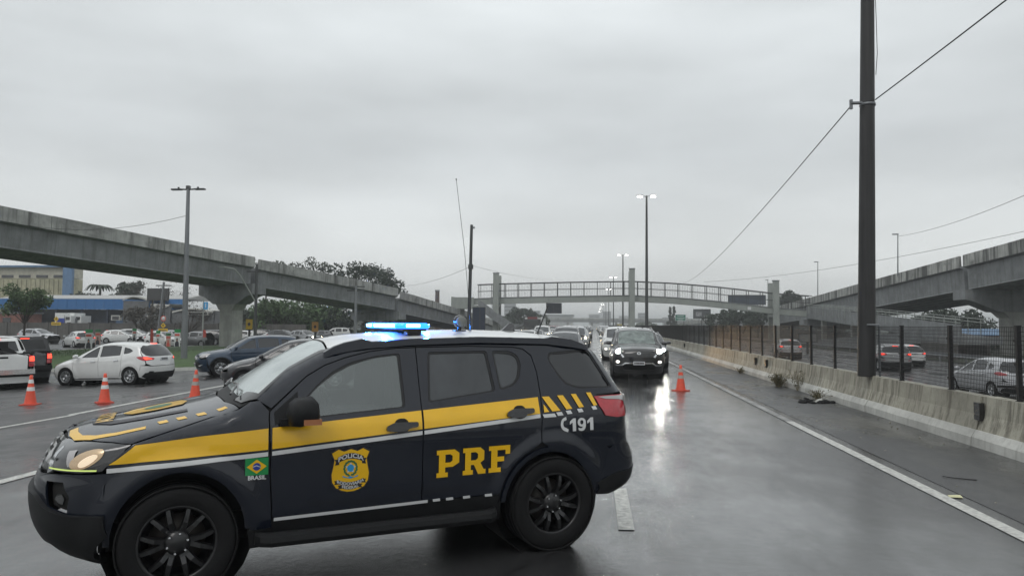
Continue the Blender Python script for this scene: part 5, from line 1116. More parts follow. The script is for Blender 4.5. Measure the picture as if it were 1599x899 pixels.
    rf = [(wst[0] - .01, 0), (wst[0] - .02, .4), (wst[0], edge(wst[0], zt(wst[0]) - .062))] + [(x, edge(x, zt(x) - .062)) for x in np.linspace(wst[0] + .15, rend[0], 6)] + [(rend[0] + .01, .3), (rend[0] + .015, 0)]
    patch('roof', T, mir(rf), k.get('roofm', None) or paintm, root, sp=.12)
    if k.get('rails'):
        for sg in (-1, 1):
            rb = MB(); xs = np.linspace(wst[0] + .15, rend[0] - .1, 7); P = [(x, sg * (edge(x, zt(x) - .062) - .02), zt(x) - .05 + (.045 if 0 < i < 6 else 0)) for i, x in enumerate(xs)]; rb.tube(P, .016, 6); rb.build('roof_rail', gb, root)
    if k.get('sedan'):
        a, b = k['rglass']; g = [(a, 0), (a + .01, .45)] + [(x, edge(x, zt(x) - .07) - .03) for x in np.linspace(a + .05, b - .02, 3)] + [(b, .45), (b, 0)]
        patch('rear_window', T, mir(g), MT['glass_dark'], root, off=-.003, sp=.12, skirt=0)
        g = [(b + .02, 0), (b + .02, .45)] + [(x, edge(x, zt(x) - .07) - .0) for x in np.linspace(b + .02, L - .22, 4)] + [(L - .12, .4), (L - .10, 0)]
        patch('boot_lid', T, mir(g), paintm, root, sp=.1)
        g = [(rend[0], 0)] + [(x, edge(x, zt(x) - .062)) for x in np.linspace(rend[0], b + .05, 5)] + [(b + .01, .5), (b + .01, 0)]
    # ---- front
    if front:
        cv = lambda P: [(F.fx(a, z), z) if t == 'x' else (F.fy(a, z), z) for t, a, z in P]
        lz0, lz1 = k['lampz']
        fb = cv([('y', 0, fz - .02), ('y', .45, fz - .02), ('x', .14, lz0 - .012), ('x', xb - .006, lz0 - .012), ('x', xb, fz - .2), ('x', xf - ra - .01, sz + .02), ('x', xf - ra - .05, sz - .03), ('y', .6, sz - .05), ('y', 0, sz - .05)])
        gv = k['grille']; gh = [(F.fy(y, z), z) for y, z in gv]; gh = mir0(gh)
        lo = k['lower']; lh = mir0([(F.fy(y, z), z) for y, z in lo])
        fbo = patch('front_bumper', F, mir0(fb), paintm, root, sp=sp, holes=[lh] + ([gh] if max(z for y, z in gv) < fz - .03 else []))
        patch('lower_grille', F, lh, tr, fbo, off=-.02, sp=.1, skirt=0)
        gr = patch('grille', F, gh, gb, root, off=-.004 if max(z for y, z in gv) >= fz - .03 else -.018, sp=.09, skirt=.02)
        zs = [z for y, z in gv]; z0g, z1g = min(zs), max(zs); yw = max(y for y, z in gv)
        for i in range(k.get('slats', 3)):
            z = z0g + (z1g - z0g) * (i + .7) / (k.get('slats', 3) + .4); yy = min(yw, float(np.interp(z, [z0g, z1g], [gv[-2][0] if False else yw * .85, yw]))) * .93
            patch('grille_slat', F, [(-yy, z - .007), (yy, z - .007), (yy, z + .007), (-yy, z + .007)], k.get('slatm', gb), gr, off=.008, sp=.12, skirt=.012)
        patch('bonnet_edge', F, mir0(cv([('y', 0, fz - .012), ('y', .42, fz - .012), ('y', .50, lz1 + .02), ('y', .40, zt(hx0 + .01) - .02), ('y', 0, zt(hx0) - .01)])), paintm, bon, sp=.07)
        hp = cv(k['headlamp'])
        for sg in (-1, 1):
            h_ = patch('headlight', F, hp, MT['lamp_bowl'] if lights != 'glow' else MT['clear_lens'], root, off=.004, sgn=sg, sp=.06)
            c = np.array(hp).mean(0); c = np.array(cv([k['bulb']])[0])
            if lights in ('on', 'far'):
                patch('headlight_bulb', F, [(c[0] + k.get('br', .06) * math.cos(a), c[1] + k.get('br', .06) * .8 * math.sin(a)) for a in np.linspace(0, 2 * math.pi, 13)[:-1]], MT['lamp_on' if lights == 'on' else 'lamp_far'], h_, off=.008, sgn=sg, sp=.1, skirt=0)
            else:
                patch('headlight_lens', F, [(c[0] + .06 * math.cos(a), c[1] + .045 * math.sin(a)) for a in np.linspace(0, 2 * math.pi, 13)[:-1]], MT['clear_lens'], h_, off=.006, sgn=sg, sp=.1, skirt=0)
            for nm, P, m_ in k.get('fextra', []):
                patch(nm, F, cv(P), m_, fbo, off=.010, sgn=sg, sp=.08)
        pz = k['platez'][0]; pm = patch('number_plate', F, [(-.20, pz - .06), (.20, pz - .06), (.20, pz + .06), (-.20, pz + .06)], MT['plate'], root, off=.022, sp=.1, skirt=.012)
        patch('plate_characters', F, [(-.16, pz - .03), (.16, pz - .03), (.16, pz + .03), (-.16, pz + .03)], k.get('platechar', MT['seal']), pm, off=.024, sp=.12, skirt=0, holes=[[(x, pz - .029), (x + .012, pz - .029), (x + .012, pz + .029), (x, pz + .029)] for x in (-.115, -.07, -.02, .03, .075, .12)])
        patch('emblem', F, [(.07 * math.cos(a), k['embz'] + .045 * math.sin(a)) for a in np.linspace(0, 2 * math.pi, 13)[:-1]], MT['chrome'], gr, off=.016, sp=.1, holes=[[(.045 * math.cos(a), k['embz'] + .025 * math.sin(a)) for a in np.linspace(0, 2 * math.pi, 9)[:-1]]])
    # ---- rear
    if rear:
        cv = lambda P: [(Rr.fx(L - a, z), z) if t == 'x' else (Rr.fy(a, z), z) for t, a, z in P]
        rbz = k['rbumpz']
        rb = cv([('y', 0, rbz), ('y', .60, rbz), ('x', .20, rbz + .02), ('x', k.get('rbx', .38) - .03, rbz + .04), ('x', k.get('rbx', .38), sz + .20), ('x', k.get('rbx', .38) + .06, sz + .03), ('x', .30, sz - .03), ('y', .6, sz - .03), ('y', 0, sz - .03)])
        rbo = patch('rear_bumper', Rr, mir0(rb), paintm, root, sp=sp, off=.004)
        patch('bumper_valance', Rr, mir0(cv(k['valance'])), tr, rbo, off=.012, sp=.1)
        tgp = cv(k['tailgate']); rg = cv(k['rscreen'])
        tg = patch('tailgate', Rr, mir0(tgp), paintm, root, sp=sp, holes=[mir0(rg)] if rg else [])
        if rg:
            patch('rear_screen', Rr, mir0(rg), MT['glass_dark'], tg, off=-.006, sp=.12, skirt=0)
        for sg in (-1, 1):
            tl = patch('tail_light', Rr, cv(k['taillamp']), MT['red_lens'], root, off=.008, sgn=sg, sp=.05)
            if brake: patch('brake_lamp', Rr, cv(k['brakelamp']), MT['red_lit'], tl, off=.012, sgn=sg, sp=.06, skirt=0)
            for nm, P, m_ in k.get('rextra', []): patch(nm, Rr, cv(P), m_, rbo, off=.016, sgn=sg, sp=.08)
        if brake and k.get('hmsl'):
            patch('high_brake_lamp', Rr, mir0(cv(k['hmsl'])), MT['red_lit'], tg, off=.02, sp=.08, skirt=.01)
        pz = k['platez'][1]; pm = patch('number_plate', Rr, [(-.20, pz - .06), (.20, pz - .06), (.20, pz + .06), (-.20, pz + .06)], MT['plate'], root, off=.016, sp=.1, skirt=.01)
        patch('plate_characters', Rr, [(-.16, pz - .03), (.16, pz - .03), (.16, pz + .03), (-.16, pz + .03)], MT['seal'], pm, off=.0185, sp=.12, skirt=0, holes=[[(x, pz - .029), (x + .012, pz - .029), (x + .012, pz + .029), (x, pz + .029)] for x in (-.115, -.07, -.02, .03, .075, .12)])
    ub = MB(); ub.box(.3, L - .3, -hw * .62, hw * .62, sz - .02, .5); ub.box(xf + ra, xr - ra, -hw * .93, hw * .93, sz - .03, .45); ub.box(.4, L - .45, -hw * .6, hw * .6, .5, belt0 - .15)
    for xc in (xf, xr):
        for sg in (-1, 1): ub.lathe([(ra + .01, .35 * sg), (ra + .01, (hw - .07) * sg)], 20, 0, 'y', (xc, 0, R)); ub.lathe([(.02, .45 * sg), (ra, .45 * sg)], 20, 0, 'y', (xc, 0, R))
    ub.build('underbody', MT['shell'], root)
    wm = wheel_meshes(R, k.get('tw', .21), R * k.get('rimf', .66), k.get('spokes', 5), k.get('rimm', MT['rimsilver']), k.get('rims', 'pair')); put_wheels(root, wm[:2] + (None, None), (xf, xr), hw - .115, R, nuts=False)
    return root

def join_car(root, name):
    """all parts of a car as one mesh, for cars too small in view to show their parts"""
    mats, V, F, MI, NN = [], [], [], [], []
    def walk(o, M):
        M = M @ o.matrix_basis
        if o.type == 'MESH':
            me = o.data; n = len(me.vertices); co = np.empty(n * 3); me.vertices.foreach_get('co', co); co = co.reshape(-1, 3); A = np.array(M)
            co = co @ A[:3, :3].T + A[:3, 3]; b = sum(len(v) for v in V); V.append(co)
            nn = np.array([v.normal[:] for v in me.vertices]) @ A[:3, :3].T; NN.append(nn)
            mp = []
            for m in me.materials:
                if m not in mats: mats.append(m)
                mp.append(mats.index(m))
            for p in me.polygons: F.append(tuple(b + i for i in p.vertices)); MI.append(mp[p.material_index] if mp else 0)
        for c in o.children: walk(c, M)
    for c in root.children: walk(c, Matrix())
    me = bpy.data.meshes.new(name); me.from_pydata(np.concatenate(V).tolist(), [], F)
    for m in mats: me.materials.append(m)
    me.polygons.foreach_set('material_index', MI); me.polygons.foreach_set('use_smooth', [True] * len(F)); me.update()
    def kill(o):
        for c in list(o.children): kill(c)
        bpy.data.objects.remove(o)
    kill(root)
    return me

# ---- body styles
HATCH = dict(L=4.12, W=1.74, H=1.49, R=.305, xf=.80, xr=3.35, cowl=(1.00, .99), wst=(1.98, 1.44), rend=(3.72, 1.40), belt=(.90, .99), W0=.87,
    top=[(0, .70), (.12, .76), (.30, .84), (.6, .91), (1.0, .985), (1.5, 1.235), (1.98, 1.445), (2.3, 1.485), (2.7, 1.49), (3.2, 1.46), (3.72, 1.39), (3.85, 1.34), (4.4, 1.2)],
    nose=[(.1, .16), (.3, .04), (.45, .0), (.62, .02), (.72, .10), (.82, .30), (1.4, .6)], tail=[(.1, 3.98), (.3, 4.09), (.55, 4.12), (.72, 4.10), (.90, 4.07), (1.02, 4.02), (1.2, 3.90), (1.38, 3.76), (1.5, 3.70)],
    doors=(1.12, 2.12, 3.02), pil=(1.30, 1.0), hoodline=[(.30, .77), (.5, .815), (.75, .865), (.95, .915), (1.08, .97)], hoodx=.16,
    glass=[rounded([(1.42, .955), (1.66, 1.13), (1.95, 1.29), (2.06, 1.335), (2.07, .965)], .03), rounded([(2.17, .97), (2.155, 1.355), (2.6, 1.365), (2.93, 1.335), (2.96, 1.02)], .03), rounded([(3.08, 1.06), (3.05, 1.30), (3.30, 1.24), (3.42, 1.16), (3.30, 1.09)], .03)],
    lampz=(.60, .80), fz=.66, grille=[(0, .62), (.40, .62), (.44, .57), (.40, .53), (0, .53)], lower=[(0, .46), (.46, .46), (.60, .38), (.56, .27), (0, .25)], slats=2,
    headlamp=[('y', .46, .64), ('y', .52, .70), ('x', .22, .76), ('x', .42, .79), ('x', .48, .77), ('x', .34, .68), ('x', .2, .62)], bulb=('x', .19, .69), platez=(.42, .86), embz=.60,
    rbumpz=.62, qup=[(3.90, .67), (3.92, .72), (3.88, .86), (3.80, .96), (3.70, 1.10), (3.64, 1.26), (3.61, 1.34)], rbx=.38, qend=[(3.735, .44), (3.76, .665)],
    valance=[('y', 0, .42), ('y', .62, .42), ('x', .22, .40), ('x', .34, .28), ('x', .25, .22), ('y', .6, .20), ('y', 0, .20)],
    tailgate=[('y', 0, .64), ('y', .60, .64), ('x', .18, .72), ('x', .22, .86), ('x', .30, .96), ('x', .40, 1.10), ('x', .46, 1.26), ('y', .55, 1.385), ('y', 0, 1.40)],
    rscreen=[('y', 0, .96), ('y', .58, .96), ('x', .24, 1.0), ('x', .38, 1.10), ('x', .47, 1.25), ('y', .54, 1.345), ('y', 0, 1.36)],
    taillamp=[('x', .52, .945), ('x', .40, .965), ('x', .22, .955), ('y', .60, .93), ('y', .46, .90), ('y', .50, .845), ('x', .14, .83), ('x', .26, .815), ('x', .42, .88)],
    brakelamp=[('x', .30, .93), ('x', .20, .93), ('x', .10, .87), ('x', .22, .85)], hmsl=[('y', 0, 1.405), ('y', .14, 1.40), ('y', .14, 1.385), ('y', 0, 1.39)],
    rextra=[('reflector', [('y', .52, .45), ('y', .66, .46), ('x', .16, .40), ('y', .55, .38)], MT['black_plastic'])], handle=MT['chrome'])
CROSS = dict(L=4.33, W=1.80, H=1.60, R=.335, xf=.86, xr=3.44, cowl=(1.14, 1.09), wst=(1.95, 1.53), rend=(3.90, 1.50), belt=(1.02, 1.10), clad=True, rails=True, lipw=.05, flare=.012,
    top=[(0, .80), (.10, .90), (.25, .965), (.6, 1.02), (1.14, 1.09), (1.55, 1.33), (1.95, 1.535), (2.3, 1.585), (2.8, 1.60), (3.4, 1.575), (3.9, 1.51), (4.05, 1.45), (4.5, 1.3)],
    nose=[(.1, .22), (.3, .07), (.45, .0), (.7, .0), (.85, .04), (.95, .16), (1.5, .6)], tail=[(.1, 4.15), (.35, 4.30), (.55, 4.33), (.8, 4.31), (1.05, 4.27), (1.15, 4.20), (1.35, 4.05), (1.5, 3.92), (1.6, 3.88)],
    doors=(1.26, 2.26, 3.18), pil=(1.42, 1.1), hoodline=[(.28, .90), (.5, .935), (.8, .98), (1.05, 1.03), (1.20, 1.075)], hoodx=.10,
    glass=[rounded([(1.50, 1.07), (1.72, 1.22), (1.98, 1.375), (2.20, 1.44), (2.21, 1.075)], .03), rounded([(2.31, 1.08), (2.30, 1.46), (2.8, 1.465), (3.10, 1.44), (3.12, 1.12)], .03), rounded([(3.24, 1.15), (3.22, 1.42), (3.50, 1.38), (3.66, 1.28), (3.5, 1.19)], .03)],
    lampz=(.72, .90), fz=.84, grille=[(0, .80), (.44, .80), (.50, .76), (.44, .70), (0, .69)], lower=[(0, .62), (.50, .62), (.66, .52), (.60, .36), (0, .32)], slats=3, slatm=MT['chrome'],
    headlamp=[('y', .50, .80), ('y', .56, .87), ('x', .22, .90), ('x', .44, .92), ('x', .50, .90), ('x', .36, .80), ('x', .18, .75)], bulb=('x', .17, .82), platez=(.50, .92), embz=.77,
    rbumpz=.74, qup=[(4.09, .79), (4.09, .84), (4.05, .98), (3.99, 1.08), (3.91, 1.20), (3.84, 1.36), (3.80, 1.44)], rbx=.40, qend=[(3.90, .50), (3.94, .785)],
    valance=[('y', 0, .55), ('y', .64, .55), ('x', .24, .58), ('x', .38, .45), ('x', .34, .24), ('y', .6, .24), ('y', 0, .24)],
    tailgate=[('y', 0, .76), ('y', .60, .76), ('x', .22, .84), ('x', .26, .98), ('x', .32, 1.08), ('x', .40, 1.20), ('x', .50, 1.36), ('y', .57, 1.49), ('y', 0, 1.51)],
    rscreen=[('y', 0, 1.10), ('y', .58, 1.10), ('x', .28, 1.14), ('x', .40, 1.24), ('x', .50, 1.36), ('y', .55, 1.44), ('y', 0, 1.46)],
    taillamp=[('x', .56, 1.06), ('x', .40, 1.08), ('x', .22, 1.07), ('y', .58, 1.05), ('y', .50, 1.02), ('y', .54, .95), ('x', .18, .93), ('x', .34, .94), ('x', .50, 1.0)],
    brakelamp=[('x', .30, 1.05), ('x', .16, 1.05), ('y', .62, 1.03), ('y', .64, .97), ('x', .22, .96)], hmsl=[('y', 0, 1.49), ('y', .16, 1.485), ('y', .16, 1.465), ('y', 0, 1.47)],
    fextra=[('bumper_trim', [('y', .52, .46), ('y', .74, .50), ('x', .22, .50), ('x', .16, .46), ('y', .60, .42)], MT['vinyl_white'])], rextra=[('reflector', [('y', .60, .66), ('x', .12, .67), ('x', .16, .64), ('y', .62, .63)], MT['red_lens'])])
SUVB = dict(L=4.80, W=1.86, H=1.83, R=.385, xf=.93, xr=3.68, cowl=(1.28, 1.22), wst=(2.08, 1.72), rend=(4.32, 1.74), belt=(1.15, 1.22), clad=True, rails=True, lipw=.03, flare=.02, tum=.34,
    top=[(0, .95), (.08, 1.03), (.20, 1.10), (.6, 1.16), (1.28, 1.225), (1.7, 1.50), (2.08, 1.725), (2.4, 1.79), (3.0, 1.83), (3.8, 1.81), (4.32, 1.75), (4.45, 1.68), (5, 1.5)],
    nose=[(.1, .22), (.35, .08), (.5, .0), (.8, .0), (1.0, .05), (1.1, .16), (1.6, .6)], tail=[(.1, 4.65), (.40, 4.77), (.6, 4.80), (.9, 4.78), (1.2, 4.72), (1.4, 4.60), (1.6, 4.46), (1.75, 4.34), (1.85, 4.3)],
    doors=(1.42, 2.50, 3.42), pil=(1.56, 1.25), hoodline=[(.26, 1.05), (.5, 1.08), (.8, 1.12), (1.1, 1.16), (1.34, 1.21)], hoodx=.09,
    glass=[rounded([(1.64, 1.20), (1.86, 1.36), (2.12, 1.54), (2.42, 1.63), (2.44, 1.21)], .03), rounded([(2.56, 1.215), (2.55, 1.66), (3.1, 1.68), (3.34, 1.66), (3.36, 1.24)], .03), rounded([(3.50, 1.27), (3.48, 1.66), (3.95, 1.62), (4.16, 1.5), (4.05, 1.30)], .03)],
    lampz=(.88, 1.04), fz=.98, grille=[(0, 1.0), (.52, 1.0), (.58, .94), (.52, .74), (.44, .70), (0, .70)], lower=[(0, .56), (.46, .56), (.58, .48), (.54, .34), (0, .32)], slats=5,
    headlamp=[('y', .56, .90), ('y', .60, 1.02), ('x', .20, 1.05), ('x', .40, 1.07), ('x', .46, 1.05), ('x', .36, .96), ('x', .18, .90)], bulb=('y', .72, .98), br=.085, platez=(.58, 1.0), embz=.92, wsm=None,
    rbumpz=.80, qup=[(4.54, .86), (4.54, .92), (4.50, 1.1), (4.44, 1.24), (4.36, 1.42), (4.25, 1.60), (4.21, 1.68)], rbx=.44, qend=[(4.33, .55), (4.37, .855)],
    valance=[('y', 0, .60), ('y', .66, .60), ('x', .24, .62), ('x', .40, .50), ('x', .36, .30), ('y', .6, .30), ('y', 0, .30)],
    tailgate=[('y', 0, .82), ('y', .62, .82), ('x', .24, .92), ('x', .28, 1.10), ('x', .34, 1.24), ('x', .42, 1.42), ('x', .54, 1.62), ('y', .62, 1.72), ('y', 0, 1.74)],
    rscreen=[('y', 0, 1.24), ('y', .60, 1.24), ('x', .32, 1.30), ('x', .44, 1.46), ('x', .54, 1.60), ('y', .60, 1.68), ('y', 0, 1.70)],
    taillamp=[('x', .56, 1.18), ('x', .40, 1.20), ('x', .22, 1.20), ('y', .62, 1.18), ('y', .62, 1.02), ('x', .18, .98), ('x', .34, 1.0), ('x', .50, 1.08)],
    brakelamp=[('x', .30, 1.17), ('x', .16, 1.17), ('y', .66, 1.14), ('y', .66, 1.06), ('x', .22, 1.04)], hmsl=[('y', 0, 1.725), ('y', .16, 1.72), ('y', .16, 1.70), ('y', 0, 1.705)],
    fextra=[('fog_light', [('y', .66, .62), ('y', .70, .66), ('y', .76, .66), ('y', .79, .62), ('y', .76, .58), ('y', .70, .58)], MT['lamp_soft']),
            ('bumper_trim', [('y', .20, .60), ('y', .48, .60), ('y', .60, .52), ('x', .26, .52), ('x', .22, .48), ('y', .58, .48), ('y', .46, .555), ('y', .20, .555)], MT['chrome']),
            ('lamp_blade', [('y', .50, .80), ('y', .60, .90), ('y', .64, .90), ('y', .56, .76)], MT['chrome'])])
PICK = dict(L=5.25, W=1.84, H=1.80, R=.385, xf=.95, xr=4.05, cowl=(1.35, 1.22), wst=(2.05, 1.68), rend=(3.28, 1.72), belt=(1.14, 1.20), clad=False, flare=.02, lipw=.02, tum=.34,
    top=[(0, .95), (.08, 1.03), (.20, 1.09), (.6, 1.15), (1.35, 1.225), (1.7, 1.46), (2.05, 1.69), (2.4, 1.77), (2.8, 1.80), (3.28, 1.76), (3.42, 1.62), (3.52, 1.24), (3.60, 1.20), (4.4, 1.20), (5.25, 1.205), (5.6, 1.2)],
    nose=SUVB['nose'], tail=[(.1, 5.2), (.4, 5.22), (.6, 5.25), (1.2, 5.24), (1.3, 5.24)], doors=(1.48, 2.48, 3.32), pil=(1.60, 1.25), hoodline=[(.26, 1.05), (.5, 1.08), (.8, 1.12), (1.1, 1.16), (1.40, 1.21)], hoodx=.09,
    glass=[rounded([(1.68, 1.19), (1.88, 1.33), (2.14, 1.51), (2.38, 1.59), (2.40, 1.20)], .03), rounded([(2.54, 1.20), (2.53, 1.62), (3.0, 1.63), (3.2, 1.60), (3.24, 1.23)], .03)],
    lampz=(.88, 1.04), fz=.98, grille=SUVB['grille'], lower=SUVB['lower'], slats=4, headlamp=SUVB['headlamp'], bulb=('y', .74, .98), platez=(.56, .60), embz=.90,
    rbumpz=.64, qup=[(5.10, .66), (5.10, 1.06), (5.10, 1.145), (4.4, 1.145), (3.62, 1.145), (3.46, 1.30), (3.38, 1.55)], rbx=.16, qend=[(5.09, .55), (5.10, .60)], pr=(.12, 3),
    valance=[('y', 0, .52), ('y', .80, .52), ('x', .10, .50), ('x', .10, .42), ('y', .8, .42), ('y', 0, .42)],
    tailgate=[('y', 0, .66), ('y', .66, .66), ('y', .66, 1.17), ('y', 0, 1.17)], rscreen=[],
    taillamp=[('x', .20, 1.13), ('x', .05, 1.13), ('y', .70, 1.12), ('y', .70, .74), ('x', .05, .74), ('x', .20, .76)],
    brakelamp=[('x', .16, 1.08), ('x', .06, 1.08), ('y', .72, 1.06), ('y', .72, .92), ('x', .06, .92), ('x', .16, .93)], rims='single', spokes=6)
def make_pickup(paintm, name, brake, canopy=False):
    r = make_car(PICK, paintm, name, brake=brake, sp=.10)
    # load bed, rear cab wall and window
    b = MB(); b.box(3.60, 5.15, -.74, .74, .78, .82); b.box(3.60, 3.64, -.80, .80, .8, 1.16); b.box(3.6, 5.16, -.82, -.77, .8, 1.16); b.box(3.6, 5.16, .77, .82, .8, 1.16); b.build('load_bed', MT['shell'], r)
    b = MB(); b.box(3.6, 5.2, -.86, -.76, 1.16, 1.215); b.box(3.6, 5.2, .76, .86, 1.16, 1.215); b.build('bed_rail', MT['black_plastic'], r)
    b = MB(); b.box(5.16, 5.225, -.74, .74, 1.155, 1.20); b.build('tailgate_cap', MT['black_plastic'], r)
    b = MB(); b.add([(3.50, -.66, 1.24), (3.50, .66, 1.24), (3.40, .56, 1.60), (3.40, -.56, 1.60)], [(0, 1, 2, 3)]); b.build('rear_window', MT['glass_dark'], r)
    b = MB(); b.add([(3.515, -.78, 1.15), (3.515, .78, 1.15), (3.30, .62, 1.71), (3.30, -.62, 1.71), (3.505, -.66, 1.24), (3.505, .66, 1.24), (3.40, .56, 1.60), (3.40, -.56, 1.60)], [(0, 1, 5, 4), (1, 2, 6, 5), (2, 3, 7, 6), (3, 0, 4, 7)]); b.build('cab_back', paintm, r)
    b = MB(); b.box(5.18, 5.36, -.86, .86, .50, .66); b.build('step_bumper', MT['chrome'] if not canopy else MT['black_plastic'], r)
    b = MB(); b.box(5.225, 5.245, -.12, .12, 1.03, 1.09); b.build('tailgate_handle', MT['black_plastic'], r)
    if canopy:
        b = MB(); P = [(-.82, 1.20), (-.70, 1.66), (-.55, 1.74), (.55, 1.74), (.70, 1.66), (.82, 1.20)]
        b.prism(P, [((3.50, 0, 0), (0, 1, 0)), ((5.0, 0, 0), (0, 1, 0)), ((5.20, 0, -.30 * 0), (0, 1, 0))]); c = b.build('bed_canopy', paintm, r)
        b = MB(); b.add([(5.205, -.68, 1.28), (5.205, .68, 1.28), (5.205, .58, 1.62), (5.205, -.58, 1.62)], [(0, 1, 2, 3)]); b.build('canopy_window', MT['glass_dark'], c)
        b = MB(); b.box(5.20, 5.215, -.14, .14, 1.66, 1.69); b.build('high_brake_lamp', MT['red_lit'], c)
    else:
        b = MB(); b.box(3.36, 3.40, -.12, .12, 1.66, 1.70); b.build('high_brake_lamp', MT['red_lit'], r)
    return r

# ================================================================== vehicles
def place(o, lp, wp, rz, z=None):
    a = R_(rz); X = wp[0] - (lp[0] * math.cos(a) - lp[1] * math.sin(a)); Y = wp[1] - (lp[0] * math.sin(a) + lp[1] * math.cos(a))
    zz = gz(wp[0]) if z is None else z; o.location = (X, Y, zz); o.rotation_euler = (0, 0, a)
    if z is None and -22 < wp[0] < -7:
        M = Matrix.Rotation(-math.atan(.03), 4, 'Y') @ Matrix.Rotation(a, 4, 'Z'); o.rotation_euler = M.to_euler()
        d = M @ Vector((lp[0], lp[1], 0)); o.location = (wp[0] - d.x, wp[1] - d.y, zz - d.z)
PB = dict(blue=paint('blue_paint', (.008, .028, .060), .25, .35), black=paint('black_paint', (.008, .008, .009), .1, .3), darkcar=paint('charcoal_paint', (.014, .014, .018), .2, .3),
          silver=paint('silver_paint', (.43, .44, .46), .2, .35), grey=paint('grey_paint', (.17, .175, .18), .3, .35), white=MT['whitep'], lgrey=paint('light_grey_paint', (.27, .275, .28), .2, .35), dgrey=paint('dark_grey_paint', (.04, .042, .046), .4, .35), red=paint('dark_red_paint', (.16, .015, .015), .2), beige=paint('beige_paint', (.30, .27, .22), .4))
SUVF = dict(SUVB); SUVF['wsm'] = mat('fortuner_screen', (.12, .15, .14), .08, coat=.6, noise=(3.5, .6, (1, 1, 1))); SUVF['wsm'].name = 'pale_misty_windscreen'
f = make_car(SUVF, PB['black'], 'suv', lights='on', rear=False, sp=.07, plate_text=1); place(f, (0, 0), (1.56, 26.35), 90); tag(f, 'black SUV with bright headlights facing us at the head of the queue', 'car')
h = make_car(HATCH, MT['whitep'], 'hatchback', brake=True, sp=.06); place(h, (3.35, -.87), (-15.9, 23.95), -5); tag(h, 'white hatchback turning behind the cones, red tail lamps lit', 'car')
hl2 = dict(CROSS); hl2['rails'] = False
b = make_car(hl2, PB['blue'], 'crossover', lights='glow', rear=False, sp=.07); place(b, (.86, -.9), (-14.6, 27.8), 35); tag(b, 'dark blue crossover waiting beside the grass island, front towards us', 'car')
dh = dict(HATCH); dh['H'] = 1.52; dh['headlamp'] = [('y', .50, .66), ('y', .56, .74), ('x', .22, .80), ('x', .40, .82), ('x', .44, .78), ('x', .30, .70), ('x', .18, .65)]
d = make_car(dh, PB['darkcar'], 'hatchback', lights='glow', rear=False, sp=.07); place(d, (.80, -.87), (-10.0, 20.4), 14); tag(d, 'near black hatchback half hidden behind the police car windscreen', 'car')
p1 = make_pickup(MT['whitep'], 'pickup_truck', True); place(p1, (5.25, .92), (-18.64, 23.09), -42); tag(p1, 'white pickup cut off by the left edge, tail lamp lit', 'pickup')
p2 = make_pickup(PB['dgrey'], 'pickup_truck', True, True); place(p2, (5.25, .92), (-20.3, 26.0), -44); tag(p2, 'dark grey pickup with bed canopy just behind the white pickup', 'pickup')
sh2 = dict(HATCH); sh2['handle'] = None; sh2['handle'] = PB['silver']; sh2['taillamp'] = [('x', .62, .92), ('x', .50, .98), ('x', .34, .985), ('x', .16, .93), ('x', .14, .86), ('x', .30, .86), ('x', .50, .88)]; sh2['W'] = 1.68; sh2['H'] = 1.45
sh2['rextra'] = [('bumper_strip', [('y', 0, .52), ('y', .62, .52), ('x', .16, .52), ('x', .40, .50), ('x', .40, .42), ('x', .16, .43), ('y', .62, .43), ('y', 0, .43)], MT['black_plastic'])]
s2 = make_car(sh2, PB['silver'], 'hatchback', brake=False, front=False, sp=.07); place(s2, (3.35, -.84), (14.67, 29.5), -86, -.7); tag(s2, 'silver hatchback seen through the fence at the right edge', 'car')
c2 = make_car(CROSS, PB['lgrey'], 'crossover', brake=True, front=False, sp=.10); place(c2, (3.44, -.9), (16.97, 46.95), -99, -.7); tag(c2, 'light grey crossover driving away just right of the big pole', 'car')
w2 = copy_tree(h); place(w2, (4.1, 0), (20.9, 51.3), -88, -.7); tag(w2, 'white hatchback driving away ahead of the light grey crossover', 'car')
c3 = copy_tree(c2, None, {'light_grey_paint': PB['silver']}); place(c3, (3.44, -.9), (14.7, 61.8), -95, -.7); tag(c3, 'silver crossover with glowing tail lamps seen through the fence left of the big pole', 'car')
# cars right behind the black SUV
dk_ = make_car(CROSS, PB['darkcar'], 'crossover', lights='on', rear=False, sp=.09); place(dk_, (0, 0), (2.42, 33.3), 90); tag(dk_, 'dark car with one white headlight showing right of the black SUV', 'car')
wh = make_car(SUVB | dict(wsm=MT['glass_mid']), PB['white'], 'suv', lights='off', rear=False, sp=.10); place(wh, (0, 0), (1.36, 40.5), 90); tag(wh, 'white SUV peeking out directly behind and left of the black SUV', 'car')
gy = copy_tree(dk_, None, {'charcoal_paint': PB['grey']}); place(gy, (0, 0), (-1.35, 33.5), 91); tag(gy, 'grey car whose roof shows just beyond the police car tail', 'car')
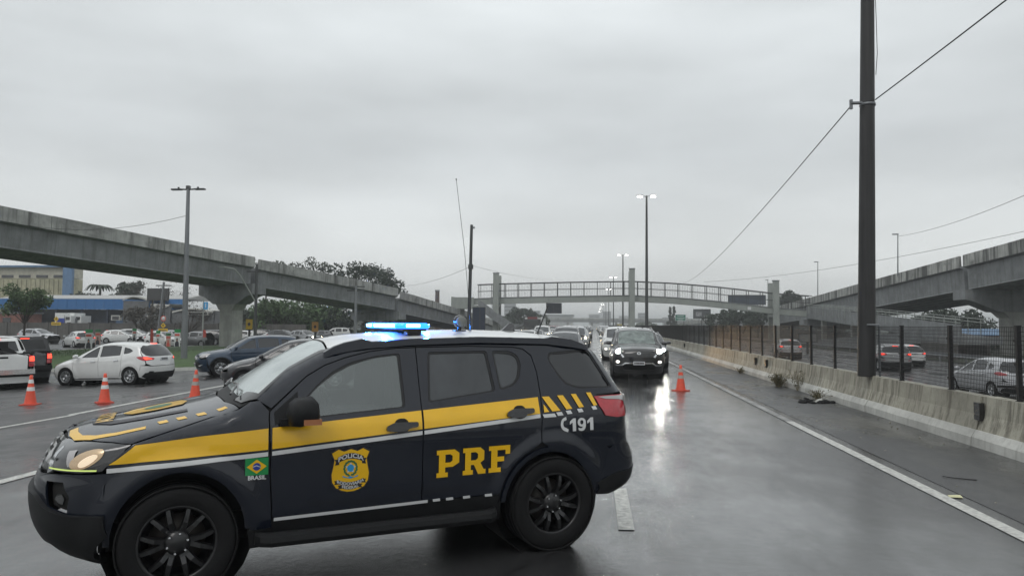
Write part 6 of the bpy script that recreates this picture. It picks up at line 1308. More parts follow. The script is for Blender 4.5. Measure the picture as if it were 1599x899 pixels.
# queue prototypes as single meshes, the parts too small to show
lite = {}
lite['hatch'] = join_car(make_car(HATCH, MT['whitep'], 'tmp', lights='far', rear=False, sp=.22), 'hatchback')
lite['cross'] = join_car(make_car(CROSS, MT['whitep'], 'tmp', lights='far', rear=False, sp=.22), 'crossover')
lite['suv'] = join_car(make_car(SUVB | dict(wsm=MT['glass_mid']), MT['whitep'], 'tmp', lights='far', rear=False, sp=.24), 'suv')
lite['rear'] = join_car(make_car(CROSS, MT['whitep'], 'tmp', brake=False, front=False, sp=.22), 'crossover')
lite['hrear'] = join_car(make_car(HATCH, MT['whitep'], 'tmp', brake=True, sp=.2), 'hatchback')
def lite_car(kind, x, y, rz, colour, label, group, z=None, name=None):
    o = link(name or {'hatch': 'hatchback', 'cross': 'crossover', 'suv': 'suv', 'rear': 'crossover', 'hrear': 'hatchback'}[kind], lite[kind]); o.location = (x, y, gz(x) if z is None else z); o.rotation_euler = (0, 0, R_(rz))
    for s_ in o.material_slots:
        if s_.material and s_.material.name == 'white_paint' and colour is not MT['whitep']: s_.link = 'OBJECT'; s_.material = colour
    return tag(o, label, 'car', group)
cols = [PB['white'], PB['silver'], PB['black'], PB['grey'], PB['white'], PB['dgrey'], PB['beige'], PB['white'], PB['silver'], PB['red']]
rq = random.Random(5)
CN = {id(PB[k]): v for k, v in dict(white='white', silver='silver', black='black', grey='grey', dgrey='dark grey', beige='beige', red='dark red').items()}; CN[id(MT['whitep'])] = 'white'
ORD = ('first', 'second', 'third', 'fourth', 'fifth', 'sixth', 'seventh', 'eighth', 'ninth', 'tenth', 'eleventh', 'twelfth')
for li, X in enumerate((2.05, -1.5, -5.1)):
    y = (49, 44, 36)[li]; cnt = 0
    while y < 330:
        k = rq.choice(['hatch', 'cross', 'suv', 'cross']); c = rq.choice(cols); near = y < 90
        lane = ('lane nearest the barrier', 'middle lane', 'leftmost lane')[li]
        lb = '%s %s with headlights on, %s in the %s behind the front cars' % (CN[id(c)], {'hatch': 'hatchback', 'cross': 'crossover', 'suv': 'SUV'}[k], ORD[cnt], ('right queue lane', 'middle queue lane', 'left queue lane')[li]) if cnt < 10 else 'far car with headlights on deep in the %s of the queue' % ('right lane', 'middle lane', 'left lane')[li]
        lite_car(k, X + rq.uniform(-.3, .3), y, 90 + rq.uniform(-1.5, 1.5), c, lb, 'queued cars in the ' + lane); cnt += 1
        y += rq.uniform(6.8, 9.5) if near else rq.uniform(7.5, 13)
# the head lamps of the first car of the right lane light the barrier beside it
for sx in (-.6, .6):
    ld = bpy.data.lights.new('headlight_beam', 'SPOT'); ld.energy = 420; ld.color = (1, .58, .22); ld.spot_size = R_(46); ld.spot_blend = .9; ld.shadow_soft_size = .08
    lo = bpy.data.objects.new('headlight_beam', ld); COL.objects.link(lo); lo.location = (2.1 + sx, 48.6, .72); lo.rotation_euler = Vector((.20, -1, -.05)).to_track_quat('-Z', 'Y').to_euler()
# lorry in the queue
t = empty('truck', (-8.7, 118, 0)); tag(t, 'white and red lorry cab standing tall above the left of the queue', 'truck')
def bx(nm, d, m_, par=None): s = MB(); s.box(*d); o = s.build(nm, m_); o.parent = par or t; o.matrix_parent_inverse = Matrix.Translation(t.location).inverted(); return o
bx('cab', (-9.9, -7.5, 104, 106.2, .7, 2.7), PB['dgrey']); bx('windscreen', (-9.75, -7.65, 103.95, 103.998, 1.6, 2.45), MT['glass_dark']); bx('cargo_box', (-9.95, -7.45, 106.4, 114, .9, 2.9), PB['white']); bx('roof_deflector', (-9.4, -8.0, 104.2, 106.2, 2.7, 3.0), PB['red']); bx('side_fairing', (-7.5, -7.35, 104.5, 107, 2.1, 3.0), PB['white'])
bx('headlight', (-9.8, -9.4, 103.95, 104, .9, 1.1), MT['lamp_far']); bx('headlight', (-8.0, -7.6, 103.95, 104, .9, 1.1), MT['lamp_far'])
for sg in (-9.7, -7.7):
    for yy in (105, 112): s = MB(); s.cyl((sg - .15, yy, .5), (sg + .15, yy, .5), .5, n=16); child(s.build('wheel', MT['tyre']), t)
# traffic on the far road on the left, each by pixel column
far = [('hrear', 257, 541, 66, 162, PB['white'], 'white hatchback crossing left to right beyond the grass island, nearest far car'),
       ('rear', 245, 528, 70, 10, PB['silver'], 'silver car behind the white hatchback, partly hidden, beyond the island'),
       ('hrear', 190, 527, 76, 190, PB['white'], 'white wagon under the palms, beyond the placards'),
       ('rear', 215, 528, 78, 185, PB['white'], 'second white wagon just behind the placards'),
       ('hatch', 302, 538, 68, 0, PB['grey'], 'grey hatchback beyond the placards, left of the bridge column'),
       ('cross', 322, 534, 74, 5, PB['black'], 'black car partly hidden by the left side of the bridge column'),
       ('hatch', 376, 530, 80, 15, PB['white'], 'white car right of the bridge column with an orange light'),
       ('cross', 398, 528, 84, 10, PB['black'], 'black car under the first yellow sign right of the column'),
       ('hatch', 426, 529, 84, 8, PB['white'], 'white hatchback between the two yellow signs'),
       ('rear', 446, 532, 80, 170, PB['dgrey'], 'dark car with red tail lamp left of the second yellow sign'),
       ('cross', 478, 532, 80, 150, PB['silver'], 'silver car just right of the second yellow sign'),
       ('hatch', 497, 528, 92, 15, PB['grey'], 'grey car behind the silver one near the pale pole'),
       ('suv', 520, 527, 96, 10, PB['white'], 'white van-like car left of the blue light bar')]
for k, px, py, Y, rz, c, lb in far:
    p = at(px, py, Y); lite_car(k, p.x - 2.1 * math.cos(R_(rz)), Y - 2.1 * math.sin(R_(rz)), rz, c, lb, None, -.45)
p = at(101, 530, 62)
lite_car('rear', at(88, 541, 72).x, 72, 175, PB['silver'], 'silver estate behind the dark pickup canopy', None, -.45)
lite_car('hrear', at(112, 541, 64).x - .5, 64.5, -35, PB['white'], 'small white hatchback seen from behind, right of the dark pickup', None, -.45)

# ================================================================== backdrop left
def bxo(nm, d, m_, root): s = MB(); s.box(*d); return child(s.build(nm, m_), root)
wallm = concrete('dark_boundary_concrete', (.10, .095, .088), .6, (.035, .034, .032), .5)
wl = empty('boundary_wall', (-60, 92, -.5)); tag(wl, 'long dark stained boundary wall behind the far road on the left', 'wall')
x = -130.
while x < -37:
    bxo('wall_panel', (x + .02, x + 2.98, 92 + random.uniform(0, .03), 92.3, -.6, 1.72), wallm, wl); x += 3
for x in np.arange(-130, -37, 3): bxo('wall_post', (x - .12, x + .12, 91.9, 92.35, -.6, 1.80), wallm, wl)
bl = empty('warehouse', (-70, 104, 0)); tag(bl, 'long low warehouse with bright blue fascia behind the boundary wall', 'building')
bluem = mat('blue_cladding', (.02, .13, .34), .5, noise=(2, .08, (6, 1, .2))); dkb = mat('dark_blue_wall', (.012, .022, .045), .6, noise=(1.2, .5, (1, 1, 1)))
bxo('fascia', (-91, -60.5, 104, 104.5, 3.75, 5.3), bluem, bl); bxo('wall', (-91, -60.5, 106, 112, -.6, 3.75), dkb, bl)
for x in np.arange(-90, -60, 4.2): bxo('column', (x, x + .3, 104.2, 104.5, -.6, 3.75), dkb, bl)
s = MB(); s.prism([(0, 0), (0, .12), (4, .75), (8, .12), (8, 0)], [((-91, 104.3, 5.30), (0, 1, 0)), ((-60.5, 104.3, 5.30), (0, 1, 0))]); child(s.build('roof', mat('pale_roof_sheet', (.40, .40, .39), .6, noise=(3, .1, (.2, 1, 1)))), bl)
for x in np.arange(-90, -61, 1.5): bxo('fascia_rib', (x, x + .05, 103.96, 104, 3.78, 5.28), bluem, bl)
for x, w_, h_ in ((-72, 2.2, 1.3), (-68.5, 1.6, .8), (-66, 2.6, 1.6), (-63.4, 1.2, 1.0)): bxo('stacked_drums', (x, x + w_, 104.8, 105.6, 1.6, 1.6 + h_), mat('blue_drums', (.05, .10, .18), .5, noise=(5, .4, (1, 1, 1))) if x == -72 else bpy.data.materials['blue_drums'], bl)
sil = empty('silo_building', (-108, 130, 0)); tag(sil, 'tall yellowish silo building with blue corner columns behind the warehouse', 'building')
ym = concrete('yellow_ribbed_wall', (.42, .40, .27), .5, (.15, .145, .10), .35); bm_ = mat('blue_column', (.10, .19, .33), .6, noise=(1, .2, (1, 1, .3)))
bxo('wall', (-135, -98.5, 130.3, 133, -.6, 10.0), ym, sil); bxo('upper_wall', (-135, -98.5, 130.6, 133, 10.1, 12.2), mat('cream_wall', (.46, .44, .36), .7, noise=(1.2, .2, (1, 1, 1))), sil)
for x in (-134, -117.6, -100.2): bxo('corner_column', (x, x + 1.9, 129.7, 130.3, -.6, 12.5), bm_, sil)
bxo('parapet', (-135, -98.3, 129.8, 133, 12.21, 12.55), bm_, sil)
for x in np.arange(-133, -99, .95): bxo('wall_rib', (x, x + .22, 130.15, 130.3, 1, 9.9), ym, sil)
for x in np.arange(-131.5, -101, 3.6): bxo('window', (x, x + 2.4, 130.48, 130.6, 10.25, 10.75), MT['glass_dark'], sil)
# parked lorries seen over the wall
for i, (xa, Y, c, lb) in enumerate(((102, 98, PB['white'], 'white lorry roof showing above the boundary wall, left one'), (118, 99, PB['white'], 'white lorry roof above the wall beside the yellow road sign'))):
    a = at(xa - (16 if i == 0 else 12), 490, Y); b_ = at(xa + 8, 500, Y); t2 = empty('truck', (a.x, Y, 0)); tag(t2, lb, 'truck')
    bxo('cargo_box', (a.x, b_.x - 1.0, Y, Y + 2.3, .6, a.z + .15), c, t2); bxo('cab', (b_.x - .9, b_.x, Y + .1, Y + 2.2, .5, a.z - .25), c, t2); bxo('window', (b_.x - .8, b_.x - .2, Y + .05, Y + .1, a.z - .85, a.z - .4), MT['glass_dark'], t2); bxo('blue_tarp' if i == 0 else 'side_panel', (a.x + .4, a.x + 1.5, Y - .05, Y, .8, a.z - .6), MT['blue'] if i == 0 else MT['galv'], t2)
    for xx in (a.x + .8, b_.x - .5): s = MB(); s.cyl((xx, Y, .0), (xx, Y + .3, 0), .5, n=14); child(s.build('wheel', MT['tyre']), t2)
rb_ = empty('shed', (-88, 100, 0)); tag(rb_, 'low reddish brick shed at the far left behind the round tree', 'building'); bxo('wall', (-110, -83.5, 100, 104, -.6, 3.0), mat('red_brick_shed', (.22, .09, .07), .8, noise=(2, .3, (1, 1, 1))), rb_); bxo('roof', (-110.2, -83.3, 99.8, 104.2, 3.0, 3.2), MT['conc'], rb_)
for x in (-106, -101, -96, -91, -86.5): bxo('window', (x, x + 1.3, 99.95, 100, 1.5, 2.4), MT['glass_dark'], rb_)
# buildings behind the bridge column
gbld = empty('factory', (-50, 100, 0)); tag(gbld, 'grey factory sheds with arched white roof edge behind the column', 'building')
gw = mat('grey_render', (.13, .135, .14), .7, noise=(.8, .3, (1, 1, 1)))
a = at(262, 470, 98); b_ = at(420, 470, 98); bxo('wall', (a.x, b_.x, 99, 108, -.6, a.z - 1.3), gw, gbld)
for i, (x0, x1) in enumerate(((188, 226), (232, 262), (266, 330))):
    p0, p1 = at(x0, 465, 98), at(x1, 465, 98); zt_ = (at(x0, 467, 98).z, at(x0, 474, 98).z, at(x0, 486, 98).z)[i]; xs = np.linspace(p0.x, p1.x, 9); arch = [.5 * math.sin(math.pi * k / 8) * (1 if i != 1 else -1) for k in range(9)]
    s = MB(); s.add([(x, 98.5, zt_ + z) for x, z in zip(xs, arch)] + [(x, 98.5, zt_ + z - .22) for x, z in zip(xs, arch)] + [(x, 104, zt_ + z) for x, z in zip(xs, arch)], [(k, k + 1, 10 + k, 9 + k) for k in range(8)] + [(k, k + 1, 19 + k, 18 + k) for k in range(8)]); child(s.build('roof', MT['conc_foot']), gbld)
    bxo('gable_wall', (p0.x, p1.x, 98.7, 99, -.6, zt_ - .2), gw, gbld)
for x0, x1, y0, y1 in ((226, 240, 492, 498), (290, 322, 486, 492), (170, 184, 492, 500)): a, b_ = at(x0, y0, 97.5), at(x1, y1, 97.5); bxo('window_band', (a.x, b_.x, 98.0, 98.45, b_.z, a.z), MT['conc_foot'], gbld); bxo('pane', (a.x + .2, b_.x - .2, 97.94, 98.0, b_.z + .12, a.z - .12), MT['glass_dark'], gbld)
a, b_ = at(231, 451, 90), at(262, 468, 90); board('billboard', 'black back of a billboard under the viaduct, left of the lamp pole', 'billboard', a.x, b_.x, b_.z, a.z, 90, MT['gloss_black'], posts=(a.x + .6, b_.x - .6))
# placards and road signs on the left
def placard(px, ytop, ybot, Y, wpx, label, cols_, flag=True):
    a = at(px, ytop, Y); b_ = at(px, ybot, Y); w_ = wpx * Y / 1155.; t = empty('placard', (a.x, Y, b_.z)); tag(t, label, 'placard')
    zb, zt_ = b_.z, a.z; H_ = zt_ - zb
    bxo('board', (a.x - w_ / 2, a.x + w_ / 2, Y, Y + .04, zb, zb + H_ * .82), cols_[0], t)
    bxo('green_header', (a.x - w_ / 2, a.x + w_ / 2, Y - .012, Y + .052, zb + H_ * .82, zt_), cols_[1], t)
    bxo('red_print', (a.x - w_ * .42, a.x + w_ * .42, Y - .01, Y - .002, zb + H_ * .62, zb + H_ * .74), cols_[2], t)
    s = MB(); s.add([(a.x + w_ * .26 * c_, Y - .012, zb + H_ * d_) for c_, d_ in ((-1.4, 0.01), (1.4, 0.01), (1.2, .24), (.55, .31), (.62, .44), (0, .52), (-.62, .44), (-.55, .31), (-1.2, .24))], [tuple(range(9))]); child(s.build('printed_portrait', cols_[3]), t)
    s = MB(); s.add([(a.x + w_ * .09 * math.cos(q), Y - .018, zb + H_ * (.37 + .055 * math.sin(q))) for q in np.linspace(0, 6.28, 9)[:-1]], [tuple(range(8))]); child(s.build('printed_face', cols_[4]), t)
    for sg in (-1, 1): bxo('leg', (a.x + sg * w_ * .42 - .012, a.x + sg * w_ * .42 + .012, Y + .045, Y + .07, zb - .12, zb + .3), MT['galv'], t)
PC = [MT['vinyl_white'], MT['green'], mat('red_print', (.55, .08, .06), .5), mat('dark_print', (.02, .02, .03), .5), mat('skin_print', (.42, .22, .15), .5), mat('pale_pink_print', (.50, .34, .30), .5)]
placard(139, 514, 544, 50, 12, 'campaign placard with green top and portrait on the island edge, leftmost', PC[:5]); placard(153, 514, 538, 54, 9, 'faded greenish placard just right of the leftmost placard', [PC[5], MT['darkgreen'], PC[2], PC[3], PC[4]])
placard(210, 513, 532, 56, 7, 'narrow placard with green top behind the white hatchback roof', PC[:5]); placard(247, 516, 540, 52, 7, 'white placard partly hidden left of the yellow warning sign', PC[:5]); placard(263, 520, 541, 52, 8, 'pinkish placard between the warning sign and the lamp pole', [PC[5], MT['darkgreen'], PC[2], PC[2], PC[4]]); placard(277, 514, 541, 50, 10, 'placard with green top and portrait touching the lamp pole', PC[:5])
for i, (px, yt, yb_, lb) in enumerate(((235, 514, 535, 'red and pink banner flag planted behind the white hatchback'), (317, 515, 527, 'red banner flag planted left of the bridge column'))):
    a, b_ = at(px, yt, 58), at(px, 540, 58); t = empty('banner_flag', (a.x, 58, -.4)); tag(t, lb, 'flag'); s = MB(); s.cyl((a.x, 58, -.4), (a.x, 58, a.z), .02, n=6); child(s.build('flagpole', MT['galv']), t)
    s = MB(); z1 = a.z; z0 = at(px, yb_, 58).z; s.add([(a.x + .02, 58, z0), (a.x + .25, 58.05, z0 + .05), (a.x + .30, 57.98, z0 + (z1 - z0) * .6), (a.x + .20, 58.03, z1), (a.x + .02, 58, z1)], [(0, 1, 2, 3, 4)]); child(s.build('flag_cloth', PC[2]), t)
ysm = mat('yellow_sign_face', (.70, .46, .02), .45)
def dsign(px, yc, Y, r, plate, label, top=False):
    a = at(px, yc, Y); t = empty('warning_sign', (a.x, Y, -.4)); tag(t, label, 'road sign'); s = MB(); s.cyl((a.x, Y + .05, -.45), (a.x, Y + .05, a.z + (1.2 if top else r)), .04, n=8); child(s.build('post', MT['galv']), t)
    s = MB(); s.add([(a.x + c_ * r, Y - .03 * k, a.z + d_ * r) for k in (0, 1) for c_, d_ in ((-1, 0), (0, -1), (1, 0), (0, 1))], [(3, 2, 1, 0), (4, 5, 6, 7)] + [(k, (k + 1) % 4, 4 + (k + 1) % 4, 4 + k) for k in range(4)]); child(s.build('diamond_plate', ysm), t)
    s = MB(); s.box(a.x - r * .16, a.x + r * .16, Y - .045, Y - .034, a.z - r * .35, a.z + r * .15); s.add([(a.x - r * .38, Y - .04, a.z + r * .08), (a.x + r * .38, Y - .04, a.z + r * .08), (a.x, Y - .04, a.z + r * .5)], [(0, 1, 2)]); child(s.build('black_symbol', MT['ink']), t)
    w_, h_ = plate; bxo('lower_plate', (a.x - w_, a.x + w_, Y - .03, Y + .01, a.z - r - h_ * 2 - .05, a.z - r - .05), ysm, t); bxo('plate_text', (a.x - w_ * .8, a.x + w_ * .8, Y - .04, Y - .032, a.z - r - h_ * 1.25 - .05, a.z - r - h_ * .75 - .05), MT['ink'], t)
    if top: s = MB(); s.lathe([(0, -.02), (.28, -.02), (.28, .0)], 16, 0, 'y', (a.x, Y, a.z + r + .42)); child(s.build('round_plate', MT['vinyl_white']), t); s = MB(); s.lathe([(.20, -.025), (.28, -.025)], 16, 0, 'y', (a.x, Y, a.z + r + .42)); child(s.build('round_rim', PC[2]), t)
dsign(88, 498, 82, .32, (.60, .18), 'yellow diamond warning sign with plate below, in front of the long wall'); dsign(255, 508, 68, .26, (.48, .17), 'yellow warning sign under a small round sign, left of the lamp pole', True)
for i, (x0, x1, y0, y1, Y, lb) in enumerate(((385, 393, 499, 513, 70, 'bright yellow rectangular sign right of the bridge column'), (488, 496, 503, 517, 78, 'duller orange rectangular sign left of the blue light bar'))):
    a, b_ = at(x0, y0, Y), at(x1, y1, Y); m_ = ysm if i == 0 else mat('orange_sign_face', (.55, .27, .04), .5); t = board('roadside_sign', lb, 'road sign', a.x, b_.x, b_.z, a.z, Y, m_, posts=((a.x + b_.x) / 2,), back=.05, frame=m_)
    s = MB(); s.add([((a.x + b_.x) / 2 + .16 * c_, Y - .02, (a.z + b_.z) / 2 + .22 * d_) for c_, d_ in ((-1, 0), (0, -1), (1, 0), (0, 1))], [(0, 1, 2, 3)]); child(s.build('dark_symbol', MT['ink']), t)
a = at(316, 476, 81); t = empty('road_sign', (a.x, 81.8, a.z)); tag(t, 'small blue plate sign on the white post left of the bridge column', 'road sign'); bxo('plate', (a.x - .25, a.x + .25, 81.75, 81.8, a.z - .5, a.z + .35), MT['lightblue'], t); bxo('arrow_mark', (a.x - .05, a.x + .05, 81.73, 81.748, a.z - .3, a.z + .2), MT['vinyl_white'], t)

# ================================================================== trees
def leafmat(n, c, v=.5): return mat(n, c, .8, noise=(.9, v, (1, 1, 1)))
LM = [leafmat('dark_leaves', (.038, .052, .036)), leafmat('green_leaves', (.075, .125, .050)), leafmat('grey_green_leaves', (.075, .088, .066)), leafmat('brown_twigs', (.075, .068, .056)), leafmat('weedy_leaves', (.10, .095, .045))]
MT['bark'] = mat('bark', (.045, .038, .032), .85, noise=(6, .3, (1, 1, .2)), bump=(12, .6))
def tree(x, y, z0, h, rx, rz, label, lm=0, n=2600, leaf=.22, trunk=.16, clumps=14, seed=0, ch=.62, bare=0, name='tree', shape='round', flat=False, cat='tree', ry=None):
    rd = random.Random(seed + int(x * 10)); ry = ry or rx; t = empty(name, (x, y, z0)); tag(t, label, cat)
    cz = z0 + h - rz; C_ = []
    for k in range(clumps):
        u = rd.uniform(-1, 1); a = rd.uniform(0, 6.28); q = rd.uniform(.35, .95)
        if shape == 'cone': v = rd.uniform(0, 1); rr_ = (1 - v) * .8; C_.append((x + rx * rr_ * math.cos(a) * q, y + ry * rr_ * math.sin(a) * q, z0 + h * .15 + h * .83 * v, .30 * rx + rx * .35 * (1 - v)))
        else: s_ = math.sqrt(1 - u * u); C_.append((x + rx * s_ * math.cos(a) * q, y + ry * s_ * math.sin(a) * q, cz + rz * u * q * .9, rd.uniform(.28, .46) * min(rx, rz * 1.5)))
    s = MB(); base = Vector((x, y, z0)); fork = Vector((x + rd.uniform(-.1, .1) * rx, y, z0 + max(.5, (h - 2 * rz) * ch + h * .12))); s.cyl(base, fork, trunk, trunk * .72, 8, 0, False)
    for c in C_:
        e_ = Vector(c[:3]); m_ = fork.lerp(e_, .5) + Vector((rd.uniform(-.15, .15) * rx, rd.uniform(-.1, .1) * rx, .10 * rz)); s.cyl(fork, m_, trunk * .42, trunk * .25, 5, 0, False); s.cyl(m_, e_, trunk * .25, trunk * .08, 4, 0, False)
        for _ in range(3 + bare):
            d_ = Vector((rd.gauss(0, 1), rd.gauss(0, 1), rd.gauss(.25, .8))).normalized() * c[3] * rd.uniform(.7, 1.25); s.cyl(m_.lerp(e_, rd.uniform(.4, 1)), e_ + d_, trunk * .10, trunk * .03, 3, 0, False)
    child(s.build('trunk', MT['bark']), t)
    V, F = [], []
    if n:
        R3 = np.random.default_rng(seed + 3); ci = R3.integers(0, clumps, n); c = np.array([q[:3] for q in C_])[ci]; r = np.array([q[3] for q in C_])[ci][:, None]
        d_ = R3.normal(size=(n, 3)); d_ /= np.linalg.norm(d_, axis=1, keepdims=True); p = c + d_ * r * (R3.uniform(.25, 1.0, (n, 1)) ** .6) * np.array([1, 1, .62 if flat else .8])
        a = R3.normal(size=(n, 3)); a /= np.linalg.norm(a, axis=1, keepdims=True); b_ = np.cross(a, R3.normal(size=(n, 3))); b_ /= np.linalg.norm(b_, axis=1, keepdims=True); L_ = leaf * R3.uniform(.5, 1.3, (n, 1))
        V = np.stack([p - a * L_, p + b_ * L_ * .55, p + a * L_, p - b_ * L_ * .55], 1).reshape(-1, 3); me = bpy.data.meshes.new('crown'); me.from_pydata(V.tolist(), [], (np.arange(n * 4).reshape(-1, 4)).tolist()); me.materials.append(LM[lm]); child(link('crown', me), t)
    return t
a = at(38, 500, 60); tree(a.x, 60, -.45, 5.9, 2.2, 1.85, 'round green street tree in front of the silo building at far left', 1, 3600, .13, .12, 16, 3)
def bt(px, ytop, Y, h, rx, rz, label, lm=0, n=2200, leaf=.25, **k): a = at(px, ytop, Y); return tree(a.x, Y, a.z - h, h, rx, rz, label, lm, n, leaf, **k)
bt(415, 398, 108, 11.6, 4.4, 2.6, 'sparse grey tree rising above the viaduct joint, leftmost of three', 2, 1500, .20, seed=5, bare=3, flat=True, ch=1.0)
bt(486, 400, 110, 11.8, 4.6, 2.6, 'sparse umbrella shaped tree above the viaduct, middle of three', 2, 1700, .20, seed=8, bare=3, flat=True, ch=1.0)
bt(568, 406, 106, 10.6, 5.8, 2.8, 'darker spreading tree above the middle viaduct span, rightmost of three', 0, 3000, .22, seed=11, bare=1, flat=True, clumps=20, ch=1.0)
bt(605, 430, 108, 8.6, 3.0, 1.8, 'small dark tree just right of the spreading tree above the viaduct', 0, 1400, .22, seed=13, flat=True, ch=1.0)
for i, (px, yt, Y, h_, r_, lm, lb) in enumerate(((405, 470, 96, 6.2, 4.0, 0, 'dark leafy tree under the viaduct, right of the column'), (440, 462, 94, 6.6, 4.2, 1, 'greener tree under the viaduct behind the yellow signs'), (480, 464, 98, 6.4, 4.0, 1, 'mid green tree under the viaduct left of the pale pole'), (520, 468, 100, 6.0, 3.6, 0, 'dark tree under the viaduct just right of the orange sign'), (600, 478, 104, 5.4, 3.4, 0, 'dark bush-like tree behind the blue light bar'))):
    bt(px, yt, Y, h_, r_, 2.6, lb, lm, 2600, .24, seed=20 + i, clumps=18)
bt(225, 466, 84, 5.6, 2.3, 2.3, 'brownish scrubby tree covering the end of the blue warehouse', 3, 1700, .16, seed=31, bare=4, clumps=18)
bt(228, 434, 112, 9.6, 4.5, 3.6, 'bare branching tree behind the dark conifer, left of the lamp pole', 3, 260, .14, seed=33, bare=8, clumps=18); bt(272, 438, 112, 9.4, 4.2, 3.4, 'bare branching tree just left of the lamp pole under the viaduct', 3, 420, .16, seed=35, bare=8, clumps=18)
bt(203, 434, 118, 9.4, 2.8, 3.0, 'dark rounded conifer behind the warehouse roof', 0, 2000, .26, seed=37); bt(140, 452, 122, 7.4, 4.0, 1.8, 'low dark treetops behind the warehouse roof beside the palm', 0, 1500, .26, seed=39); bt(178, 455, 124, 7.0, 3.4, 1.6, 'low grey green treetops right of the palm', 2, 1100, .26, seed=41)
bt(297, 470, 88, 5.4, 3.0, 2.2, 'thin bare tree behind the lamp pole and placards', 3, 300, .12, seed=43, bare=8)
# palm
a = at(156, 446, 118); t = empty('palm_tree', (a.x, 118, -.5)); tag(t, 'dark palm tree rising behind the blue warehouse roof', 'palm tree'); s = MB(); s.cyl((a.x, 118, -.5), (a.x + .1, 118, a.z - .6), .25, .18, 8); child(s.build('trunk', MT['bark']), t)
for k in range(13):
    an = 2 * math.pi * k / 13; s = MB(); pr = None
    for j in range(7):
        q = j / 6; r_ = 2.3 * q; z = a.z - .6 + 1.1 * math.sin(q * 2.5) - .9 * q * q; c_, s_ = math.cos(an), math.sin(an); w_ = .34 * math.sin(.25 + q * 2.7); L1 = (a.x + r_ * c_ - w_ * s_, 118 + r_ * s_ + w_ * c_, z - .12); L2 = (a.x + r_ * c_ + w_ * s_, 118 + r_ * s_ - w_ * c_, z - .12); M1 = (a.x + r_ * c_, 118 + r_ * s_, z)
        if pr: s.add([pr[0], L1, M1, pr[1]], [(0, 1, 2, 3)]); s.add([pr[1], M1, L2, pr[2]], [(0, 1, 2, 3)])
        pr = (L1, M1, L2)
    child(s.build('frond', LM[0]), t)
# trees in the middle and right distance
bt(806, 474, 210, 8.4, 3.0, 3.4, 'dark clump-crowned tree beyond the left footbridge tower', 0, 1400, .4, seed=51); bt(822, 476, 214, 7.8, 3.2, 3.2, 'dark tree right of the first one beyond the footbridge tower', 0, 1400, .4, seed=53); bt(838, 488, 218, 5.8, 3.8, 2.0, 'low scrub tree left of the message sign', 2, 900, .4, seed=55)
bt(792, 492, 200, 4.6, 2.6, 1.6, 'low dark shrub tree behind the left footbridge tower', 0, 800, .35, seed=57)
bt(1046.5, 479, 230, 6.4, 1.0, 3.0, 'left of the twin slim cypress trees', 0, 800, .3, seed=61, shape='cone', name='cypress_tree'); bt(1052.5, 479, 230, 6.4, 1.1, 3.0, 'right of the twin slim cypress trees', 0, 800, .3, seed=63, shape='cone', name='cypress_tree')
for i, (px, yt, Y, h_, r_, lb) in enumerate(((1128, 484, 150, 4.8, 5.0, 'dark tree mass behind the small billboard under the footbridge'), (1160, 482, 148, 4.8, 5.0, 'dark tree under the footbridge, left of its right tower'), (1232, 456, 170, 9.0, 3.4, 'dim tree beside the right footbridge tower above the ramp'))):
    bt(px, yt, Y, h_, r_, 1.9, lb, 0, 1700, .34, seed=70 + i, clumps=16)
bt(1452, 487, 118, 6.2, 3.6, 2.2, 'dark tree under the right viaduct, left part of the clump', 0, 2200, .28, seed=81); bt(1490, 478, 116, 7.0, 4.0, 2.6, 'tall dark tree under the right viaduct, centre of the clump', 0, 3000, .28, seed=83, clumps=18); bt(1518, 494, 114, 5.2, 2.6, 1.8, 'small dark tree at the right of the clump under the right viaduct', 0, 1300, .28, seed=85)
# far wood and skyline
def mass(name, label, cat, x0, x1, y, z0, z1, n, leaf, lm, seed, dy=8):
    R3 = np.random.default_rng(seed); xs = R3.uniform(x0, x1, n); hgt = z0 + (z1 - z0) * (.62 + .38 * np.sin(xs * .31 + seed) * np.sin(xs * .13 + 1)) ; z = z0 + (hgt - z0) * R3.uniform(0, 1, n) ** .7; p = np.stack([xs, y + R3.uniform(0, dy, n), z], 1)
    a = R3.normal(size=(n, 3)); a /= np.linalg.norm(a, axis=1, keepdims=True); b_ = np.cross(a, R3.normal(size=(n, 3))); b_ /= np.linalg.norm(b_, axis=1, keepdims=True); V = np.stack([p - a * leaf, p + b_ * leaf * .7, p + a * leaf, p - b_ * leaf * .7], 1).reshape(-1, 3)
    me = bpy.data.meshes.new(name); me.from_pydata(V.tolist(), [], np.arange(n * 4).reshape(-1, 4).tolist()); me.materials.append(LM[lm]); tag(link(name, me), label, cat, kind='stuff')
mass('scrub', 'dark roadside scrub on the bank under the right viaduct', 'scrub', 34.5, 60, 84, -.8, 1.9, 9000, .22, 0, 3, 40)
mass('distant_wood', 'misty band of far trees on the horizon right of the lamp masts', 'wood', 18, 110, 300, -.5, 3.9, 6000, .8, 2, 5, 20)
mass('distant_wood', 'misty band of far trees on the horizon left of the message sign', 'wood', -120, -18, 330, -.5, 4.8, 7000, .8, 2, 7, 20)
mass('hedge', 'dark hedge line along the foot of the left viaduct', 'hedge', -60, -23, 104, -.5, 2.3, 7000, .3, 0, 9, 6)
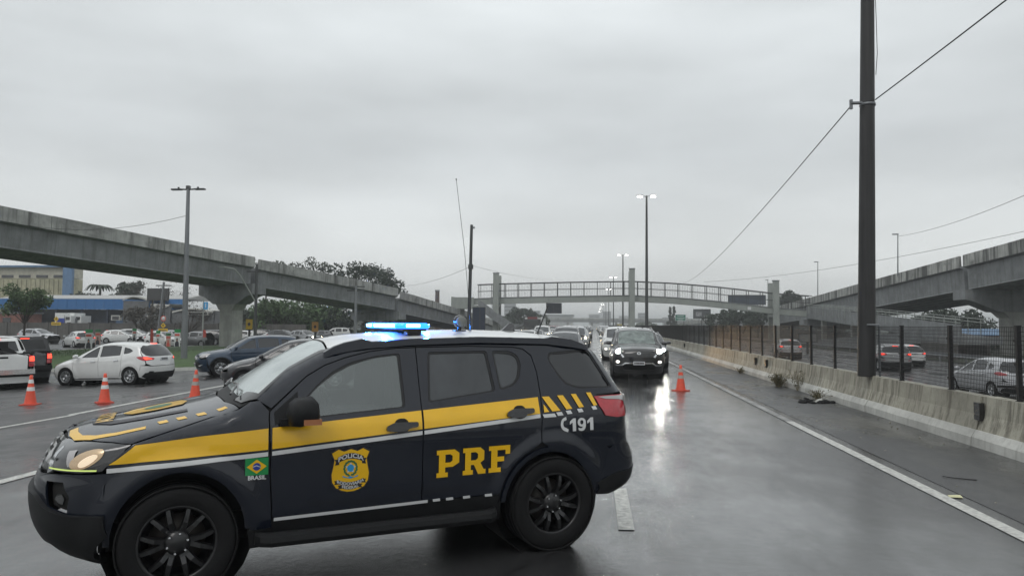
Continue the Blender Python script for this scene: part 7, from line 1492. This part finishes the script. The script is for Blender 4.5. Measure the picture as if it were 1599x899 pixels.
# far overpass
fo = empty('overpass', (-30, 430, 0)); tag(fo, 'grey overpass crossing the motorway far ahead in the mist', 'bridge'); bxo('deck', (-110, 60, 430, 438, 3.6, 5.4), MT['conc'], fo); bxo('parapet', (-110, 60, 429.8, 430, 4.9, 5.9), MT['conc_par'], fo)
for x in np.arange(-100, 60, 14): bxo('column', (x, x + 1.2, 432, 434, -1, 3.6), MT['conc_col'], fo)
pale = mat('pale_far_wall', (.38, .39, .39), .8, noise=(.2, .2, (1, 1, 1))); greyb = mat('grey_far_wall', (.22, .23, .24), .8, noise=(.3, .2, (1, 1, 1)))
fh = empty('warehouse', (-35, 520, 0)); tag(fh, 'long pale distant warehouse behind the overpass, under the message sign', 'building'); bxo('wall', (-44, -15, 520, 540, -1, 8.2), pale, fh); bxo('roof', (-44.5, -14.5, 519.5, 540.5, 8.2, 9.2), greyb, fh)
for x in np.arange(-42, -17, 4): bxo('window', (x, x + 2.5, 519.9, 520, 5.2, 6.6), MT['glass_dark'], fh)
for i, (x, w_, h_, Y) in enumerate(((-78, 9, 22, 640), (-92, 7, 26, 660), (-60, 14, 13, 620), (-6, 12, 13, 800), (10, 9, 17, 850), (26, 16, 11, 780), (48, 10, 15, 820), (64, 22, 9, 700))):
    t = empty('tower_block', (x, Y, 0)); tag(t, ('tall grey block in mist left of the overpass', 'tallest narrow block farthest left on the misty skyline', 'low wide block in mist behind the overpass', 'pale low block in mist near the vanishing point', 'narrow block in mist right of the vanishing point', 'flat wide block in mist right of the lit masts', 'block in mist behind the green direction sign', 'very wide low block in mist behind the far trees')[i], 'building', 'misty skyline blocks'); bxo('wall', (x, x + w_, Y, Y + 12, -1, h_), pale if i % 2 else greyb, t); bxo('roof', (x - .2, x + w_ + .2, Y - .2, Y + 12.2, h_, h_ + .6), greyb, t)
    for zz in np.arange(4, h_ - 1, 3.2): bxo('window_band', (x + .6, x + w_ - .6, Y - .1, Y, zz, zz + 1.2), MT['glass_dark'], t)
ch_ = empty('chimney', (at(683, 455, 150).x, 150, 0)); tag(ch_, 'slim brick chimney poking above the lower end of the left viaduct', 'chimney'); a = at(683, 455, 150); s = MB(); s.cyl((a.x, 150, -.5), (a.x, 150, a.z), .55, .42, 12); child(s.build('shaft', mat('chimney_brick', (.11, .08, .07), .8)), ch_); s = MB(); s.cyl((a.x, 150, a.z), (a.x, 150, a.z + .3), .5, n=12); child(s.build('rim', MT['conc']), ch_)
# ---- backdrop right: retaining wall, guard rail, low buildings
rw = empty('retaining_wall', (30, 70, -.7)); tag(rw, 'dark retaining wall along the far side of the other carriageway', 'wall')
y = 62.
while y < 150: bxo('wall_panel', (28.2 if y < 68 else 33.6, 28.5 if y < 68 else 33.9, y + .02, y + 2.98, -.8, .6 + .012 * (y - 60)), wallm, rw); y += 3
gr_ = empty('guard_rail', (26.2, 40, -.7)); tag(gr_, 'steel guard rail along the far edge of the other carriageway', 'guard rail')
s = MB(); s.prism([(0, -.15), (-.05, -.10), (0, -.03), (0, .03), (-.05, .10), (0, .15), (.02, .15), (.02, -.15)], [((26.2, 20, -.12), (1, 0, 0)), ((26.2, 140, -.12), (1, 0, 0))]); child(s.build('rail', MT['galv']), gr_)
for y in np.arange(20, 140, 4): bxo('post', (26.22, 26.32, y - .05, y + .05, -.7, 0), MT['galv'], gr_)
sheet('carriageway_line', [25.2, 25.35], 10, 300, lambda x: -.70, MT['line'], .006); sheet('carriageway_line', [7.4, 7.55], 10, 300, lambda x: -.70, MT['line'], .006)
for k in range(14): sheet('carriageway_dash', [12.9, 13.05], 20 + k * 9, 23 + k * 9, lambda x: -.70, MT['line'], .006); sheet('carriageway_dash', [19.0, 19.15], 20 + k * 9, 23 + k * 9, lambda x: -.70, MT['line'], .006)
rb2 = empty('shop', (50, 100, 0)); tag(rb2, 'low building with orange wall and blue roof under the right viaduct', 'building'); a, b_ = at(1490, 522, 100), at(1620, 536, 100); bxo('wall', (a.x, b_.x, 100, 106, -.7, at(1500, 524, 100).z), mat('orange_wall', (.36, .13, .07), .7, noise=(1, .2, (1, 1, 1))), rb2)
z = at(1500, 524, 100).z; s = MB(); s.prism([(-.4, 0), (-.4, .15), (3, .9), (6.4, .15), (6.4, 0)], [((a.x - .3, 100, z), (0, 1, 0)), ((b_.x + .3, 100, z), (0, 1, 0))]); child(s.build('roof', mat('blue_roof', (.10, .20, .34), .5)), rb2)
for x in np.arange(a.x + 1, b_.x - 1, 2.6): bxo('window', (x, x + 1.2, 99.95, 100, z - 1.5, z - .7), MT['glass_dark'], rb2)
a, b_ = at(1248, 521, 74), at(1275, 533, 74); board('roadside_sign', 'pale board seen through the fence under the right viaduct', 'road sign', a.x, b_.x, b_.z, a.z, 74, mat('pale_board', (.20, .205, .20), .6, noise=(2, .2, (1, 1, 1))), posts=((a.x + b_.x) / 2,))
# ================================================================== small things by the barrier
s = MB()
def weed(x, y, h_, n, label, seed):
    rd = random.Random(seed); t = empty('weed', (x, y, 0)); tag(t, label, 'weed'); s = MB(); l = MB()
    for _ in range(n):
        a = rd.uniform(0, 6.28); d_ = rd.uniform(.02, .42); hh = h_ * rd.uniform(.5, 1); b0 = Vector((x + rd.uniform(-.05, .05), y + rd.uniform(-.2, .2), 0)); tip = b0 + Vector((d_ * math.cos(a) * .7, d_ * math.sin(a) * 1.4, hh)); mid = b0.lerp(tip, .5) + Vector((0, 0, hh * .12)); s.tube([b0, mid, tip], .004, 3)
        for j in range(7): p = b0.lerp(tip, rd.uniform(.25, 1)) + Vector((rd.gauss(0, .04), rd.gauss(0, .06), rd.gauss(0, .03))); v = Vector((rd.gauss(0, 1), rd.gauss(0, 1), rd.gauss(.2, .8))).normalized() * .05; w_ = v.cross(Vector((.3, .2, 1))).normalized() * .016; l.add([p, p + v * .5 + w_, p + v, p + v * .5 - w_], [(0, 1, 2, 3)])
    child(s.build('stems', mat('dry_stem', (.16, .13, .07), .8) if 'dry_stem' not in bpy.data.materials else bpy.data.materials['dry_stem']), t)['kind'] = 'stuff'; child(l.build('leaves', LM[4]), t)['kind'] = 'stuff'
weed(5.80, 24.3, .42, 130, 'scrubby weed growing at the foot of the barrier', 1); weed(6.02, 22.9, .62, 26, 'taller dry weed stalks leaning on the barrier joint', 2); weed(5.75, 20.0, .28, 40, 'low weed tuft beside the black rubble heap', 3); weed(5.9, 31, .25, 30, 'tiny weed tuft at the barrier foot, farther along', 4)
rd = random.Random(4); t = empty('rubble_heap', (5.5, 19.4, 0)); tag(t, 'flattened heap of black rags and rubble by the barrier foot', 'rubbish')
for k in range(16):
    s = MB(); x, y = 5.5 + rd.gauss(0, .17), 19.4 + rd.gauss(0, .45); r_ = rd.uniform(.05, .14); s.lathe([(0, 0.0), (r_, 0), (r_ * .8, r_ * .35), (r_ * .3, r_ * .55), (0, r_ * .5)], 6, 0, 'z', (x, y, .002)); s.v = [(a + rd.uniform(-.02, .02), b_ + rd.uniform(-.02, .02), max(.001, c_ + rd.uniform(-.01, .015))) for a, b_, c_ in s.v]; child(s.build('rag', MT['tyre'] if k % 5 else MT['conc_foot']), t)
def ground_px(px, py):
    a = at(px, py, 10); d_ = a - Vector((0, 0, CAMH)); return Vector((0, 0, CAMH)) + d_ * (-CAMH / d_.z)
p = ground_px(1491, 776); s = MB(); s.add([(p.x - .07, p.y - .04, .010), (p.x + .06, p.y - .06, .012), (p.x + .08, p.y + .05, .02), (p.x - .05, p.y + .06, .012)], [(0, 1, 2, 3)]); s.add([(p.x - .07, p.y - .04, .006), (p.x + .06, p.y - .06, .006), (p.x + .08, p.y + .05, .007), (p.x - .05, p.y + .06, .006)], [(3, 2, 1, 0)]); tag(s.build('paper_scrap', mat('yellowish_paper', (.62, .60, .36), .6)), 'pale yellow scrap of paper lying on the right edge line', 'litter')
p = ground_px(1500, 748); s = MB(); s.tube([(p.x - .16, p.y + .12, .015), (p.x - .14, p.y + .02, .02), (p.x - .05, p.y + .0, .015), (p.x + .16, p.y - .06, .012)], .007, 5); tag(s.build('bent_wire', MT['wire']), 'bent black strip lying on the shoulder above the paper scrap', 'litter')
st_ = MB()
for k in range(140):
    x, y = rd.uniform(4.2, 6.0), rd.uniform(7, 40); r_ = rd.uniform(.006, .022); st_.lathe([(0, 0), (r_, 0), (r_ * .7, r_ * .7), (0, r_)], 5, 0, 'z', (x, y, .004))
tag(st_.build('grit', MT['conc_bar']), 'grit and pebbles scattered along the shoulder', 'grit', kind='stuff')

HAZE = .0009
# ================================================================== wet air
hz = MB(); hz.box(-3600, 3600, -260, 4600, -2.6, 30); hm = bpy.data.materials.new('mist'); hm.use_nodes = True; t_ = hm.node_tree; t_.nodes.clear(); pv = t_.nodes.new('ShaderNodeVolumePrincipled'); pv.inputs['Color'].default_value = (.86, .89, .90, 1); pv.inputs['Density'].default_value = HAZE
oo_ = t_.nodes.new('ShaderNodeOutputMaterial'); t_.links.new(pv.outputs[0], oo_.inputs['Volume']); tag(hz.build('haze', hm), 'thin grey rain mist over the whole motorway', 'haze', kind='stuff')
